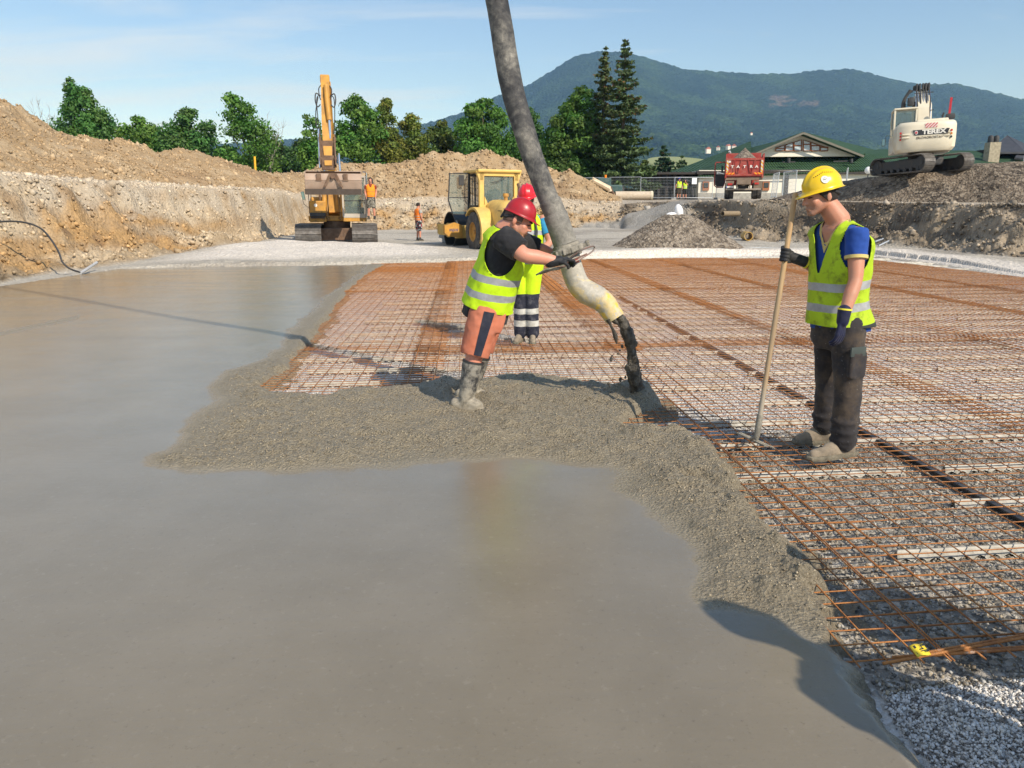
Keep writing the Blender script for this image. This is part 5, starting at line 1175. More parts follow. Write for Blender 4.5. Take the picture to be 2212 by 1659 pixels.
# remote-control worker behind the hose
nT3 = N('hivis_trousers'); gz = nT3.n('SeparateXYZ'); nT3.set(gz.inputs[0], nT3.tc()); z = gz.outputs[2]
zz_ = nT3.math('ADD', z, nT3.math('MULTIPLY', nT3.noise(3,2,.5), .06))
c = nT3.mix(nT3.rng(nT3.noise(8,5,.7),.5,.7,0,.4), (.55,.80,.004), (.40,.48,.02)); nav = nT3.mix(nT3.rng(nT3.noise(12,6,.7),.5,.68), (.016,.018,.035), (.10,.10,.12)); ref = nT3.mix(nT3.rng(nT3.noise(10,5,.7),.4,.65), (.58,.57,.53), (.40,.38,.33))
c = nT3.mix(nT3.math('LESS_THAN', zz_, .60), c, nav)
for a, b in ((.36,.43),(.21,.28)): c = nT3.mix(nT3.math('MULTIPLY', nT3.math('GREATER_THAN', zz_, a), nT3.math('LESS_THAN', zz_, b)), c, ref)
nT3.p(Base_Color=c, Roughness=.8)
f3 = P(1137,739,z=-.02)
nRH2 = N('helmet_bright_red'); nRH2.p(Base_Color=(.72,.018,.03), Roughness=.3)
w3, g3, h3, k3, a3, tr3, kk3 = figure('person', 'worker in a bright red helmet and hi-vis trousers holding a control box behind the hose', f3, 1.83, (-.18,-.98,0), skm, M_HAIR,
   cloth_mat('tee_skyblue', (.045,.30,.52)).m, vest_of(LIME, ((.30,.35),(.10,.15))), nT3.m, M_BOOT, (((-.0-.26*-1,.03,1.20),(.17,.22,1.05)), ((-.27,.03,1.18),(-.17,.22,1.05))), helm=nRH2.m, vox=.010, stance=.075, sleeve_len=.17, bulk=1.02, hfd=(-.1,-1,-.25))
bx = thing('control_box', 'small white and red remote control box held at the waist by the hi-vis worker', 'control box', g3(0,.26,1.04)); bpy.context.view_layer.update()
MW = mat_simple('box_cream', (.48,.45,.39), .6, dirt=(.2,.18,.15), dirt_amt=.5, dscale=14); fr = frame((-.18,-.98,0), Zu)
m = MB(); m.box(g3(0,.27,1.03), (.30,.14,.09), fr, bev=.01); inv(m.build('box_case', MW, bx, smooth=True))
m = MB(); m.box(g3(0,.27,1.085), (.31,.15,.022), fr, bev=.004); 
for q in (-.09,.09): m.cyl(g3(q,.27,1.09), g3(q,.27,1.13), .008, .012)
inv(m.build('box_top', nRd, bx))
m = MB(); m.box(g3(.05,.345,1.03), (.14,.012,.055), fr, bev=.002); inv(m.build('box_plate', mat_simple('plate_grey', (.33,.31,.27), .6), bx))
m = MB(); m.tube([g3(.13,.22,1.09), g3(.14,.15,1.3), g3(.09,.07,1.50), g3(0,-.10,1.53), g3(-.09,.07,1.50), g3(-.14,.15,1.3), g3(-.13,.22,1.09)], .014, n=8); inv(m.build('neck_strap', M_LINER, bx, smooth=True))
for i in (0,1):
    m = MB(); wq = g3((.17,-.17)[i],.22,1.05); caps(m, wq+Zu*.0, wq+V_((0,-.05,-.02)), .038, .036); caps(m, wq+V_((0,-.03,.03)), wq+V_(((-.03,.03)[i],-.09,.03)), .012, .011, n=8)
    for q in range(4): caps(m, wq+V_((0,-.05,.025-q*.018)), wq+V_(((-.045,.045)[i],-.085,.020-q*.018)), .011, .010, n=8)
    inv(remesh(m, 'glove', M_GLOVE, w3, .007, 2))
# walker in orange vest by the roller, facing right / away
nTr = N('shorts_print'); q_ = nTr.vor(16, out='Color'); s_ = nTr.n('SeparateColor'); nTr.set(s_.inputs[0], q_); nTr.p(Base_Color=nTr.ramp(s_.outputs[0], [(0,(.02,.02,.025)),(.62,(.03,.03,.035)),(.66,(.45,.44,.45)),(.86,(.5,.5,.5)),(.88,(.4,.04,.06)),(1,(.03,.03,.03))], 'CONSTANT'), Roughness=.8)
M_SHOE = mat_simple('dark_shoe', (.05,.045,.04), .7, dirt=(.2,.18,.15), dirt_amt=.6)
f4 = P(905,525,Y=36.6); f4.z = ground_z(f4.x, f4.y)
figure('person', 'walker in an orange vest and black patterned shorts on the pit floor', f4, 1.74, (.80,.58,0), skm, M_HAIR, cloth_mat('tee_grey', (.42,.42,.39)).m, vest_of(ORG, ((.05,.09),(.17,.21)), refl=(.55,.42,.3)), nTr.m, M_SHOE, (((.25,.0,1.17),(.24,.10,.93)),((-.25,-.05,1.17),(-.25,.03,.93))), shorts=True, vox=.02, bulk=1.12)
# bystander standing on the digger track
f5 = P(803,474,Y=34.0)
nCm = N('shorts_camo'); nCm.p(Base_Color=nCm.ramp(nCm.noise(14,3,.6), [(.40,(.05,.05,.045)),(.46,(.16,.15,.12)),(.54,(.32,.30,.25)),(.62,(.20,.19,.16))], 'CONSTANT'), Roughness=.85)
DIG_RIDER = figure('person', 'bystander in an orange vest and camouflage shorts standing on the yellow digger track', f5, 1.76, (.15,-.98,0), skm, M_HAIR, cloth_mat('tee_rust', (.25,.045,.022)).m, vest_of((.9,.30,.012), ((.05,.07),(.20,.22)), refl=(.5,.2,.05)), nCm.m, M_SHOE, (((.24,-.01,1.17),(.20,.10,.96)),((-.24,-.01,1.17),(-.20,.10,.96))), shorts=True, vox=.02)
# two people by the fence
GF = 'people in lime vests by the site fence'
zf_ = lambda u, v, Y: P(u, v, Y=Y)
def onter(u, Y): p = P(u, 430, Y=Y); return V_((p.x, p.y, ground_z(p.x, p.y)))
M_BK = cloth_mat('shorts_black', (.02,.02,.02)).m; M_BR = cloth_mat('shorts_brown', (.05,.04,.028)).m
figure('person', 'visitor in a blue cap and lime vest by the site fence', onter(1465.5,67), 1.80, (.25,-.97,0), skm, M_HAIR, cloth_mat('tee_dark', (.05,.05,.05)).m, vest_of(LIME), M_BR, M_SHOE, (((.27,0,1.17),(.30,.0,.93)),((-.25,0,1.17),(-.25,.08,.93))), shorts=True, cap_=mat_simple('cap_blue', (.01,.035,.35), .7), group=GF, vox=.03, bulk=1.1)
figure('person', 'bareheaded visitor in a lime vest and black shorts raising a hand', onter(1478.5,67.3), 1.66, (-.1,-.99,0), skm, M_HAIR, cloth_mat('tee_dark', (.03,.03,.03)).m, vest_of(LIME), M_BK, M_SHOE, (((.24,0,1.17),(.22,.1,.95)),((-.26,.05,1.22),(-.08,.16,1.48))), shorts=True, group=GF, vox=.03, sleeve_len=.25)
# two colleagues just right of the photographer: their shadows fall on the slab
M_NV = cloth_mat('trousers_navy', (.03,.035,.06)).m
figure('person', 'colleague in navy trousers standing nearest the white gravel, outside the photo', (2.32,.92,-.03), 1.80, (-.7,.7,0), skm, M_HAIR, cloth_mat('tee_grey', (.3,.3,.3)).m, vest_of(LIME), M_NV, M_BOOT, (((.25,-.02,1.17),(.24,.08,.93)),((-.25,-.02,1.17),(-.24,.08,.93))), vox=.02, helm=nRH2.m)
figure('person', 'colleague in navy trousers and grey shirt standing on the mesh, outside the photo', (2.72,1.50,-.03), 1.72, (-.6,.8,0), skm, M_HAIR, cloth_mat('tee_grey', (.2,.2,.22)).m, vest_of(ORG), M_NV, M_BOOT, (((.25,-.02,1.17),(.24,.08,.93)),((-.25,-.02,1.17),(-.24,.08,.93))), vox=.02, helm=nYH.m)
# ================================================================== MACHINES
M_YE = mat_simple('machine_ochre', (.58,.29,.045), .55, var=.2, dirt=(.20,.12,.06), dirt_amt=.85, dscale=3.0, bump=.1)
M_RY = mat_simple('roller_yellow', (.74,.49,.13), .45, var=.08, dirt=(.40,.27,.13), dirt_amt=.45, dscale=1.6)
M_RUST = mat_simple('rusty_brown', (.13,.075,.045), .75, var=.4, dirt=(.28,.20,.14), dirt_amt=.6, dscale=4)
M_STEEL = mat_simple('worn_steel', (.27,.23,.19), .5, metal=.3, var=.25, dirt=(.16,.12,.09), dirt_amt=.6, dscale=3)
M_TRACK = mat_simple('track_steel', (.20,.185,.17), .5, metal=.4, var=.35, scale=8, dirt=(.10,.08,.06), dirt_amt=.7)
M_DK = mat_simple('dark_frame', (.035,.037,.04), .6, dirt=(.12,.10,.08), dirt_amt=.5)
M_CHROME = mat_simple('chrome_rod', (.75,.76,.78), .18, metal=1.0, var=.05)
M_TIRE = mat_simple('tyre_rubber', (.055,.052,.05), .85, var=.3, dirt=(.20,.18,.15), dirt_amt=.85, dscale=5)
M_BUCK = mat_simple('bucket_steel', (.42,.31,.235), .6, var=.2, dirt=(.25,.15,.10), dirt_amt=.6, dscale=3)
M_SILV = mat_simple('cab_grey', (.50,.45,.38), .45, var=.1, dirt=(.35,.27,.18), dirt_amt=.4)
nGl = N('cab_glass'); nGl.p(Base_Color=(.16,.22,.21), Roughness=.05, Alpha=.36); nGl.b.inputs['Specular IOR Level'].default_value = .8; M_GL = nGl.m
nMi = N('mirror_glass'); nMi.p(Base_Color=(.25,.35,.34), Roughness=.08, Metallic=.6); M_MI = nMi.m
def hang(m, pts, r=.02, n=6): m.tube(bez([Vector(p) for p in pts], 5), r, n=n)
def track(par, x, w, L, h, y0=0, mat=M_TRACK, pitch=.19, name='track'):
    """crawler unit: belt of shoes around a frame with rollers; along y"""
    r = h/2; zc = r; o = bpy.data.objects.new(name, None); 
    m = MB(); st = L-h; per = 2*st+math.pi*h; n = int(per/pitch)
    for i in range(n):
        s = i*per/n
        if s < st: p, a = Vector((0, -st/2+s, 0)), 0
        elif s < st+math.pi*r: q = (s-st)/r; p, a = Vector((0, st/2+math.sin(q)*r, r-math.cos(q)*r)), q
        elif s < 2*st+math.pi*r: p, a = Vector((0, st/2-(s-st-math.pi*r), 2*r)), math.pi
        else: q = (s-2*st-math.pi*r)/r+math.pi; p, a = Vector((0, -st/2+math.sin(q)*r, r-math.cos(q)*r)), q
        M = Matrix.Rotation(a, 3, 'X'); c = Vector((x, y0, 0))+p
        m.box(c+M@Vector((0,0,.02)), (w,pitch*.90,.03), M)
        for g in (-.32,0,.32): m.box(c+M@Vector((0,g*pitch,-.008)), (w,.016,.032), M)
    belt = m.build('track', mat, par)
    m = MB(); m.box((x,y0,zc), (w*.45,st+.1,h*.55), bev=.04)
    for k in range(7): m.cyl((x-w*.3,y0-st/2+(k+.5)*st/7,.16), (x+w*.3,y0-st/2+(k+.5)*st/7,.16), .11, n=14)
    for e in (-1,1): m.cyl((x-w*.26,y0+e*st/2,zc), (x+w*.26,y0+e*st/2,zc), r*.82, n=24); m.cyl((x-w*.30,y0+e*st/2,zc), (x+w*.30,y0+e*st/2,zc), r*.3, n=16)
    m.build('track_frame', M_DK, belt)
    return belt
# ---------------------------------------------------------------- yellow digger, facing us
bp_ = P(727,527,Y=35.0)
ex = thing('excavator', 'yellow crawler excavator facing us with its bucket raised against the dirt heap', 'excavator', (bp_.x, 35.3, .02), math.atan2(-bp_.x, 35.3)-R(1.0)); 
ex.scale = (.95,)*3
track(ex, -1.24, 1.13, 4.4, 1.0); track(ex, 1.24, 1.13, 4.4, 1.0)
m = MB(); m.box((0,0,.62), (1.5,2.3,.42), bev=.08); m.prism([(-.78,.30),(.78,.30),(.70,.82),(-.70,.82)], 'y', -1.25, -.9); m.cyl((0,0,.82), (0,0,1.16), .62, n=28); m.build('undercarriage', M_RUST, ex)
m = MB(); m.box((0,.9,1.27), (2.50,3.4,.22), bev=.03); m.box((-.82,.35,1.70), (.72,2.6,.72), bev=.05); m.box((-.82,-.62,1.22), (.74,.7,.22), bev=.03); m.box((.0,2.0,1.80), (2.5,1.4,.95), bev=.12); m.box((.0,2.0,1.8), (2.44,1.3,.9)); m.box((.84,-.85,1.26), (1.06,.5,.26), bev=.03)
m.build('house', M_YE, ex)
m = MB(); m.box((-.82,-1.0,1.44), (.72,.22,.18), bev=.04); m.box((-.82,-.93,1.30), (.64,.3,.05)); m.build('toolbox', M_DK, ex)
m = MB(); m.lathe((-.9,-.957,1.86), [(.0,0),(.075,0),(.075,.006),(0,.006)], 'y', 20); m.build('round_sticker', mat_simple('white_decal', (.75,.74,.70), .5), ex)
# cab
cb_ = MB(); X0, X1, Y0, Y1, Z0_, Z1_ = .33, 1.36, -1.08, .55, 1.34, 3.12; pr_ = .055
for x in (X0, X1):
    for y in (Y0, Y1): cb_.box((x, y, (Z0_+Z1_)/2), (pr_*1.5, pr_*1.5, Z1_-Z0_), bev=.015)
for z in (Z0_, Z1_, 2.02):
    cb_.box(((X0+X1)/2, Y1, z), (X1-X0, pr_, pr_)); cb_.box((X0,(Y0+Y1)/2,z), (pr_,Y1-Y0,pr_)); cb_.box((X1,(Y0+Y1)/2,z), (pr_,Y1-Y0,pr_))
    if z != 2.02: cb_.box(((X0+X1)/2, Y0, z), (X1-X0, pr_*1.3, pr_*1.3))
cb_.box(((X0+X1)/2,(Y0+Y1)/2,Z1_+.02), (X1-X0+.1,Y1-Y0+.1,.06), bev=.02); cb_.box(((X0+X1)/2,Y0-.0,1.42), (X1-X0,.06,.14)); cb = cb_.build('cab', M_SILV, ex)
m = MB(); m.box(((X0+X1)/2,Y0-.005,1.78), (X1-X0-.10,.012,.56)); m.box(((X0+X1)/2,Y0-.005,2.56), (X1-X0-.10,.012,.98)); m.box((X1,-.25,2.5), (.012,1.4,1.1)); m.box((X0,-.25,2.5), (.012,1.4,1.1)); m.box(((X0+X1)/2,Y1,2.5), (.9,.012,1.1)); m.build('window', M_GL, cb)
m = MB(); m.box(((X0+X1)/2,Y0-.012,2.065), (X1-X0-.06,.02,.035)); m.build('window_bar', M_DK, cb)
m = MB(); m.box((.85,.1,1.85), (.52,.5,.14), bev=.05); m.box((.85,.33,2.25), (.50,.14,.75), bev=.06); m.box((.85,.33,2.72), (.28,.12,.18), bev=.05); m.build('seat', mat_simple('seat_pale', (.45,.47,.24), .8, var=.3), cb)
m = MB(); m.box((.85,-.5,1.62), (.85,.5,.30), bev=.05); m.box((.62,-.55,1.95), (.12,.2,.35), bev=.03); m.box((1.1,-.55,1.95), (.12,.2,.35), bev=.03); 
for x in (.62,.74,.98,1.1): m.tube([(x,-.75,1.6),(x,-.80,2.02)], .015)
m.build('console', M_DK, cb)
m = MB()
for x, z0, z1 in ((1.43,1.5,3.3),): m.tube([(x,-1.15,z0),(x,-1.17,z1),(x-.15,-1.1,z1+.05)], .035, n=8)
m.build('handrail', M_CHROME, ex, smooth=True)
m = MB(); hang(m, [(1.43,-1.15,2.9),(1.5,-1.2,3.1),(1.58,-1.22,2.95)], .014); m.build('mirror_arm', M_DK, ex)
m = MB(); m.box((1.62,-1.2,2.88), (.20,.06,.30), bev=.03); m.build('mirror', M_DK, ex)
m = MB(); hang(m, [(-1.17,-.9,1.6),(-1.22,-1.0,1.75),(-1.42,-1.05,1.95),(-1.44,-1.05,2.3)], .014); m.tube([(-1.19,-.9,1.5),(-1.19,-.9,2.45),(-1.10,-.6,2.5),(-1.10,-.6,2.0)], .02, n=6); m.build('mirror_arm', M_STEEL, ex)
m = MB(); m.box((-1.42,-1.08,2.28), (.14,.05,.36), M=Matrix.Rotation(R(-10),3,'Y'), bev=.02); m.build('mirror', M_MI, ex)
m = MB(); m.cyl((-.75,.6,2.05), (-.75,.6,2.42), .05); m.box((-.35,.9,2.25), (.34,.3,.28), bev=.06); m.build('exhaust', M_RUST, ex)
# boom, stick, bucket
m = MB(); bw = .26
def beam(m, pts, w, hs):
    """box beam in the y-z plane: pts (y,z), widths in x, depths hs"""
    vs, fs = [], []
    for i, (y, z) in enumerate(pts):
        a, b = pts[max(i-1,0)], pts[min(i+1,len(pts)-1)]; d = Vector((b[0]-a[0], b[1]-a[1])).normalized(); n_ = Vector((-d.y, d.x)); ww = w[i] if hasattr(w,'__len__') else w
        for sx_, sn in ((-1,-1),(1,-1),(1,1),(-1,1)): vs.append(Vector((sx_*ww/2+m.x0, y+n_.x*sn*hs[i]/2, z+n_.y*sn*hs[i]/2)))
    for i in range(len(pts)-1):
        for j in range(4): fs.append((i*4+j, i*4+(j+1)%4, (i+1)*4+(j+1)%4, (i+1)*4+j))
    fs += [(0,1,2,3), tuple(len(pts)*4-4+j for j in (3,2,1,0))]; m.add(vs, fs)
m.x0 = -.10; beam(m, [(-.2,1.5),(.15,3.1),(-.1,4.6),(-1.2,6.2),(-2.0,6.95)], [.46,.38,.32,.30,.30], [.42,.66,.72,.5,.3]); m.build('boom', M_YE, ex)
m = MB()
for g in (-1,1): m.tube([(-.10+g*.42,-.75,1.35),(-.10+g*.40,-.55,2.4),(-.10+g*.36,-.35,3.0)], [.115,.105,.10], n=14); m.box((-.10+g*.42,-.78,1.55), (.27,.2,.05))
m.build('lift_cylinder', M_YE, ex, smooth=True)
m = MB()
for g in (-1,1): m.tube([(-.10+g*.36,-.35,3.0),(-.10+g*.33,-.2,4.2)], .05, n=12); 
m.build('cylinder_rod', M_CHROME, ex, smooth=True)
m = MB()
for g in (-1,1): hang(m, [(-.10+g*.2,-.8,1.3),(-.10+g*.28,-.95,1.25),(-.10+g*.3,-.9,1.6),(-.10+g*.24,-.7,2.0),(-.10+g*.2,-.5,2.8)], .03); hang(m, [(-.10+g*.5,-.8,1.28),(-.1+g*.6,-.98,1.3),(-.1+g*.52,-.9,1.7)], .025)
m.build('hydraulic_hose', mat_simple('hose_brown', (.30,.17,.06), .6, dirt=(.1,.08,.06)), ex, smooth=True)
SX = -.18
m = MB(); m.x0 = SX; beam(m, [(-2.0,7.25),(-2.25,6.6),(-2.75,5.1),(-3.05,4.15),(-3.25,3.45)], [.36,.34,.40,.36,.30], [.30,.62,.50,.40,.3]); m.box((SX,-2.05,7.12), (.40,.3,.3), bev=.04); stk_ = m.build('stick', M_YE, ex)
m = MB(); m.x0 = SX; m.box((SX,-3.05,4.2), (.62,.34,.62), bev=.03); m.box((SX,-3.2,3.60), (.56,.3,.6), bev=.03); 
for g in (-1,1): m.box((SX+g*.31,-3.15,4.1), (.05,.45,1.3), M=Matrix.Rotation(R(-14),3,'X')); m.cyl((SX+g*.36,-3.1,4.55), (SX+g*.24,-3.1,4.55), .11); m.cyl((SX+g*.36,-3.3,3.75), (SX+g*.24,-3.3,3.75), .10)
m.build('linkage', M_RUST, ex)
m = MB(); m.tube([(SX+.04,-2.62,6.8),(SX+.06,-2.80,6.2),(SX+.12,-3.02,5.35)], .10, n=14); m.build('stick_cylinder', M_YE, stk_, smooth=True)
m = MB(); m.tube([(SX+.12,-3.02,5.35),(SX+.13,-3.1,4.6)], .05, n=12); m.build('cylinder_rod', M_CHROME, stk_, smooth=True)
m = MB(); m.tube([(SX-.34,-2.9,5.0),(SX-.36,-3.1,3.4)], .045, n=10); m.build('side_rod', M_CHROME, ex, smooth=True)
m = MB()
for g in (-1,1):
    hang(m, [(SX+g*.12,-2.3,6.9),(SX+g*.26,-2.4,6.7),(SX+g*.25,-2.6,6.4),(SX+g*.2,-2.7,6.2)], .022)
    hang(m, [(SX+g*.2,-2.7,6.35),(SX+g*.38,-2.75,6.45),(SX+g*.42,-2.8,6.15),(SX+g*.34,-2.85,5.9),(SX+g*.22,-2.8,6.0)], .026)
    hang(m, [(SX+g*.22,-2.7,6.4),(SX+g*.36,-2.8,6.2),(SX+g*.34,-2.9,5.3),(SX+g*.26,-3.0,4.8)], .02)
hang(m, [(SX-.3,-2.8,6.3),(SX-.42,-2.85,5.7),(SX-.42,-2.9,5.1),(SX-.26,-2.9,4.95)], .022)
m.build('hydraulic_hose', M_DK, ex, smooth=True)
m = MB(); y0 = -3.3; bwid = 1.16; prof = [(-.35,.80),(-.42,.50),(-.30,.12),(-.18,-.12),(.10,-.10),(.45,.10),(.62,.45),(.50,.80),(.1,.92)]
for i in range(len(prof)-1):
    a, b = prof[i], prof[i+1]; v = [Vector((s*bwid, y0+p[0], 2.42+p[1]*.9)) for p in (a, b) for s in (-1,1)]; n_ = Vector((0, (b[1]-a[1]), -(b[0]-a[0]))).normalized()*.03
    m.add(v+[q+n_ for q in v], [(0,1,3,2),(4,6,7,5),(0,4,5,1),(2,3,7,6),(0,2,6,4),(1,5,7,3)])
for s in (-1,1): m.prism([(y0+p[0], 2.42+p[1]*.9) for p in prof], 'x', s*bwid-.015, s*bwid+.015)
bk = m.build('bucket', M_BUCK, ex)
m = MB(); m.box((-.02,y0-.44,2.40), (2*bwid+.02,.06,.22), M=Matrix.Rotation(R(14),3,'X')); m.build('cutting_edge', mat_simple('edge_dark', (.11,.085,.07), .5, metal=.4), bk)
m = MB()
for x in (-.60,.50): m.box((x,y0-.42,3.0), (.20,.12,.26), bev=.02); m.box((x,y0-.44,2.87), (.24,.08,.05))
m.prism([(-.42,2.58),(-.16,3.16),(.14,3.16),(.40,2.58),(.30,2.58),(.06,2.95),(-.10,2.95),(-.32,2.58)], 'y', y0-.52, y0-.42); m.cyl((-.02,y0-.60,3.02), (-.02,y0-.4,3.02), .09)
m.build('bucket_ear', M_RUST, bk)
text('number', '10', .13, M_RUST, ex, Matrix.Translation((-.58,-.985,1.235)) @ Matrix.Rotation(R(90),4,'X'), .003)
# ---------------------------------------------------------------- yellow roller seen from behind
rp = P(1035,541,Y=30.0); th = R(25)
ro = thing('road_roller', 'yellow single drum road roller with its cab door open and big treaded tyres', 'roller', (rp.x+.95*math.cos(th), 30.3+.95*math.sin(th), .0), th)
def tyre(par, c, r, w, rimr, rimmat, name='wheel', tread='block'):
    c = Vector(c); m = MB(); pr = [(rimr,-w*.42),(rimr+.02,-w*.5),(r*.86,-w*.5),(r*.965,-w*.42),(r*.985,-w*.25),(r*.99,0),(r*.985,w*.25),(r*.965,w*.42),(r*.86,w*.5),(rimr+.02,w*.5),(rimr,w*.42)]
    m.lathe(c, pr, 'x', 44); ty = m.build(name, M_TIRE, par, smooth=True)
    m = MB()
    if tread == 'block':
        for i in range(26):
            for j in range(4):
                a = 2*math.pi*(i+(j % 2)*.5)/26; M = Matrix.Rotation(a,3,'X'); x = (j-1.5)*w*.225
                m.box(c+M@Vector((x,0,r*(.99 if abs(j-1.5) < 1 else .968))), (w*.17,2*math.pi*r/26*.62,.055), M@Matrix.Rotation(R(22 if j%2 else -22),3,'Z'), bev=.012)
    else:
        for i in range(24):
            a = 2*math.pi*i/24; M = Matrix.Rotation(a,3,'X')
            for sgn in (-1,1): m.box(c+M@Vector((sgn*w*.28,0,r*.985)), (w*.36,.05,.03), M)
    m.build('tread', M_TIRE, ty)
    for s in (-1,1):
        m = MB(); m.lathe(c, [(rimr+.015,s*w*.46),(rimr*.95,s*w*.44),(rimr*.88,s*w*.30),(rimr*.55,s*w*.22),(rimr*.5,s*w*.30),(rimr*.22,s*w*.30),(rimr*.2,s*w*.38),(0.001,s*w*.38)], 'x', 32); m.build('rim', rimmat, ty, smooth=True)
    return ty
for s in (-1,1): tyre(ro, (s*.95,0,.76), .76, .60, .36, M_YE)
# drum
m = MB(); dc = Vector((0,3.0,.76)); m.lathe(dc, [(.72,-1.05),(.76,-1.05),(.76,1.05),(.72,1.05),(.72,-1.05)], 'x', 56); m.cyl(dc+Vector((-.6,0,0)), dc+Vector((.6,0,0)), .70, n=40); m.cyl(dc+Vector((-.8,0,0)), dc+Vector((.8,0,0)), .18); m.build('drum', mat_simple('drum_steel', (.07,.078,.08), .35, metal=.5, dirt=(.2,.18,.15), dirt_amt=.3), ro, smooth=True)
m = MB()
for s in (-1,1):
    m.prism([(1.75,.66),(1.75,.95),(2.0,1.0),(3.9,1.0),(4.05,.92),(4.05,.62),(3.8,.55),(2.1,.55)], 'x', s*1.10, s*1.22)
    m.cyl((s*1.05,3.0,.76), (s*1.14,3.0,.76), .30)
m.box((0,1.86,.72), (2.44,.26,.52), bev=.03); m.box((0,3.98,.80), (2.44,.18,.42), bev=.03)
m.build('drum_frame', M_RY, ro)
m = MB(); m.prism([(-1.02,.48),(-1.62,.55),(-1.78,.68),(-1.78,.98),(-1.35,1.10),(-1.02,.98)], 'y', 1.60, 1.78); m.build('side_plate', M_YE, ro)
m = MB(); rn = random.Random(3)
for k in range(7): m.box((-1.56+k*.055,1.592,.80+rn.uniform(-.01,.01)), (.038,.006,.10+rn.uniform(-.04,.02)), M=Matrix.Rotation(R(rn.uniform(-25,25)),3,'Y'))
m.build('worn_marking', mat_simple('worn_purple', (.10,.07,.16), .6, dirt=(.5,.33,.12), dirt_amt=.9, dscale=20), ro)
m = MB(); m.prism([(-.86,.86),(-.72,1.0),(-.58,.86)], 'y', 1.716, 1.724); m.build('warning_sign', mat_simple('sign_black', (.05,.045,.03), .5), ro)
m = MB(); m.prism([(-.81,.875),(-.72,.965),(-.63,.875)], 'y', 1.710, 1.716); m.build('warning_sign_face', M_RY, ro); m = MB(); m.box((-.72,1.705,.91), (.03,.004,.05)); m.build('warning_bolt', mat_simple('sign_black', (.05,.045,.03), .5), ro)
# fenders
for s in (-1,1):
    m = MB(); vs, fs = [], []; n = 14
    for i in range(n+1):
        a = R(-28)+R(165)*i/n
        for rr_, x in ((.90,s*.62),(.93,s*.70),(.93,s*1.24),(.86,s*1.27)): vs.append(Vector((x,-math.cos(a)*rr_*1.02,.76+math.sin(a)*rr_)))
    for i in range(n):
        for j in range(3): fs.append((i*4+j, i*4+j+1, (i+1)*4+j+1, (i+1)*4+j))
    m.add(vs, fs); o = m.build('fender', M_RY, ro, smooth=True); sd = o.modifiers.new('s','SOLIDIFY'); sd.thickness = .05
m = MB(); m.box((0,.2,1.0), (1.25,2.6,.7), bev=.05); m.build('chassis', M_DK, ro)
# hood
m = MB(); vs, fs = [], []; n = 18; k = 12
for i in range(n+1):
    t = i/n; y = .15-2.2*t; top = 1.98-.10*t-.80*max(0,t-.62)**1.5*2.4; hw = .66+.10*math.sin(t*2.2); bot = .85
    for j in range(k+1):
        a = math.pi*j/k; cx_ = math.copysign(abs(math.cos(a))**.55, math.cos(a))*hw; cz = bot+(top-bot)*abs(math.sin(a))**.5; vs.append(Vector((cx_, y, cz)))
for i in range(n):
    for j in range(k): q = i*(k+1)+j; fs.append((q,q+1,q+k+2,q+k+1))
fs.append(tuple(range(n*(k+1), (n+1)*(k+1)))); m.add(vs, fs); m.build('hood', M_RY, ro, smooth=True)
m = MB(); m.cyl((-.05,-.5,1.92), (-.05,-.5,2.10), .075); m.cyl((-.05,-.5,2.08), (-.05,-.5,2.20), .115, .105); m.build('air_intake', M_YE, ro, smooth=True)
m = MB(); m.tube([(.62,-.25,1.7),(.62,-.25,2.45),(.60,-.20,2.58)], .055, n=12); m.build('exhaust_pipe', M_RUST, ro, smooth=True)
m = MB()
for q in range(3): m.box((-.70,-1.4+q*.0,1.55-q*.07), (.03,.35,.025))
m.build('hood_slot', M_DK, ro)
# cab
m = MB(); cx0, cx1, cy0, cy1, cz0, cz1 = -.74,.74,.28,1.55,1.55,3.02
for x in (cx0,cx1):
    m.box((x, cy0, (cz0+cz1)/2), (.20,.14,cz1-cz0), bev=.03)
    m.prism([(x-.12*(1 if x<0 else -1)*0-.10,2.70),(x+.10,2.70),(x+(.10 if x<0 else .22),3.04),(x-(.22 if x<0 else .10),3.04)], 'y', cy0-.07, cy0+.07)
m.box((0,cy0,2.94), (1.5,.14,.16), bev=.02); m.box((0,(cy0+cy1)/2,3.06), (1.84,1.62,.11), bev=.04); m.box((0,cy0,1.66), (1.3,.12,.24), bev=.02)
for s in (-1,1): m.prism([(s*.62,1.76),(s*.62,2.1),(s*.45,1.76)], 'y', cy0-.06, cy0+.06)
cab_ = m.build('cab', M_RY, ro)
m = MB()
for x in (cx0+.02,cx1-.02): m.box((x,cy1,2.28), (.07,.07,1.46)); m.box((x,(cy0+cy1)/2,1.6), (.06,1.2,.08)); m.box((x,(cy0+cy1)/2,2.95), (.06,1.2,.06)); m.box((x,.95,2.28), (.05,.05,1.4))
m.box((0,cy1,1.62), (1.4,.07,.3)); m.box((0,cy1,2.93), (1.4,.06,.08)); m.tube([(.25,cy0-.09,2.82),(-.1,cy0-.09,2.65),(-.35,cy0-.09,2.62)], .012); m.build('cab_frame', M_DK, cab_)
m = MB(); m.box((0,cy0,2.30), (1.22,.012,1.10)); m.box((cx1-.02,.9,2.3), (.012,1.2,1.2)); m.box((0,cy1,2.3), (1.36,.012,1.2)); m.build('window', M_GL, cab_)
m = MB(); m.box((.05,1.2,1.95), (.5,.3,.6), bev=.08); m.box((-.05,.75,1.95), (.48,.15,.75), bev=.06); m.cyl((.2,1.12,2.2), (.25,1.0,2.28), .18); m.box((.25,1.35,2.25), (.4,.1,.25)); m.build('seat', mat_simple('seat_dark', (.10,.11,.11), .7, var=.3), cab_)
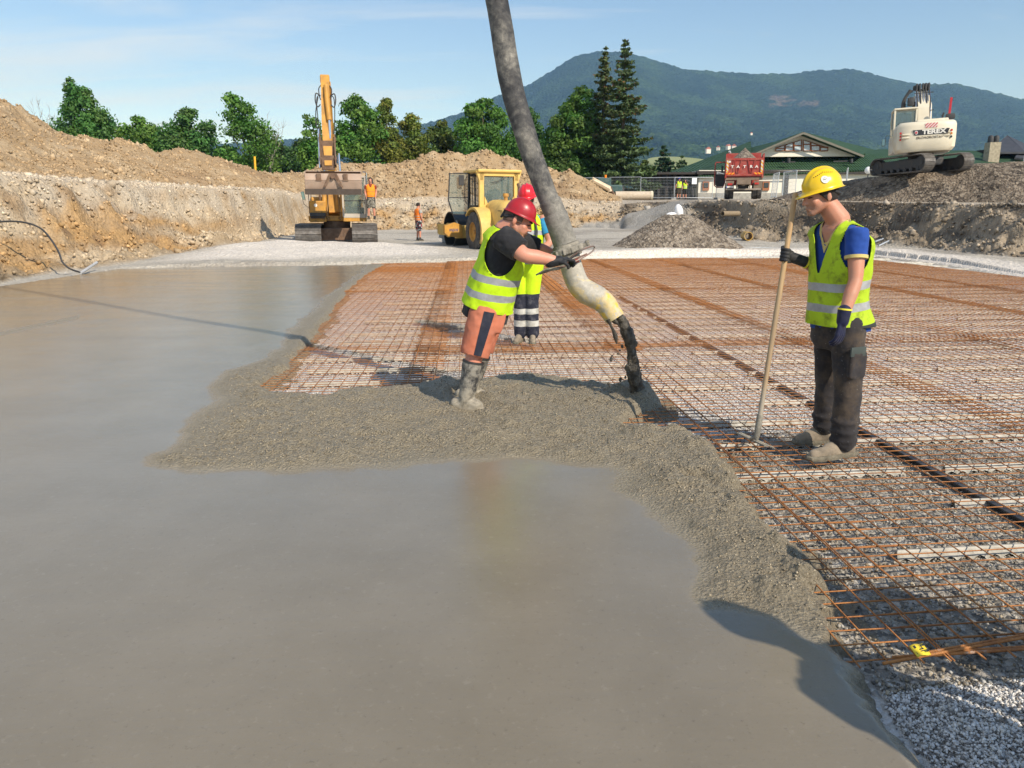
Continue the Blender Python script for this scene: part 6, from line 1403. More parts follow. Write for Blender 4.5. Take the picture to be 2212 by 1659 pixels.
dr = MB(); D0 = Vector((-.86,1.25,0)); dd = Vector((-math.cos(R(14)),math.sin(R(14))*-.3,0)).normalized()
out = [(0,3.0),(.83,2.98),(.90,1.95),(.72,1.42),(.05,1.40)]
pp = [D0+dd*a+Vector((0,0,z)) for a, z in out]; dr.tube(pp+[pp[0]], .028, n=6); dr.tube([D0+dd*.02+Vector((0,0,2.06)), D0+dd*.88+Vector((0,0,2.06))], .02, n=6); dr.tube([D0+dd*.10+Vector((0,-.05,1.8)), D0+dd*.22+Vector((0,-.08,2.0)), D0+dd*.20+Vector((0,-.08,2.75)), D0+dd*.1+Vector((0,-.05,2.85))], .014, n=6)
dor = dr.build('door', M_DK, ro); m = MB(); m.add([p+Vector((0,.01,0)) for p in pp]+[p-Vector((0,.002,0)) for p in pp], [tuple(range(5)), tuple(reversed(range(5,10)))]+[(i,i+5,(i+1)%5+5,(i+1)%5) for i in range(5)]); m.build('window', M_GL, dor)
m = MB(); m.box(D0+dd*.38+Vector((0,-.14,2.72)), (.22,.06,.40), bev=.02); m.build('mirror', M_DK, ro)
m = MB(); m.tube([(-.80,1.0,1.6),(-.84,.95,2.6),(-.80,.9,2.9)], .016); m.tube([(-.84,.6,1.5),(-.84,.6,2.4)], .016); m.build('grab_rail', M_DK, ro, smooth=True)
# boxes on the floor by the roller
b1p = P(966,530,Y=34.6); g_ = thing('metal_case', 'small grey metal case standing open on the pit floor beside the drum', 'case', (b1p.x,b1p.y,ground_z(b1p.x,b1p.y)))
m = MB(); m.box((0,0,.16), (.42,.3,.30), bev=.02); m.build('case_body', mat_simple('case_grey', (.38,.40,.40), .5), g_); m = MB(); m.box((-.12,-.14,.42), (.40,.03,.44), M=Matrix.Rotation(R(12),3,'Y'), bev=.01); m.build('case_lid', mat_simple('lid_grey', (.45,.47,.47), .5), g_)
b2p = P(979,530,Y=34.2); g_ = thing('tool_crate', 'small dark red tool crate on the pit floor beside the drum', 'crate', (b2p.x,b2p.y,ground_z(b2p.x,b2p.y)))
m = MB(); m.box((0,0,.17), (.56,.32,.34), bev=.02); m.build('crate_body', mat_simple('crate_red', (.16,.03,.025), .6), g_); m = MB(); m.box((0,0,.35), (.60,.36,.04), bev=.01); m.build('crate_lid', M_DK, g_)
# ---------------------------------------------------------------- dump truck seen from behind
tp_ = P(1604,428.5,Y=51.5); tz_ = tp_.z
tk = thing('dump_truck', 'red dump truck seen from behind, loaded with gravel and its cab door open', 'truck', (tp_.x, 51.5, tz_), -math.atan2(tp_.x, 51.5)+R(1))
tk.scale = (.95,)*3
M_RED = mat_simple('truck_red', (.36,.04,.03), .45, var=.12, dirt=(.40,.22,.16), dirt_amt=.55, dscale=2.0)
M_MUD = mat_simple('truck_mud', (.24,.18,.13), .8, var=.3, dirt=(.10,.08,.06), dirt_amt=.6)
m = MB(); m.prism([(-1.25,1.40),(1.25,1.40),(1.25,2.95),(1.18,2.95),(1.15,1.50),(-1.15,1.50),(-1.18,2.95),(-1.25,2.95)], 'y', .0, 4.8); m.box((0,4.75,2.35), (2.4,.1,1.9)); m.build('dump_body', M_RED, tk)
m = MB(); m.box((0,-.06,2.05), (2.46,.08,1.15), bev=.01)
for x0, x1 in ((-.72,-.44),(.44,.72)): m.prism([(x0 if x0<0 else x0,1.62),(x0+.10 if x0<0 else x0-.0,1.62),(x1,2.45),(x0-.06 if x0<0 else x1+.02,2.45)], 'y', -.14, -.10)
m.box((0,-.12,1.55), (2.44,.06,.12)); m.box((0,-.12,2.58), (2.46,.07,.14))
for x in (-1.2,1.2): m.box((x,-.10,2.1), (.10,.12,1.5))
for q in (-1,1): m.box((q*.58,-.13,2.1), (.06,.08,.85), M=Matrix.Rotation(R(q*12),3,'Y')); m.box((q*.30,-.13,2.1), (.05,.08,.85), M=Matrix.Rotation(R(-q*12),3,'Y'))
tg_ = m.build('tailgate', M_RED, tk)
m = MB(); m.m = 0
M_RW = N('stripe_board'); sc_ = M_RW.n('SeparateXYZ'); M_RW.set(sc_.inputs[0], M_RW.tc()); w_ = M_RW.math('FRACT', M_RW.math('MULTIPLY', M_RW.math('ADD', sc_.outputs[2], sc_.outputs[0]), 4.0)); M_RW.p(Base_Color=M_RW.mix(M_RW.math('GREATER_THAN', w_, .5), (.65,.62,.55), (.75,.38,.02)), Roughness=.5)
for x in (-1.12,1.12): m.box((x,-.17,2.12), (.13,.02,.78))
m.build('stripe_board', M_RW.m, tg_)
M_RO = N('chevron_band'); sc_ = M_RO.n('SeparateXYZ'); M_RO.set(sc_.inputs[0], M_RO.tc()); w_ = M_RO.math('FRACT', M_RO.math('MULTIPLY', M_RO.math('ADD', sc_.outputs[2], M_RO.math('ABSOLUTE', sc_.outputs[0])), 4.5)); M_RO.p(Base_Color=M_RO.mix(M_RO.math('GREATER_THAN', w_, .5), (.72,.05,.02), (.80,.38,.02)), Roughness=.5)
for x in (-.90,.90):
    m = MB(); m.box((x,-.17,1.64), (.56,.02,.13)); m.build('chevron_band', M_RO.m, tg_)
M_WT = mat_simple('letter_white', (.78,.74,.68), .5)
for ch_, x in zip('TATRA', (-.80,-.42,.0,.43,.78)): text('letter', ch_, .24, M_WT, tg_, Matrix.Translation((x,-.175,2.08)) @ Matrix.Rotation(R(90),4,'X'), .008, xs=1.25, bold=.008)
m = MB(); m.lathe((-.98,-.19,2.42), [(0,0),(.07,0),(.07,.02),(0,.02)], 'y', 20); m.build('round_badge', M_WT, tg_)
m = MB(); m.box((0,.1,1.30), (2.44,.3,.16)); m.box((0,1.8,1.05), (.9,5.6,.30), bev=.02)
for x in (-1,1): m.tube([(x*.05,-.02,1.28),(x*.22,-.05,1.12),(x*.45,-.02,1.28)], .03)
m.build('chassis', M_MUD, tk)
m = MB(); m.box((0,-.12,.60), (2.3,.10,.11), bev=.02); 
for x in (-.42,.42): m.box((x,-.05,.8), (.10,.1,.5))
m.cyl((0,-.15,.98), (0,.1,.98), .16); m.build('bumper', mat_simple('bumper_grey', (.34,.29,.24), .6, dirt=(.2,.15,.1)), tk)
m = MB(); m.box((0,.3,.75), (.7,.6,.5), bev=.1); m.box((0,1.2,.55), (1.8,.16,.16)); m.build('axle', M_DK, tk)
m = MB(); m.box((-.9,.05,.95), (.55,.2,.42)); m.build('mudguard', M_MUD, tk); m = MB(); m.box((.95,.05,.90), (.55,.2,.5)); m.build('mudguard', M_MUD, tk)
M_TL = mat_simple('light_red', (.5,.03,.02), .3); m = MB(); m.box((-.88,-.08,.94), (.30,.05,.13)); m.build('tail_light', M_TL, tk); m = MB(); m.box((.86,-.08,.98), (.26,.05,.12)); m.build('tail_light', M_TL, tk)
m = MB(); m.box((-.88,-.10,.76), (.48,.02,.11)); m.build('number_plate', M_WT, tk); m = MB(); m.box((-1.105,-.112,.76), (.045,.01,.10)); m.build('plate_strip', mat_simple('plate_blue', (.03,.1,.5), .5), tk)
for y in (.55,1.95):
    for x in (-1.08,-.76,.76,1.08): tyre(tk, (x,y,.52), .52, .29, .26, M_MUD, tread='bar')
for x in (-1.0,1.0): tyre(tk, (x,5.6,.52), .52, .32, .26, M_MUD, tread='bar')
m = MB(); m.box((0,6.0,2.0), (2.4,1.6,1.9), bev=.1); m.build('cab', M_RED, tk)
m = MB(); od = [(-1.28,2.72),(-1.98,2.70),(-2.02,2.62),(-2.02,1.05),(-1.85,.90),(-1.4,.90),(-1.28,1.2)]; pp = [Vector((x,5.4,z)) for x, z in od]; m.tube(pp+[pp[0]], .05, n=6); dor2 = m.build('cab_door', M_RED, tk)
m = MB(); m.prism([(-1.30,1.85),(-1.97,1.85),(-1.97,1.08),(-1.82,.95),(-1.42,.95),(-1.30,1.22)], 'y', 5.34, 5.44); m.build('door_trim', M_DK, dor2)
m = MB(); m.box((-1.5,5.2,2.2), (.14,.1,.5), bev=.03); m.box((-1.28,5.4,2.3), (.06,.3,.9)); m.build('mirror', M_DK, tk)
m = MB(); m.tube([(-1.0,5.0,2.6),(-1.0,5.0,3.35),(-1.06,4.9,3.46)], .08, n=12); m.build('exhaust_pipe', mat_simple('stack_white', (.7,.7,.7), .3, metal=.5), tk, smooth=True)
m = MB(); m.box((0,5.2,2.98), (2.2,.3,.25), bev=.05); m.build('cab_visor', M_RED, tk)
ld = thing('gravel_load', 'pointed load of brown gravel heaped in the red dump truck', 'gravel', (tp_.x, 51.5, tz_), -math.atan2(tp_.x, 51.5)+R(1))
th_ = np.linspace(0, 2*np.pi, 60); rr_ = np.linspace(0, 1, 26); TT, RR_ = np.meshgrid(th_, rr_); X_ = RR_*np.cos(TT)*1.15; Y_ = 2.2+RR_*np.sin(TT)*2.1; Zq = 2.55+.95*(1-RR_)**1.25+.03*fbm(X_*6, Y_*6, 0, 5)
nGv = N('brown_gravel'); gvv = nGv.vor(9, out='Color'); gs = nGv.n('SeparateColor'); nGv.set(gs.inputs[0], gvv); nGv.p(Base_Color=nGv.ramp(gs.outputs[0], [(0,(.115,.095,.075)),(.5,(.25,.205,.155)),(1,(.40,.34,.27))]), Roughness=.9); nGv.b.inputs['Specular IOR Level'].default_value = .2; nGv.bump(nGv.math('ADD', nGv.vor(12), nGv.noise(10,5,.7)), 1.0, .08)
grid_mesh('gravel_cone', X_, Y_, Zq, nGv.m, ld); ld.scale = (.95,)*3
# ---------------------------------------------------------------- white digger on the mound, seen from behind
t0 = P(1990,374,Y=39); TB = thing('excavator', 'cream white crawler excavator seen from behind on top of the gravel mound', 'excavator', (t0.x, 39.4, t0.z+.02), 0)
TB.scale = (.93,)*3; TB.rotation_euler = (R(0), R(-2.5), -math.atan2(t0.x, 39.4))
uc = bpy.data.objects.new('undercarriage', None)
gam = R(42); Mg = Matrix.Rotation(gam, 4, 'Z')
def rot_child(o, M): o.data.transform(M); 
x_before = set(bpy.data.objects)
tr1 = track(TB, -1.05, .62, 4.0, .86); tr2 = track(TB, 1.35, .62, 4.0, .86)
m = MB(); m.box((.15,0,.55), (1.6,1.6,.4), bev=.1); m.cyl((.15,0,.6), (.15,0,1.0), .6, n=28); ucf = m.build('undercarriage', M_DK, TB)
for o in (tr1, tr2, ucf): rot_child(o, Mg); [rot_child(c, Mg) for c in o.children]
M_CR = mat_simple('machine_cream', (.72,.65,.50), .4, var=.06, dirt=(.45,.38,.26), dirt_amt=.35, dscale=1.5, coat=.2)
hm_ = Matrix.Translation((-.05,.1,.98)) @ Matrix.Rotation(R(7), 4, 'Z') @ Matrix.Diagonal((1.05,1.05,1.3,1)); ZS = 1.0
def hp_(m, name, mat, par=TB, **k): o = m.build(name, mat, par, **k); o.data.transform(hm_ @ Matrix.Diagonal((1,1,ZS,1))); return o
m = MB(); n = 24; vs, fs = [], []
for z, gr in ((.0,.90),(.12,.98),(.45,1.0),(.95,1.0),(1.06,.97),(1.12,.90)):
    for j in range(n+1): t = j/n; x = (t-.5)*2.55*gr; y = -1.75*1.0-(1-abs(2*t-1)**4)*.30*gr+(1-gr)*1.0; vs.append(Vector((x+.12, y, z)))
    for j in (0,1): vs.append(Vector(((1 if j==0 else -1)*1.275*gr+.12, -.2, z)))
k = n+3
for i in range(5):
    for j in range(k): fs.append((i*k+j, i*k+(j+1)%k, (i+1)*k+(j+1)%k, (i+1)*k+j))
fs += [tuple(range(k)), tuple(reversed(range(5*k,6*k)))]; m.add(vs, fs); cw = hp_(m, 'counterweight', M_CR, smooth=True)
m = MB(); m.box((.45,.6,.50), (1.9,1.8,1.0), bev=.06); m.box((-.65,.9,.45), (1.0,2.2,.7), bev=.05); m.box((.35,-.8,1.18), (1.2,.7,.16), bev=.07); m.box((.9,-.9,1.20), (.5,.3,.14), bev=.06); hs_ = hp_(m, 'house', M_CR)
ZS = .76
m = MB()
for x in (-1.13,-.15):
    for y in (-.05,1.3): m.box((x,y,1.55), (.09,.09,1.65), bev=.02)
m.box((-.64,.62,2.38), (1.08,1.5,.09), bev=.03)
for z in (.85,): m.box((-.64,-.05,z), (1.0,.06,.3)); m.box((-1.13,.62,z), (.06,1.3,.3))
cb2 = hp_(m, 'cab', M_CR)
m = MB(); m.box((-.64,-.05,1.62), (.9,.02,1.3)); m.box((-1.13,.62,1.62), (.02,1.26,1.3)); m.box((-.64,1.3,1.62), (.9,.02,1.3)); hp_(m, 'window', M_GL, cb2)
m = MB(); m.box((-.64,.5,1.3), (.55,.2,.9), bev=.05); hp_(m, 'seat', M_DK, cb2)
m = MB(); hang(m, [(-1.15,.9,1.1),(-1.35,1.0,1.15),(-1.45,1.0,1.0)], .02); m.box((-1.48,1.0,.80), (.18,.08,.42), bev=.04); hp_(m, 'mirror', M_MI)
ZS = 1.0
m = MB(); m.tube([(.95,-.3,1.15),(.98,-.3,1.42),(1.02,-.32,1.52)], .045); m.box((1.3,-.4,1.35), (.42,.16,.22), bev=.07); hp_(m, 'exhaust_pipe', M_DK, smooth=True)
m = MB(); m.box((1.35,.2,1.65), (.10,.10,.95), M=Matrix.Rotation(R(4),3,'Y'), bev=.01); hp_(m, 'red_post', mat_simple('post_red', (.5,.02,.03), .5))
# boom from behind
ZS = .68
m = MB(); m.x0 = .28; beam(m, [(.8,.9),(1.3,2.6),(2.2,3.75),(2.9,4.0)], [.55,.50,.45,.40], [.6,.8,.7,.4]); hp_(m, 'boom', M_CR)
m = MB()
for x in (-.12,.68): m.tube([(x,1.5,1.0),(x*.9+.02,1.6,3.0),(x*.8+.05,2.0,3.6)], [.10,.10,.05], n=10)
hp_(m, 'boom_cylinder', M_CR, smooth=True)
m = MB()
for i in range(7):
    x = -.05+i*.11; m.tube(bez([Vector((x+.05,.9,1.1)), Vector((x,1.0,2.0)), Vector((x,1.15,2.9)), Vector((x+.02,1.7,3.75)), Vector((x,2.2,4.15))], 4), .024, n=6)
hp_(m, 'steel_line', M_CHROME, smooth=True)
m = MB(); hang(m, [(-.2,1.6,3.9),(-.5,1.6,3.6),(-.55,1.5,2.9),(-.50,1.4,2.5)], .06); 
for i in range(5): hang(m, [(.0+i*.14,1.8,3.9),(.02+i*.14,1.9,4.3),(.1+i*.12,2.4,4.2)], .05)
m.box((-.05,1.5,3.05), (.25,.3,.35), bev=.05)
for z in (2.6,1.9,3.7): m.box((.30,1.0+max(0,z-2.8)*.5,z), (.9,.04,.04))
hp_(m, 'hydraulic_hose', M_DK, smooth=True)
m = MB()
for x in (-.02,.14,.42,.58): hang(m, [(x,.95,1.2),(x-.03,1.02,2.2),(x+.02,1.2,3.1),(x,1.8,3.95)], .03)
hang(m, [(-.34,1.3,3.9),(-.62,1.3,3.3),(-.66,1.3,2.6)], .09); m.box((-.30,1.2,3.2), (.3,.3,.5), bev=.08); m.box((.0,2.0,4.1), (.3,.3,.3), bev=.08); m.box((.45,2.0,4.15), (.35,.3,.3), bev=.08)
hp_(m, 'hydraulic_hose', M_DK, smooth=True)
ZS = 1.0
ZY = Matrix.Rotation(R(90),4,'X')
def cwt(body, size, x, z, mat, xs=1, bold=0, y=-2.062): 
    o = text('lettering', body, size, mat, cw, Matrix.Translation((x,y,z)) @ ZY, .006, xs=xs, bold=bold); o.data.transform(hm_); return o
m = MB(); m.prism([(-.42,.60),(.98,.60),(1.06,.80),(-.52,.80)], 'y', -2.060, -2.050); hp_(m, 'name_panel', mat_simple('panel_black', (.03,.03,.035), .4), cw)
cwt('TEREX', .22, .40, .70, mat_simple('letter_cream', (.75,.72,.65), .5), xs=1.55, bold=.010, y=-2.072)
cwt('EKOAGROSTAV', .125, .24, .50, mat_simple('letter_brown', (.16,.12,.08), .6), xs=1.28, y=-2.060)
m = MB(); m.lathe((-.36,-2.078,.70), [(0,0),(.075,0),(.075,.01),(0,.01)], 'y', 8); hp_(m, 'emblem', mat_simple('emblem_white', (.7,.68,.65), .5), cw)
m = MB(); m.box((-.36,-2.086,.70), (.10,.008,.045)); m.box((-.36,-2.086,.70), (.04,.01,.10)); hp_(m, 'emblem_cross', mat_simple('emblem_red', (.5,.05,.05), .5), cw)
nSt_ = N('hazard_stripes'); sc_ = nSt_.n('SeparateXYZ'); nSt_.set(sc_.inputs[0], nSt_.tc()); w_ = nSt_.math('FRACT', nSt_.math('MULTIPLY', nSt_.math('SUBTRACT', sc_.outputs[2], sc_.outputs[0]), 7.0)); nSt_.p(Base_Color=nSt_.mix(nSt_.math('GREATER_THAN', w_, .5), (.72,.68,.62), (.55,.03,.06)), Roughness=.5)
m = MB(); m.prism([(.02,.86),(.52,.86),(.54,1.03),(.02,1.03)], 'y', -2.066, -2.056); hp_(m, 'hazard_sign', nSt_.m, cw)
for s, x in ((-1,-1.02),(1,1.16)):
    for q, (z, cl) in enumerate(((.72,(.5,.03,.02)),(.60,(.6,.2,.02) if s>0 else (.5,.03,.02)),(.48,(.03,.06,.05) if s>0 else (.45,.03,.02)))):
        m = MB(); m.lathe((x,-1.99,z), [(0,-.0),(.045,0),(.045,.05),(0,.05)], 'y', 14); hp_(m, 'rear_light', mat_simple('lamp_glass', cl, .25), cw)
    m = MB()
    for z in (.66,.54): m.box((x-s*.22,-2.0,z), (.34,.10,.05), bev=.02, M=Matrix.Rotation(R(-s*5),3,'Z'))
    hp_(m, 'moulded_rib', M_CR, cw, smooth=True)
# ---------------------------------------------------------------- backhoe loader behind the heap
lp = P(1322,432,Y=66); lz = ground_z(lp.x, 66)
bh = thing('backhoe_loader', 'small cream backhoe with a green cab and orange beacon half hidden by the dirt heap', 'backhoe', (lp.x, 66, lz), 0)
S_ = 66*1.0/FPX
def bpt(u, v, dy=0): p = P(u, v, Y=66+dy); return Vector((p.x-lp.x, dy, p.z-lz))
M_GC = mat_simple('cab_green', (.045,.10,.095), .5, dirt=(.2,.2,.17), dirt_amt=.3)
a = bpt(1292,384); b = bpt(1320,412)
m = MB(); m.box(((a.x+b.x)/2,.8,(a.z+b.z)/2), (b.x-a.x,1.5,a.z-b.z), bev=.05); bc_ = m.build('cab', M_GC, bh)
m = MB(); 
for u0_, u1_ in ((1296.5,1304.5),(1306,1315)): q0, q1 = bpt(u0_,388), bpt(u1_,393.5); m.box(((q0.x+q1.x)/2,.04,(q0.z+q1.z)/2), (q1.x-q0.x,.04,q0.z-q1.z))
m.build('window', M_GL, bc_)
m = MB(); q = bpt(1308,381.5,.5); m.cyl(q-Vector((0,0,.12)), q+Vector((0,0,.14)), .10); m.build('beacon', mat_simple('beacon_orange', (.9,.25,.01), .3), bh, smooth=True)
m = MB(); m.tube([bpt(1279,387,-.6), bpt(1283,390,-.6), bpt(1316,408,-.6), bpt(1318,414,-.6)], [.12,.20,.24,.2], n=8); m.tube([bpt(1280,384,-.7), bpt(1314,402,-.7)], .07, n=8); m.build('boom', mat_simple('arm_cream', (.68,.55,.38), .5, dirt=(.4,.3,.2), dirt_amt=.4), bh)
m = MB(); m.tube([bpt(1318,404,-.6), bpt(1320,412,-.6), bpt(1328,422,-.6)], [.16,.14,.08], n=8); m.build('stick', M_RUST, bh)
m = MB(); q = bpt(1333,426,-.6); m.prism([(q.x-.45,q.z-.25),(q.x-.35,q.z+.15),(q.x+.0,q.z+.25),(q.x+.42,q.z-.22)], 'y', -1.0, -.2); m.build('bucket', M_RUST, bh)
m = MB(); m.box((-.3,1.2,.75), (2.2,3.2,.6), bev=.1); 
m.build('chassis', M_GC, bh)
for x in (-1.2,.9): tyre(bh, (x,1.2,.5), .5, .4, .25, M_MUD, tread='bar')
# ---------------------------------------------------------------- pipes and odds
def lie(name, label, cat, u0_, v0_, Y, L, r, ang, mat, wall=.12, group=None):
    p = P(u0_, v0_, Y=Y); o = thing(name, label, cat, (p.x, Y, p.z), ang, group); m = MB()
    m.lathe((0,0,0), [(r-wall*r,-L/2),(r,-L/2),(r,L/2),(r-wall*r,L/2),(r-wall*r,-L/2)], 'x', 28); m.build('pipe_wall', mat, o, smooth=True); return o
M_CP = mat_simple('pipe_beige', (.52,.43,.32), .8, var=.15, dirt=(.62,.55,.45), dirt_amt=.5, dscale=2)
pp_ = lie('concrete_pipe', 'long beige concrete pipe lying in front of the site fence', 'pipe', 1368,422.5,64.0,2.9,.34,0,M_CP)
m = MB(); m.lathe((0,0,0), [(.28,1.38),(.37,1.38),(.37,1.56),(.28,1.56)], 'x', 28); m.build('pipe_collar', mat_simple('collar_cream', (.62,.56,.42), .7), pp_, smooth=True)
lie('drain_pipe', 'short yellow-rimmed drain pipe poking from the foot of the right bank', 'pipe', 1613,509.5,36.6,1.2,.20,R(82),mat_simple('pipe_ochre', (.55,.33,.06), .5, dirt=(.4,.35,.28), dirt_amt=.6),.14)
lie('clay_pipe', 'broken brown clay pipe sticking out of the middle of the right bank', 'pipe', 1578,461.5,42.0,1.3,.14,R(35),mat_simple('pipe_clay', (.25,.19,.12), .8),.2)
M_WP = mat_simple('white_plastic', (.80,.80,.80), .4, var=.04)
q_ = P(1463,462,Y=31.0); sk_ = thing('plastic_sack', 'pair of white plastic sacks lying on top of the brown gravel cone', 'sack', q_)
m = MB(); m.ell((.06,0,.08), (.17,.16,.30), Matrix.Rotation(R(-12),3,'Y')); m.build('upright_sack', M_WP, sk_, smooth=True)
m = MB(); m.ell((-.20,0,-.06), (.26,.15,.13)); m.build('lying_sack', M_WP, sk_, smooth=True)
m = MB(); pp2 = [P(-30,482,Y=19.6), P(20,478,Y=19.6), P(60,482,Y=19.5), P(90,495,Y=19.4), P(112,520,Y=19.2), P(127,545,Y=19.1), P(135,566,Y=19.0), P(150,580,Y=18.9), P(172,588,Y=18.6)]
m.tube(bez(pp2, 6), .022, n=8); tag(m.build('black_cable', M_DK, smooth=True), 'thin black cable arching out of the left dirt wall down to the slab edge', 'cable')
a, b = P(174,590,Y=19.2), P(209,567,Y=20.2); m = MB(); m.tube([a, b], .035, n=8); tag(m.build('grey_tube', mat_simple('tube_grey', (.45,.45,.45), .5), smooth=True), 'short grey tube leaning at the slab edge beside the black cable', 'tube')
m = MB(); m.tube(bez([P(222,540,Y=25.5), P(260,539,Y=25.8), P(310,541,Y=26), P(325,546,Y=26), P(290,552,Y=25.6), P(255,556,Y=25.3)], 5), .04, n=8); tag(m.build('grey_conduit', mat_simple('conduit_grey', (.40,.42,.42), .5), smooth=True), 'flat loops of grey conduit lying on the dirt left of the white gravel', 'conduit')
a, b = P(552,377,Y=56), P(550,338,Y=56); m = MB(); m.tube([a-Zu*.5, b], .075, n=8); m.v = m.v; tag(m.build('marker_post', mat_simple('post_yellow', (.85,.45,.02), .5), smooth=True), 'orange-yellow marker post on the crest of the dirt heap', 'post')
m = MB(); m.tube([P(190,423,Y=26.6), P(203,426,Y=26.4)], .11, n=10); tag(m.build('pipe_stub', M_DK, smooth=True), 'black pipe stub sticking out of the left dirt wall', 'pipe')
m = MB(); m.tube(bez([P(1540,545,Y=29.4), P(1520,540,Y=29.8), P(1560,536,Y=30.6), P(1640,535,Y=30.8), P(1700,538,Y=30.2), P(1730,541,Y=29.8)], 6), .02, n=6); tag(m.build('thin_tube', mat_simple('tube_pale', (.5,.53,.55), .5), smooth=True), 'pale thin tube coiled on the white gravel behind the far mesh edge', 'tube')
for k_, pts in enumerate(([(1890,522,31.2),(1930,508,31.8),(1956,497,32.2),(1965,492,32.5)],[(1898,531,31.0),(1925,518,31.2),(1948,502,31.8)])):
    m = MB(); m.tube([P(u,v,Y=Y) for u,v,Y in pts], .035, n=6); tag(m.build('bent_tube', mat_simple('tube_blue', (.33,.37,.42), .5), smooth=True), ['upper of two pale tubes leaning on the right bank behind the yellow helmet','lower of two pale tubes leaning on the right bank behind the yellow helmet'][k_], 'tube')
# ---------------------------------------------------------------- gravel piles
def pile(name, label, cx, cy, rx, ry, h, z0, mat, pw=1.0, seed=0, rot=0, n=110, cols=None, prof=None, cat='gravel pile'):
    r_ = np.linspace(0, 1.12, n); t_ = np.linspace(0, 2*np.pi, n*2); TT, RR_ = np.meshgrid(t_, r_)
    wob = 1+.07*fbm(np.cos(TT)*1.5, np.sin(TT)*1.5, 0, seed)
    X_ = RR_*np.cos(TT)*rx*wob; Y_ = RR_*np.sin(TT)*ry*wob
    H_ = (1-np.clip(RR_,0,1)**pw) if prof is None else prof(RR_, TT)
    soft = np.exp(-(RR_/.16)**2)*.10*(prof is None)
    Z_ = z0+h*(H_-soft)+.05*fbm(X_*2.2, Y_*2.2, 0, seed+3)+.035*np.abs(vn(X_*8, Y_*8, 0, seed+5))-np.where(RR_ > 1, .35*(RR_-1)/.12, 0)
    c, s = math.cos(rot), math.sin(rot); o = grid_mesh(name, cx+X_*c-Y_*s, cy+X_*s+Y_*c, Z_, mat)
    return tag(o, label, cat)
a = P(1462,552,z=0.05); cy_ = 31.0; c_x = P(1458,455,Y=cy_).x
top_ = P(1458,464,Y=cy_).z
pile('gravel_pile', 'brown-grey gravel cone standing behind the far mesh edge', c_x+.12, cy_, 2.85, 2.0, top_+.28, -.02, nGv.m, pw=1.08, seed=3)
nMd = N('dark_mound_gravel'); gvv = nMd.vor(8, out='Color'); gs = nMd.n('SeparateColor'); nMd.set(gs.inputs[0], gvv); big = nMd.rng(nMd.noise(.7,4,.6), .4, .6)
nMd.p(Base_Color=nMd.mix(big, nMd.ramp(gs.outputs[0], [(0,(.05,.042,.034)),(.5,(.13,.105,.08)),(1,(.30,.25,.19))]), nMd.ramp(gs.outputs[0], [(0,(.15,.12,.09)),(.5,(.24,.19,.14)),(1,(.35,.29,.22))])), Roughness=.9); nMd.b.inputs['Specular IOR Level'].default_value = .2
nMd.bump(nMd.math('ADD', nMd.vor(10), nMd.noise(9,5,.7)), 1.0, .09)
# long mound under the white digger: crest line follows the photo
cl = [(1690,430,43),(1760,412,42),(1830,396,41),(1880,385,40.2),(1940,378,39.3),(2000,374,38.8),(2060,371,38.4),(2100,362,38),(2140,352,37.6),(2190,349,37.4),(2260,352,37.2),(2360,372,37),(2460,400,37),(2560,432,37)]
cp = [P(u,v,Y=Y) for u,v,Y in cl]; q = bez(cp, 12); n = len(q); X_ = np.zeros((n,61)); Y_ = X_.copy(); Z_ = X_.copy()
for i, p in enumerate(q):
    g0 = ground_z(p.x, p.y-2.5)-.05; hgt = max(.02, p.z-g0)
    for j in range(61):
        t = (j-30)/30; yy_ = p.y+.3+t*(hgt*1.55+.2 if t < 0 else hgt*1.6+3.4); X_[i,j] = p.x; Y_[i,j] = yy_; tt = abs(t)
        flat_ = .0 if t < 0 else .5
        Z_[i,j] = g0+hgt*(1-max(0,(tt-flat_)/(1-flat_))**1.15)
Z_ += .06*fbm(X_*1.6, Y_*1.6, 0, 71)+.03*np.abs(vn(X_*8, Y_*8, 0, 73)); Z_[:, 0] -= .3; Z_[:, -1] -= .5
tag(grid_mesh('gravel_mound', X_, Y_, Z_, nMd.m), 'long dark gravel mound carrying the white excavator on the right terrace', 'gravel mound')
# ================================================================== MOUNTAIN
def hillpts(pts): return [(u, v) for u, v in pts]
ridge_px = [(-1500,330),(200,330),(700,300),(860,276),(915,270),(945,262),(985,250),(1040,225),(1090,203),(1130,190),(1150,182),(1200,150),(1240,125),(1270,117),(1300,114),(1345,115),(1380,122),(1420,135),(1480,152),(1560,158),(1640,162),(1700,162),(1760,155),(1830,151),(1870,158),(1920,172),(1990,185),(2060,183),(2120,195),(2212,218),(2400,255),(2900,300),(3800,330)]
RD = 3800.; ang = np.linspace(-1.25, 1.1, 900); 
ra = []
for u, v in ridge_px:
    p = P(u, v, Y=RD); ra.append((math.atan2(p.x, p.y), p.z))
ra = sorted(ra); rz = np.interp(ang, [a for a, _ in ra], [z for _, z in ra])
rz = rz*1.0
ts = np.linspace(0, 1, 260); A_, T_ = np.meshgrid(ang, ts); D0_, D1_ = 1150., RD
dist = D0_+(D1_-D0_)*T_; dist = dist/np.cos(A_)
X_ = np.sin(A_)*dist; Y_ = np.cos(A_)*dist
RZ = np.broadcast_to(rz, A_.shape); shp = (.42*T_+.58*T_**2.1)
spur = fbm(X_/520., Y_/900., 0, 301, 4); spur2 = ridge(X_/330., Y_/700., 0, 305, 3)
H_ = 8+(RZ-8)*np.clip(shp+.16*spur*np.sin(np.pi*T_)+.055*spur2*np.sin(np.pi*T_), 0, 1.2)*1.0
H_ = np.where(T_ > .985, np.minimum(H_, RZ), H_)
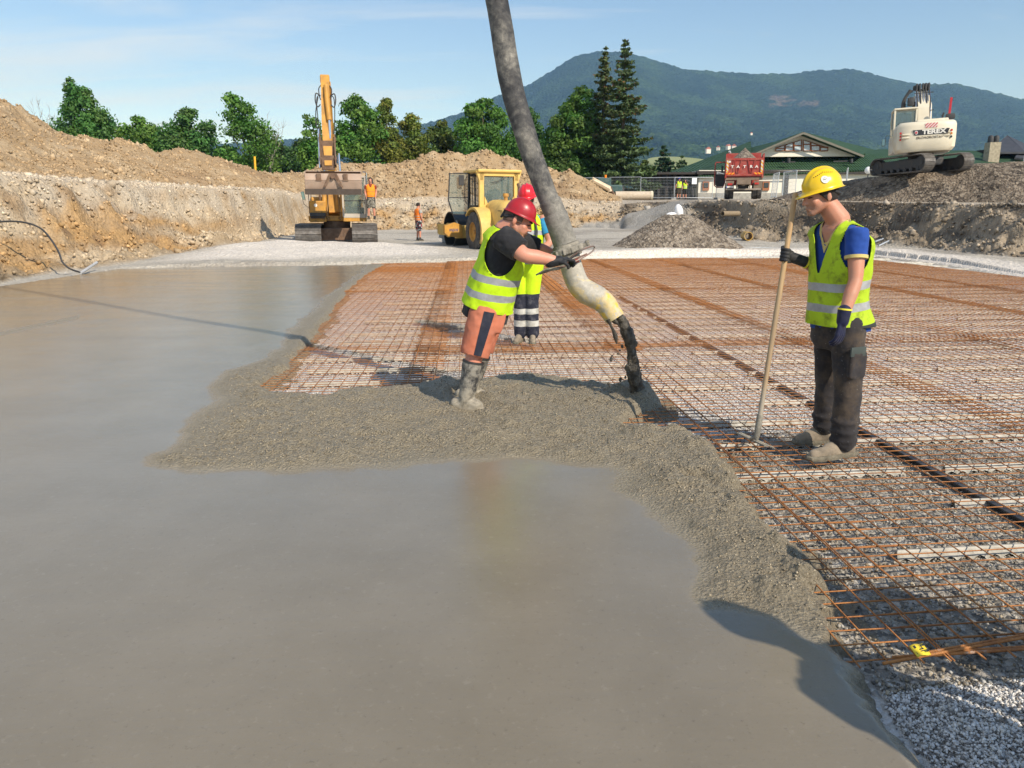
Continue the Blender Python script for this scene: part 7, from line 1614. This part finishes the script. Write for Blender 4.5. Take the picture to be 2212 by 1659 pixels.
edge_ = sstep(.80,1,T_); H_ = H_+(9*np.abs(vn(X_/16., Y_/16., 0, 310))+6*np.abs(vn(X_/8., Y_/8., 0, 311)))*sstep(.05,.25,T_)
H_[0,:] = -5
fcol = np.zeros(A_.shape+(3,)); fcol[:] = (.022,.042,.024)
def flay(c, m):
    global fcol
    fcol = fcol*(1-m[...,None])+np.array(c)*m[...,None]
q1_ = fbm(X_/150., Y_/190., 0, 320, 5); q2_ = fbm(X_/55., Y_/60., 0, 321, 3)
flay((.038,.070,.030), sstep(.0,.40,q1_)*.85); flay((.018,.036,.020), sstep(.05,.45,-q1_+.3*q2_)); flay((.060,.095,.038), sstep(.30,.55,q2_+.5*q1_-.25*T_)*.9*(1-sstep(.35,.8,T_)))
um, vm_ = proj(X_, Y_, H_)
flay((.14,.11,.085), sstep(.1,.35, fbm(X_/60., Y_/30., 0, 330, 3))*(um > 1660)*(um < 1770)*(vm_ > 206)*(vm_ < 232)*.7)
flay((.12,.135,.05), sstep(.0,.3,fbm(X_/90.,Y_/60.,0,331,3))*(T_ < .16)*.5)
nM = N('forest_slope'); fc_ = nM.attr('Col','Color'); tv = nM.vor(.085, out='Color'); ts_ = nM.n('SeparateColor'); nM.set(ts_.inputs[0], tv)
nM.p(Base_Color=nM.mix(nM.rng(ts_.outputs[0], 0, 1, .0, 1.), nM.mix(1.0, fc_, (.55,.6,.6), 'MULTIPLY'), nM.mix(1.0, fc_, (1.5,1.45,1.3), 'MULTIPLY')), Roughness=1.0); nM.b.inputs['Specular IOR Level'].default_value = 0
nM.bump(nM.math('MULTIPLY', nM.vor(.085), -1.0), 1.0, 9.0)
tag(grid_mesh('hills', X_, Y_, H_, nM.m, colors={'Col': fcol}), kind='structure')
# pale meadow below the forest
fx = [P(u, v, Y=620) for u, v in ((1448,362),(1452,346),(1462,338),(1486,337),(1514,340),(1540,346),(1570,362))]
cen = P(1505, 352, Y=620); nF_ = N('meadow'); nF_.p(Base_Color=nF_.mix(nF_.noise(.05,4,.6), (.20,.235,.085), (.27,.29,.125)), Roughness=1.0)
r_ = np.linspace(0,1,24); t_ = np.linspace(0,2*np.pi,60); TT, RR_ = np.meshgrid(t_, r_); X2 = cen.x+RR_*np.cos(TT)*34; Y2 = 640+RR_*np.sin(TT)*110
ztop = P(1500,336,Y=745).z; Z2_ = np.interp(Y2, [530,750], [P(1500,366,Y=530).z-4, ztop])-np.maximum(0,RR_-.93)*60-2*fbm(X2/20,Y2/20,0,4)*0
tag(grid_mesh('meadow_terrain', X2, Y2, Z2_, nF_.m), kind='structure')
# tiny far houses
M_HW = mat_simple('far_wall', (.75,.70,.62), .8); M_HR = mat_simple('far_roof', (.42,.14,.08), .8)
for (u, v, wd, rot, lab) in ((1529.5,324,6.5,.2,'leftmost far house with a white gable below the forest'),(1551.5,319.5,4.5,-.5,'small far house with a brown roof between its neighbours'),(1573,317,5.5,.6,'far house with a pinkish roof, second from the right'),(1586,317,6,-.3,'rightmost far house with a red roof above the green roof'),(1623,288.5,4,.3,'tiny lone white house high on the forested slope')):
    Yh = 1350 if v > 300 else 1900; p = P(u, v, Y=Yh)
    h = thing('far_house', lab, 'house', (p.x, p.y, p.z-wd*.3), rot, 'far houses under the mountain'); m = MB(); m.box((0,0,-wd*.05), (wd*1.2,wd*.9,wd*1.1)); m.build('wall', M_HW, h)
    m = MB(); m.prism([(-wd*.72,wd*.5),(wd*.72,wd*.5),(0,wd*1.05)], 'y', -wd*.5, wd*.5); m.build('roof', M_HR, h)
# ================================================================== GREEN-ROOFED HALL
M_RF = N('green_roof'); wv_ = M_RF.n('TexWave'); wv_.wave_type = 'BANDS'; wv_.bands_direction = 'X'; wv_.inputs['Scale'].default_value = 1.2; M_RF.set(wv_.inputs[0], M_RF.tc()); wz_ = M_RF.n('TexWave'); wz_.bands_direction = 'Z'; wz_.inputs['Scale'].default_value = 1.0; M_RF.set(wz_.inputs[0], M_RF.tc())
M_RF.p(Base_Color=M_RF.mix(M_RF.rng(M_RF.noise(.6,5,.6),.3,.7), (.030,.070,.034), (.048,.098,.050)), Roughness=.7); M_RF.b.inputs['Specular IOR Level'].default_value = .2; M_RF.bump(M_RF.math('ADD', wv_.outputs['Fac'], wz_.outputs['Fac']), .8, .12)
M_WL = mat_simple('wall_cream', (.78,.73,.62), .85, var=.05, dirt=(.6,.55,.45), dirt_amt=.3, dscale=.8)
M_WD = mat_simple('dark_timber', (.028,.022,.018), .7); M_FR = mat_simple('window_brown', (.33,.12,.045), .5); M_PN = mat_simple('pane_pale', (.50,.56,.58), .15, var=.15); M_PD = mat_simple('pane_dark', (.03,.035,.04), .1)  # M_PN: sky reflection of the gable panes put into a pale base colour
h0 = P(1620,428,Y=78); hall = thing('hall', 'long hall with a green metal roof, cream walls and a glazed gable behind the truck', 'building', (0,0,0)); gz_ = 2.4
def poly(m, pts, th=.18):
    n_ = (Vector(pts[1])-Vector(pts[0])).cross(Vector(pts[2])-Vector(pts[0])).normalized(); n_ = n_ if n_.z > 0 else -n_; k = len(pts)
    m.add([Vector(p) for p in pts]+[Vector(p)-n_*th for p in pts], [tuple(range(k)), tuple(reversed(range(k,2*k)))]+[(i,(i+1)%k,(i+1)%k+k,i+k) for i in range(k)])
A = P(1380,396,Y=84); B = P(1509,381,Y=79.0); H1 = P(1622,335,Y=84); E = P(1622,305,Y=93); C1 = P(1905,366,Y=79.0); Hr = P(1855,331,Y=84); AP = P(1735,285.5,Y=82.0); APb = Vector((AP.x+1.5, 100, AP.z)); Rr = P(2135,327,Y=95); Rl = P(1622,305,Y=94)
Er = P(2240,372,Y=80); Cr = P(2240,345,Y=95)
m = MB(); poly(m, [A, B, H1, E, P(1500,352,Y=92)]); m_ = m.build('roof', M_RF.m, hall)
m = MB(); poly(m, [B, C1, Hr, H1]); m.build('roof', M_RF.m, hall)
m = MB(); poly(m, [C1, Er, P(2212,338,Y=88), P(2140,326,Y=93), P(1900,322,Y=93), Hr]); m.build('roof', M_RF.m, hall)
m = MB(); Hl2 = P(1612,338,Y=80.6); poly(m, [Hl2, P(1735,284.5,Y=80.4), APb, P(1560,330,Y=100)], .25); m.build('gable_roof', M_RF.m, hall)
m = MB(); Hr2 = P(1862,333,Y=80.6); poly(m, [P(1735,284.5,Y=80.4), Hr2, P(1900,326,Y=100), APb], .25); m.build('gable_roof', M_RF.m, hall)
m = MB(); ga = P(1735,289,Y=81.5); gl, gr_ = P(1632,332,Y=81.5), P(1848,331,Y=81.5); m.prism([(gl.x,gl.z-.3),(gr_.x,gr_.z-.3),(gr_.x,gr_.z),(ga.x,ga.z),(gl.x,gl.z)], 'y', 81.5, 82.3); gw = m.build('gable_wall', M_WL, hall)
m = MB()
for a, b in ((P(1609,339,Y=80.4),P(1735,284.5,Y=80.2)),(P(1735,284.5,Y=80.2),P(1865,335,Y=80.4))):
    d = b-a; L = d.length; M3 = Matrix((d.normalized(), Vector((0,1,0)), d.normalized().cross(Vector((0,1,0))))).transposed(); m.box((a+b)/2-Vector((0,.12,.14)), (L,.12,.20), M3)
m.build('barge_board', mat_simple('board_cream', (.15,.14,.11), .7), hall)
# gable windows
def px(u, v, y): return P(u, v, Y=y)
for i, (u0_, u1_, vl, vr) in enumerate(((1676,1695,318,311.5),(1697,1714,311,305.5),(1716,1732,305,300),(1736,1751,300,305),(1753,1771,305.5,312),(1773,1789,312.5,318))):
    a, b, c, d = px(u0_,326,81.3), px(u1_,325.5,81.3), px(u1_,vr+2,81.3), px(u0_,vl+2,81.3)
    m = MB(); pp = [(p.x, p.z) for p in (a,b,c,d)]
    m.tube([Vector((x,81.35,z)) for x, z in pp+[pp[0]]], .055, n=4); m.tube([Vector((a.x,81.35,(a.z+d.z)/2+.1)), Vector((b.x,81.35,(a.z+d.z)/2+.1))], .05, n=4); f = m.build('window', M_FR, gw)
    m = MB(); m.prism(pp, 'y', 81.40, 81.46); m.build('pane', M_PN, f)
# walls
wl, wr2 = px(1509,392,79.5), px(1905,392,79.5); zt = px(1600,372,79.5).z
m = MB(); m.box(((wl.x+wr2.x)/2,83.5,(zt+gz_)/2-.1), (wr2.x-wl.x,8,zt-gz_+.6)); wal = m.build('wall', M_WL, hall)
m = MB(); m.box(((wl.x+wr2.x)/2,79.42,gz_+.45), (wr2.x-wl.x+.02,.12,.9)); m.build('plinth', mat_simple('plinth_stone', (.33,.31,.27), .9, var=.3, scale=3), wal)
m = MB(); m.box(((wl.x+wr2.x)/2,79.25,zt-.05), (wr2.x-wl.x+.6,.4,.30)); m.build('soffit', M_WD, hall)
for u0_ in (1655,1525,1700,1760):
    if u0_ in (1655,1525):
        a, b = px(u0_-6.5,392,79.3), px(u0_+6.5,411.5,79.3); 
        m = MB(); m.box(((a.x+b.x)/2,79.38,(a.z+b.z)/2), (b.x-a.x,.16,a.z-b.z)); f = m.build('window', M_FR, wal); m = MB(); m.box(((a.x+b.x)/2,79.27,(a.z+b.z)/2+.08), (b.x-a.x-.22,.05,a.z-b.z-.4)); m.build('pane', M_PD, f)
    else:
        a = px(u0_,385,79.3); m = MB(); m.box((a.x,79.32,a.z-.8), (.35,.16,2.4)); m.build('timber_post', M_WD, hall)
# open timber shelter on the left
m = MB(); sl_, sr_ = px(1395,400,84), px(1509,400,80); m.box(((sl_.x+sr_.x)/2,85.5,3.5), (sr_.x-sl_.x,1.2,3.4)); 
for k in range(7): x = sl_.x+(sr_.x-sl_.x)*k/6; m.box((x,80.6,3.6), (.25,.25,3.6))
for k in range(3): m.box(((sl_.x+sr_.x)/2,80.5,3.0+k*.9), (sr_.x-sl_.x,.12,.12))
m.box(((sl_.x+sr_.x)/2,82.5,5.2), (sr_.x-sl_.x,6.5,.2)); m.build('timber_shelter', M_WD, hall)
m = MB(); m.tube([px(1482,383,79), px(1479,388,78.9), px(1496,394,78.6), px(1497,424,78.6)], .07, n=8); m.build('downpipe', M_DK, hall, smooth=True)
m = MB()
for u, v, Y in ((1713,352,79.8),(1690,352,79.8),(1702,345,80.5)): pass
for (u0_,v0_,u1_,v1_,Y) in ((1636,368.5,1730,367,78.4),(1690,350.5,1718,350,80.2),(1800,349,1836,348,80.2)): m.tube([px(u0_,v0_,Y), px(u1_,v1_,Y)], .06, n=6); 
m.cyl(px(1704,352,80.0), px(1704,341.5,80.0), .16); m.cyl(px(1839,352,80.0), px(1839,343,80.0), .16); m.build('snow_guard', M_DK, hall)
# chimneyed house with a slate roof at the far right
M_SL = mat_simple('slate_roof', (.045,.047,.055), .6, var=.3, scale=2); hs2 = thing('slate_house', 'house with a grey slate roof and a stone chimney at the right edge', 'house', (0,0,0))
m = MB(); ap_ = P(2176,292,Y=92); poly(m, [P(2133,328,Y=87), P(2215,328,Y=87), P(2252,328,Y=90), ap_, ap_+Vector((.1,.1,0))], .2); poly(m, [P(2133,328,Y=87), ap_, P(2150,318,Y=99)], .2); m.build('roof', M_SL, hs2)
m = MB(); a, b = P(2143,330,Y=89), P(2260,330,Y=89); m.box(((a.x+b.x)/2,91,6.0), (b.x-a.x,3,4.6)); m.build('wall', M_WD, hs2)
m = MB(); poly(m, [P(2192,340,Y=86), P(2260,345,Y=86), P(2260,322,Y=91), P(2212,316,Y=91)], .2); m.build('roof', M_SL, hs2)
m = MB(); a = P(2142,334,Y=85); z1 = P(2142,310,Y=85).z; m.box((a.x,85,(a.z+z1)/2-.8), (1.15,1.0,z1-a.z+1.8)); ch2 = m.build('chimney', mat_simple('chimney_stone', (.36,.31,.22), .9, var=.3, scale=4), hs2)
m = MB()
for s in (-1,1): m.lathe((a.x+s*.30,85,z1), [(.26,0),(.28,.1),(.28,.62),(.20,.78),(.05,.84)], 'z', 14)
m.build('chimney_cowl', M_DK, ch2, smooth=True)
# ================================================================== SITE FENCE
nFn = mat_simple('galvanised', (.62,.64,.65), .35, metal=.7, var=.1)
M_FT = mat_simple('fence_foot', (.35,.34,.32), .9)
def fence_panel(pa, pb, label, h=2.0, lean=0.0, group='galvanised site fence panels'):
    pa, pb = Vector(pa), Vector(pb); d = (pb-pa); L = d.length; o = thing('fence_panel', label, 'fence', pa, math.atan2(d.y, d.x), group); o.rotation_euler[0] = lean
    m = MB(); r = .03; m.tube([(0,0,.05),(0,0,h)], r, n=6); m.tube([(L,0,.05),(L,0,h)], r, n=6); m.tube([(0,0,h),(L,0,h)], r, n=6); m.tube([(0,0,.18),(L,0,.18)], r, n=6); m.build('frame', nFn, o, smooth=True)
    m = MB(); k = int(L/.12)
    for i in range(1,k): m.tube([(L*i/k,0,.18),(L*i/k,0,h)], .0045, n=4, cap=False)
    for i in range(1,7): m.tube([(0,0,.18+i*(h-.18)/7),(L,0,.18+i*(h-.18)/7)], .0045, n=4, cap=False)
    m.build('wire_mesh', nFn, o); m = MB(); m.box((0,0,.06), (.5,.24,.14), bev=.02); m.build('foot_block', M_FT, o)
    return o
fx_ = [(1238,72),(1308,71),(1383,70),(1456,69),(1538,69)]
fl_ = ['leftmost fence panel, behind the green backhoe cab','fence panel behind the middle of the concrete pipe','fence panel between the concrete pipe and the blue-capped visitor','fence panel with a white sign, right of the two visitors']
fence_pts = []
for u, Y in fx_: p = P(u, 429, Y=Y); fence_pts.append(Vector((p.x, Y, ground_z(p.x, Y))))
hts = [(P(u,387,Y=Y).z-q.z) for (u, Y), q in zip(fx_, fence_pts)]
for i in range(4): fence_panel(fence_pts[i], fence_pts[i+1], fl_[i], h=max(1.9, min(2.3, (hts[i]+hts[i+1])/2)))
m = MB(); q = P(1500,391,Y=68.8); m.box(q, (.42,.03,.52)); so_ = m.build('notice_board', mat_simple('sign_white', (.78,.80,.82), .5), None); tag(so_, 'small blank white notice hanging on the site fence right of the visitors', 'notice')
for (u, Y, dx, lab, ln) in ((1676,60,(.55,2.9),'leaning fence panel seen edge-on right of the red truck',.06),(1717,61,(.10,3.2),'fence panel seen edge-on at the tip of the dark gravel mound',0),(1826,56,(1.2,3.0),'fence panel behind the dark mound left of the white excavator',0),(2200,56,(2.2,1.6),'fence panel at the right edge behind the gravel mound',0)):
    p = P(u, 430, Y=Y); z = ground_z(p.x, Y); vt = {1676:372,1717:368,1826:362,2200:329}[u]; hh = P(u, vt, Y=Y).z-z
    if hh > 2.4: z = z+hh-2.1; hh = 2.1
    fence_panel((p.x, Y, z), (p.x+dx[0], Y+dx[1], z), lab, h=hh, lean=ln)
p = P(1546, 430, Y=60); fence_panel((p.x,60,ground_z(p.x,60)), (p.x+2.5,66,ground_z(p.x,60)), 'fence panel angled away behind the open cab door of the red truck')
for u, v, Y, rr, lab in ((1876,368,70,.32,'white globe lamp behind the mound, lower one'),):
    q = P(u, v, Y=Y); t = thing('globe_lamp', lab, 'lamp', (q.x, q.y, ground_z(q.x, q.y))); m = MB(); m.ell((0,0,q.z-t.location.z), (rr,rr,rr)); m.build('globe', mat_simple('globe_white', (.8,.8,.78), .3, var=.03), t, smooth=True); m = MB(); m.cyl((0,0,0), (0,0,q.z-t.location.z-rr*.8), .05); m.build('post', M_DK, t)
# ================================================================== TREES
def leaf_mat(name, c0, c1, tr=.25):
    n = N(name); oi = n.n('ObjectInfo'); a = n.attr('Col','Color'); n.p(Base_Color=a, Roughness=.6); n.b.inputs['Specular IOR Level'].default_value = .3
    t = n.n('BsdfTranslucent'); n.set(t.inputs[0], n.mix(1.0, a, (1.1,1.5,.5), 'MULTIPLY')); mx = n.n('MixShader'); mx.inputs[0].default_value = tr; n.t.links.new(n.b.outputs[0], mx.inputs[1]); n.t.links.new(t.outputs[0], mx.inputs[2]); n.t.links.new(mx.outputs[0], n.out.inputs[0]); return n.m
M_LF = leaf_mat('foliage', 0, 0); M_ND = leaf_mat('needles', 0, 0, .08)
M_BK2 = mat_simple('bark', (.10,.08,.06), .9, var=.3, bump=.5, bscale=8)
def leaves(name, pos, nrm, size, cols, mat, par, aspect=1.5):
    n = len(pos); rnd = RNG.normal(size=(n,3)); t = np.cross(nrm, rnd); t /= np.linalg.norm(t,axis=1)[:,None]+1e-9; b = np.cross(nrm, t); b /= np.linalg.norm(b,axis=1)[:,None]+1e-9
    s = size[:,None]; v = np.stack([pos-t*s*.5*aspect, pos+b*s*.42+nrm*s*.10, pos+t*s*.5*aspect, pos-b*s*.42+nrm*s*.10], 1).reshape(-1,3)
    me = bpy.data.meshes.new(name); me.vertices.add(n*4); me.vertices.foreach_set('co', v.astype(np.float32).ravel()); me.loops.add(n*4); me.loops.foreach_set('vertex_index', np.arange(n*4,dtype=np.int32)); me.polygons.add(n); me.polygons.foreach_set('loop_start', np.arange(0,n*4,4,dtype=np.int32)); me.update(calc_edges=True)
    at = me.color_attributes.new('Col','FLOAT_COLOR','POINT'); c = np.concatenate([np.repeat(cols,4,0), np.ones((n*4,1))],1); at.data.foreach_set('color', c.astype(np.float32).ravel())
    o = link_mesh(name, me, mat, par, smooth=False); return o
GT = 'trees behind the dirt heaps'
def broadleaf(label, u0_, u1_, vtop, vbot, Y, shape, dens=1.0, col_=(.055,.115,.022), leafs=.26, seed=0, kind='tree', name='leafy_tree', limbs=6, gap=.0, depth=1.0, group=GT):
    """shape = list of (fraction up, half-width fraction, centre offset fraction)"""
    rg = np.random.default_rng(seed); rn = random.Random(seed)
    a, b = P(u0_, vbot, Y=Y), P(u1_, vtop, Y=Y); cx_ = (a.x+b.x)/2; wdt = b.x-a.x; z0 = a.z; H = b.z-a.z; gz0 = min(2.3, z0-.2)
    t = thing(name, label, kind, (cx_, Y, gz0), 0, group); Ht = z0+H-gz0
    m = MB(); base = Vector((0,0,0)); r0 = max(.10, Ht*.016); spine = [base, Vector((.1*rn.uniform(-1,1),0,Ht*.3)), Vector((wdt*shape[len(shape)//2][2],0,Ht*.6)), Vector((wdt*shape[-1][2],0,Ht*.96))]
    sp_ = bez(spine, 5); m.tube(sp_, [r0*(1-.92*i/(len(sp_)-1)) for i in range(len(sp_))], n=7); nl = limbs*2
    nc = int(22+wdt*H*.95*dens); clumps = []
    for i in range(nc*3):
        f = rg.random()**.85; hw = np.interp(f, [s[0] for s in shape], [s[1] for s in shape])*wdt*.5; off = np.interp(f, [s[0] for s in shape], [s[2] for s in shape])*wdt
        if hw < .02 or rg.random() > .35+hw/(wdt*.5)*.65: continue
        an = rg.random()*2*math.pi; rr = math.sqrt(rg.random())*.92; x = off+math.cos(an)*rr*hw; y = math.sin(an)*rr*hw*depth; z = z0-gz0+f*H; clumps.append((x, y, z, min(1.5, .34+.17*hw+rg.random()*.40)*(1-.35*f)))
        if len(clumps) >= nc: break
    clumps.append((wdt*shape[-1][2], 0, z0-gz0+H*.97, .35))
    for i in range(nl):
        c = clumps[rn.randrange(len(clumps))]; z1 = max(.8, c[2]*.62-abs(c[0])*.2); st_ = Vector((np.interp(z1/Ht,[0,.3,.6,1],[p.x for p in spine]), 0, z1)); e = Vector(c[:3]); mid = st_.lerp(e,.5)+Vector((0,0,-.25+rn.uniform(-.2,.2))); m.tube(bez([st_, mid, e],4), [r0*.42*(1-.09*q) for q in range(9)], n=5)
    m.build('trunk', M_BK2, t, smooth=True)
    P_, N_, S2_, C_ = [], [], [], []
    for (x, y, z, r) in clumps:
        k = int(175*dens*r**1.7/(leafs/.26)**1.6)+20; d = rg.normal(size=(k,3)); d /= np.linalg.norm(d,axis=1)[:,None]; rad = r*(.35+.85*rg.random((k,1))**.8); p = np.array([x,y,z])+d*rad*np.array([1.12,1.12,.80])+rg.normal(size=(k,3))*.07
        tone = rg.uniform(.72,1.22); c = np.array(col_)*1.55*tone*rg.uniform(.65,1.35,(k,1)); c[:,0] *= rg.uniform(.85,1.35); nn = d*.7+rg.normal(size=(k,3))*.55+np.array([0,0,.35]); nn /= np.linalg.norm(nn,axis=1)[:,None]
        P_.append(p); N_.append(nn); S2_.append(leafs*rg.uniform(.55,1.25,k)); C_.append(c)
    leaves('crown', np.concatenate(P_), np.concatenate(N_), np.concatenate(S2_), np.concatenate(C_), M_LF, t); return t
tri = [(0,.95,0),(.25,1,0),(.5,.72,-.03),(.75,.42,-.10),(.92,.20,-.16),(1,.06,-.17)]
dome = [(0,.9,0),(.3,1,0),(.6,.82,0),(.85,.5,0),(1,.12,0)]; cone_ = [(0,.95,0),(.3,.85,0),(.6,.62,0),(.85,.32,0),(1,.05,0)]; twin = [(0,.95,0),(.3,.9,.02),(.55,.8,.05),(.78,.55,-.05),(1,.16,-.22)]
G1, G2, G3 = (.050,.120,.028), (.060,.135,.024), (.095,.120,.022)
broadleaf('tall tapering leafy tree nearest the left dirt heap', 122, 252, 171, 335, 84, tri, 1.15, G1, seed=1)
broadleaf('low round leafy tree right of the tall tapering one', 238, 365, 256, 345, 86, dome, 1.1, G2, seed=2)
broadleaf('round leafy tree in the middle of the left group', 352, 472, 238, 350, 84, dome, 1.2, G1, seed=3)
broadleaf('airy twin-topped leafy tree with bare branches on its right', 478, 598, 207, 372, 80, twin, .75, G2, seed=4, limbs=10)
broadleaf('dark low tree left of the marker post', 462, 520, 318, 375, 92, dome, 1.1, (.03,.07,.018), seed=5)
broadleaf('dark broad tree low behind the marker post', 545, 640, 305, 382, 98, dome, 1.1, (.035,.065,.020), seed=6)
broadleaf('dark tree low between the marker post and the yellow digger arm', 610, 710, 302, 380, 96, dome, 1.1, (.035,.075,.022), seed=7)
broadleaf('slim leafy tree just left of the yellow digger arm', 648, 712, 249, 365, 84, twin, .85, G2, seed=8)
broadleaf('large leafy tree just right of the yellow digger arm', 722, 828, 212, 362, 82, [(0,.9,0),(.3,1,0),(.6,.88,.03),(.85,.62,.0),(1,.22,-.02)], 1.2, G2, seed=9)
broadleaf('pointed olive-green tree right of the large leafy one', 806, 868, 214, 360, 83, cone_, 1.5, G3, .22, seed=10)
broadleaf('rounded olive tree right of the pointed one', 852, 930, 249, 362, 85, dome, 1.35, G3, .22, seed=11)
broadleaf('low dark olive tree before the start of the mountain', 915, 990, 266, 350, 86, dome, 1.35, (.070,.098,.022), .22, seed=12)
broadleaf('big leafy tree left of the pump hose', 978, 1112, 217, 345, 82, dome, 1.25, G2, seed=13)
broadleaf('leafy tree showing on both sides of the pump hose', 1098, 1182, 232, 372, 85, dome, 1.1, (.038,.088,.022), seed=14)
broadleaf('tall leafy tree left of the two spruces', 1165, 1300, 193, 400, 78, [(0,.9,.0),(.3,1,0),(.55,.95,.03),(.8,.68,.12),(1,.2,.18)], 1.45, (.055,.115,.022), seed=15)
broadleaf('low leafy bush under the tall tree by the fence', 1160, 1290, 330, 412, 76, dome, 1.2, (.045,.095,.022), seed=16, kind='bush', name='bush')
broadleaf('dark low bush behind the gap in the heaps', 1190, 1262, 300, 385, 82, dome, 1.2, (.03,.065,.02), seed=17, kind='bush', name='bush')
def spruce(label, ux, vtop, vbot, Y, wl_, wr_, seed=0, col_=(.040,.062,.022), dens=1.0, name='spruce', tip=(.16,.075,.03), gz=None):
    rg = np.random.default_rng(seed); a, b = P(ux, vbot, Y=Y), P(ux, vtop, Y=Y); H = b.z-a.z; gz0 = ground_z(a.x, Y) if gz is None else gz; t = thing(name, label, 'tree', (a.x, Y, gz0), 0); zb = a.z-gz0; Ht = H+zb
    m = MB(); m.tube([(0,0,-.1),(0,0,Ht*.5),(0,0,Ht)], [Ht*.016,Ht*.010,.02], n=8); P_, N_, S2_, C_ = [], [], [], []; k_ = int(H*4.6*dens)
    kx = Y/FPX
    for i in range(k_):
        f = (i+rg.random())/k_; z = zb+H*f; 
        z += rg.uniform(-.35,.35)*(1-f)
        for q in range(int(3+3.5*(1-f))):
            an = rg.random()*2*math.pi; wd = (wr_ if math.cos(an) > 0 else wl_)*kx; L = (wd*(1-f)**.80*rg.uniform(.45,1.18)+.12)*(1 if abs(math.cos(an)) > .2 else .9); drp = -.10-.18*(1-f)
            n_ = max(4, int(L*15*dens)); s = np.linspace(.08,1,n_); d = np.array([math.cos(an), math.sin(an)]); zz = z+L*(drp*s+.16*s**3); p = np.stack([d[0]*L*s, d[1]*L*s, zz],1)
            k2 = 4; pp = np.repeat(p, k2, 0); lat = np.array([-d[1], d[0], 0]); ss = np.repeat(s, k2); pp += lat*rg.normal(size=(len(pp),1))*(.10+.16*L*.35*np.sin(np.pi*np.minimum(1,ss[:,None]*.9+.1))); pp[:,2] -= np.abs(rg.normal(size=len(pp)))*.14*(1-f*.5)
            nn = np.tile([0,0,1.],(len(pp),1))*.6+rg.normal(size=(len(pp),3))*.6+np.array([d[0],d[1],0])*.35; nn /= np.linalg.norm(nn,axis=1)[:,None]
            c = np.array(col_)*1.75*rg.uniform(.6,1.4,(len(pp),1))*rg.uniform(.75,1.25); tp = rg.random(len(pp)) < .10*(ss > .6)*(f > .35); c[tp] = np.array(tip)*rg.uniform(.7,1.2,(tp.sum(),1))
            P_.append(pp); N_.append(nn); S2_.append(rg.uniform(.10,.24,len(pp))); C_.append(c)
            if q == 0: m.tube([(0,0,z),(d[0]*L*.85,d[1]*L*.85,z+L*drp*.7)], [.035,.01], n=4, cap=False)
    m.build('trunk', M_BK2, t, smooth=True); leaves('crown', np.concatenate(P_), np.concatenate(N_), np.concatenate(S2_), np.concatenate(C_), M_ND, t, 2.0); return t
spruce('rear spruce of the tall pair, left and slightly shorter', 1300, 103, 405, 77, 62, 52, 21, (.050,.068,.024))
spruce('front spruce of the tall pair, the tallest tree in the photo', 1342, 84, 408, 73, 62, 74, 22, (.045,.070,.024))
spruce('small dark pine left of the green roof', 1431, 312, 385, 96, 26, 32, 23, (.020,.045,.020), 1.1, 'pine', gz=3.0)
spruce('tiny pine top peeking over the green roof', 1471, 336, 368, 100, 16, 18, 24, (.030,.055,.022), .8, 'pine', gz=3.0)
spruce('young fir low in front of the tall spruces by the fence', 1392, 345, 402, 76, 22, 26, 25, (.060,.090,.025), 1.2, 'young_fir')
# bare tree on the far left, bare branches of the airy tree
def bare(label, u0_, u1_, vtop, vbot, Y, seed, n=9):
    rn = random.Random(seed); a, b = P(u0_, vbot, Y=Y), P(u1_, vtop, Y=Y); t = thing('bare_tree', label, 'tree', ((a.x+b.x)/2, Y, 2.3)); W_ = (b.x-a.x)/2; Ht = b.z-2.3
    m = MB(); m.tube([(0,0,0),(0,0,Ht*.55)], [.10,.06], n=6); t_ = m.build('trunk', mat_simple('bark_grey', (.30,.27,.25), .9), t, smooth=True); m = MB()
    for i in range(n):
        x = (i/(n-1)-.5)*2*W_; tp = Ht*rn.uniform(.80,1.0); c = bez([Vector((0,0,Ht*rn.uniform(.3,.5))), Vector((x*.6,rn.uniform(-.3,.3),tp*.72)), Vector((x,rn.uniform(-.5,.5),tp))],6); m.tube(c, [.04*(1-.07*q) for q in range(len(c))], n=5)
        for _ in range(9): k = rn.randrange(4,len(c)); s = c[k]; e = s+Vector((rn.uniform(-.5,.5),rn.uniform(-.4,.4),rn.uniform(.2,.8))); m.tube([s,e],[.018,.006],n=4,cap=False)
    m.build('branches', mat_simple('bark_grey', (.30,.27,.25), .9), t, smooth=True)
bare('bare grey tree behind the left dirt heap', 72, 126, 219, 300, 88, 5)
bare('bare grey branches right of the airy twin-topped tree', 545, 616, 248, 370, 81, 8, 7)
# ================================================================== HAZE
def build_haze():
    m = MB(); m.box((0,2100,434), (11000,7000,876)); o = m.build('haze', None); 
    n = bpy.data.materials.new('haze_air'); n.use_nodes = True; t = n.node_tree; t.nodes.clear(); out = t.nodes.new('ShaderNodeOutputMaterial'); v = t.nodes.new('ShaderNodeVolumePrincipled')
    v.inputs['Color'].default_value = (.30,.56,1.0,1); v.inputs['Absorption Color'].default_value = (1,1,1,1); v.inputs['Density'].default_value = HAZE_D; v.inputs['Anisotropy'].default_value = .0; t.links.new(v.outputs[0], out.inputs['Volume']); o.data.materials.clear(); o.data.materials.append(n); tag(o, kind='stuff'); return o
HAZE_D = .00013
build_haze()
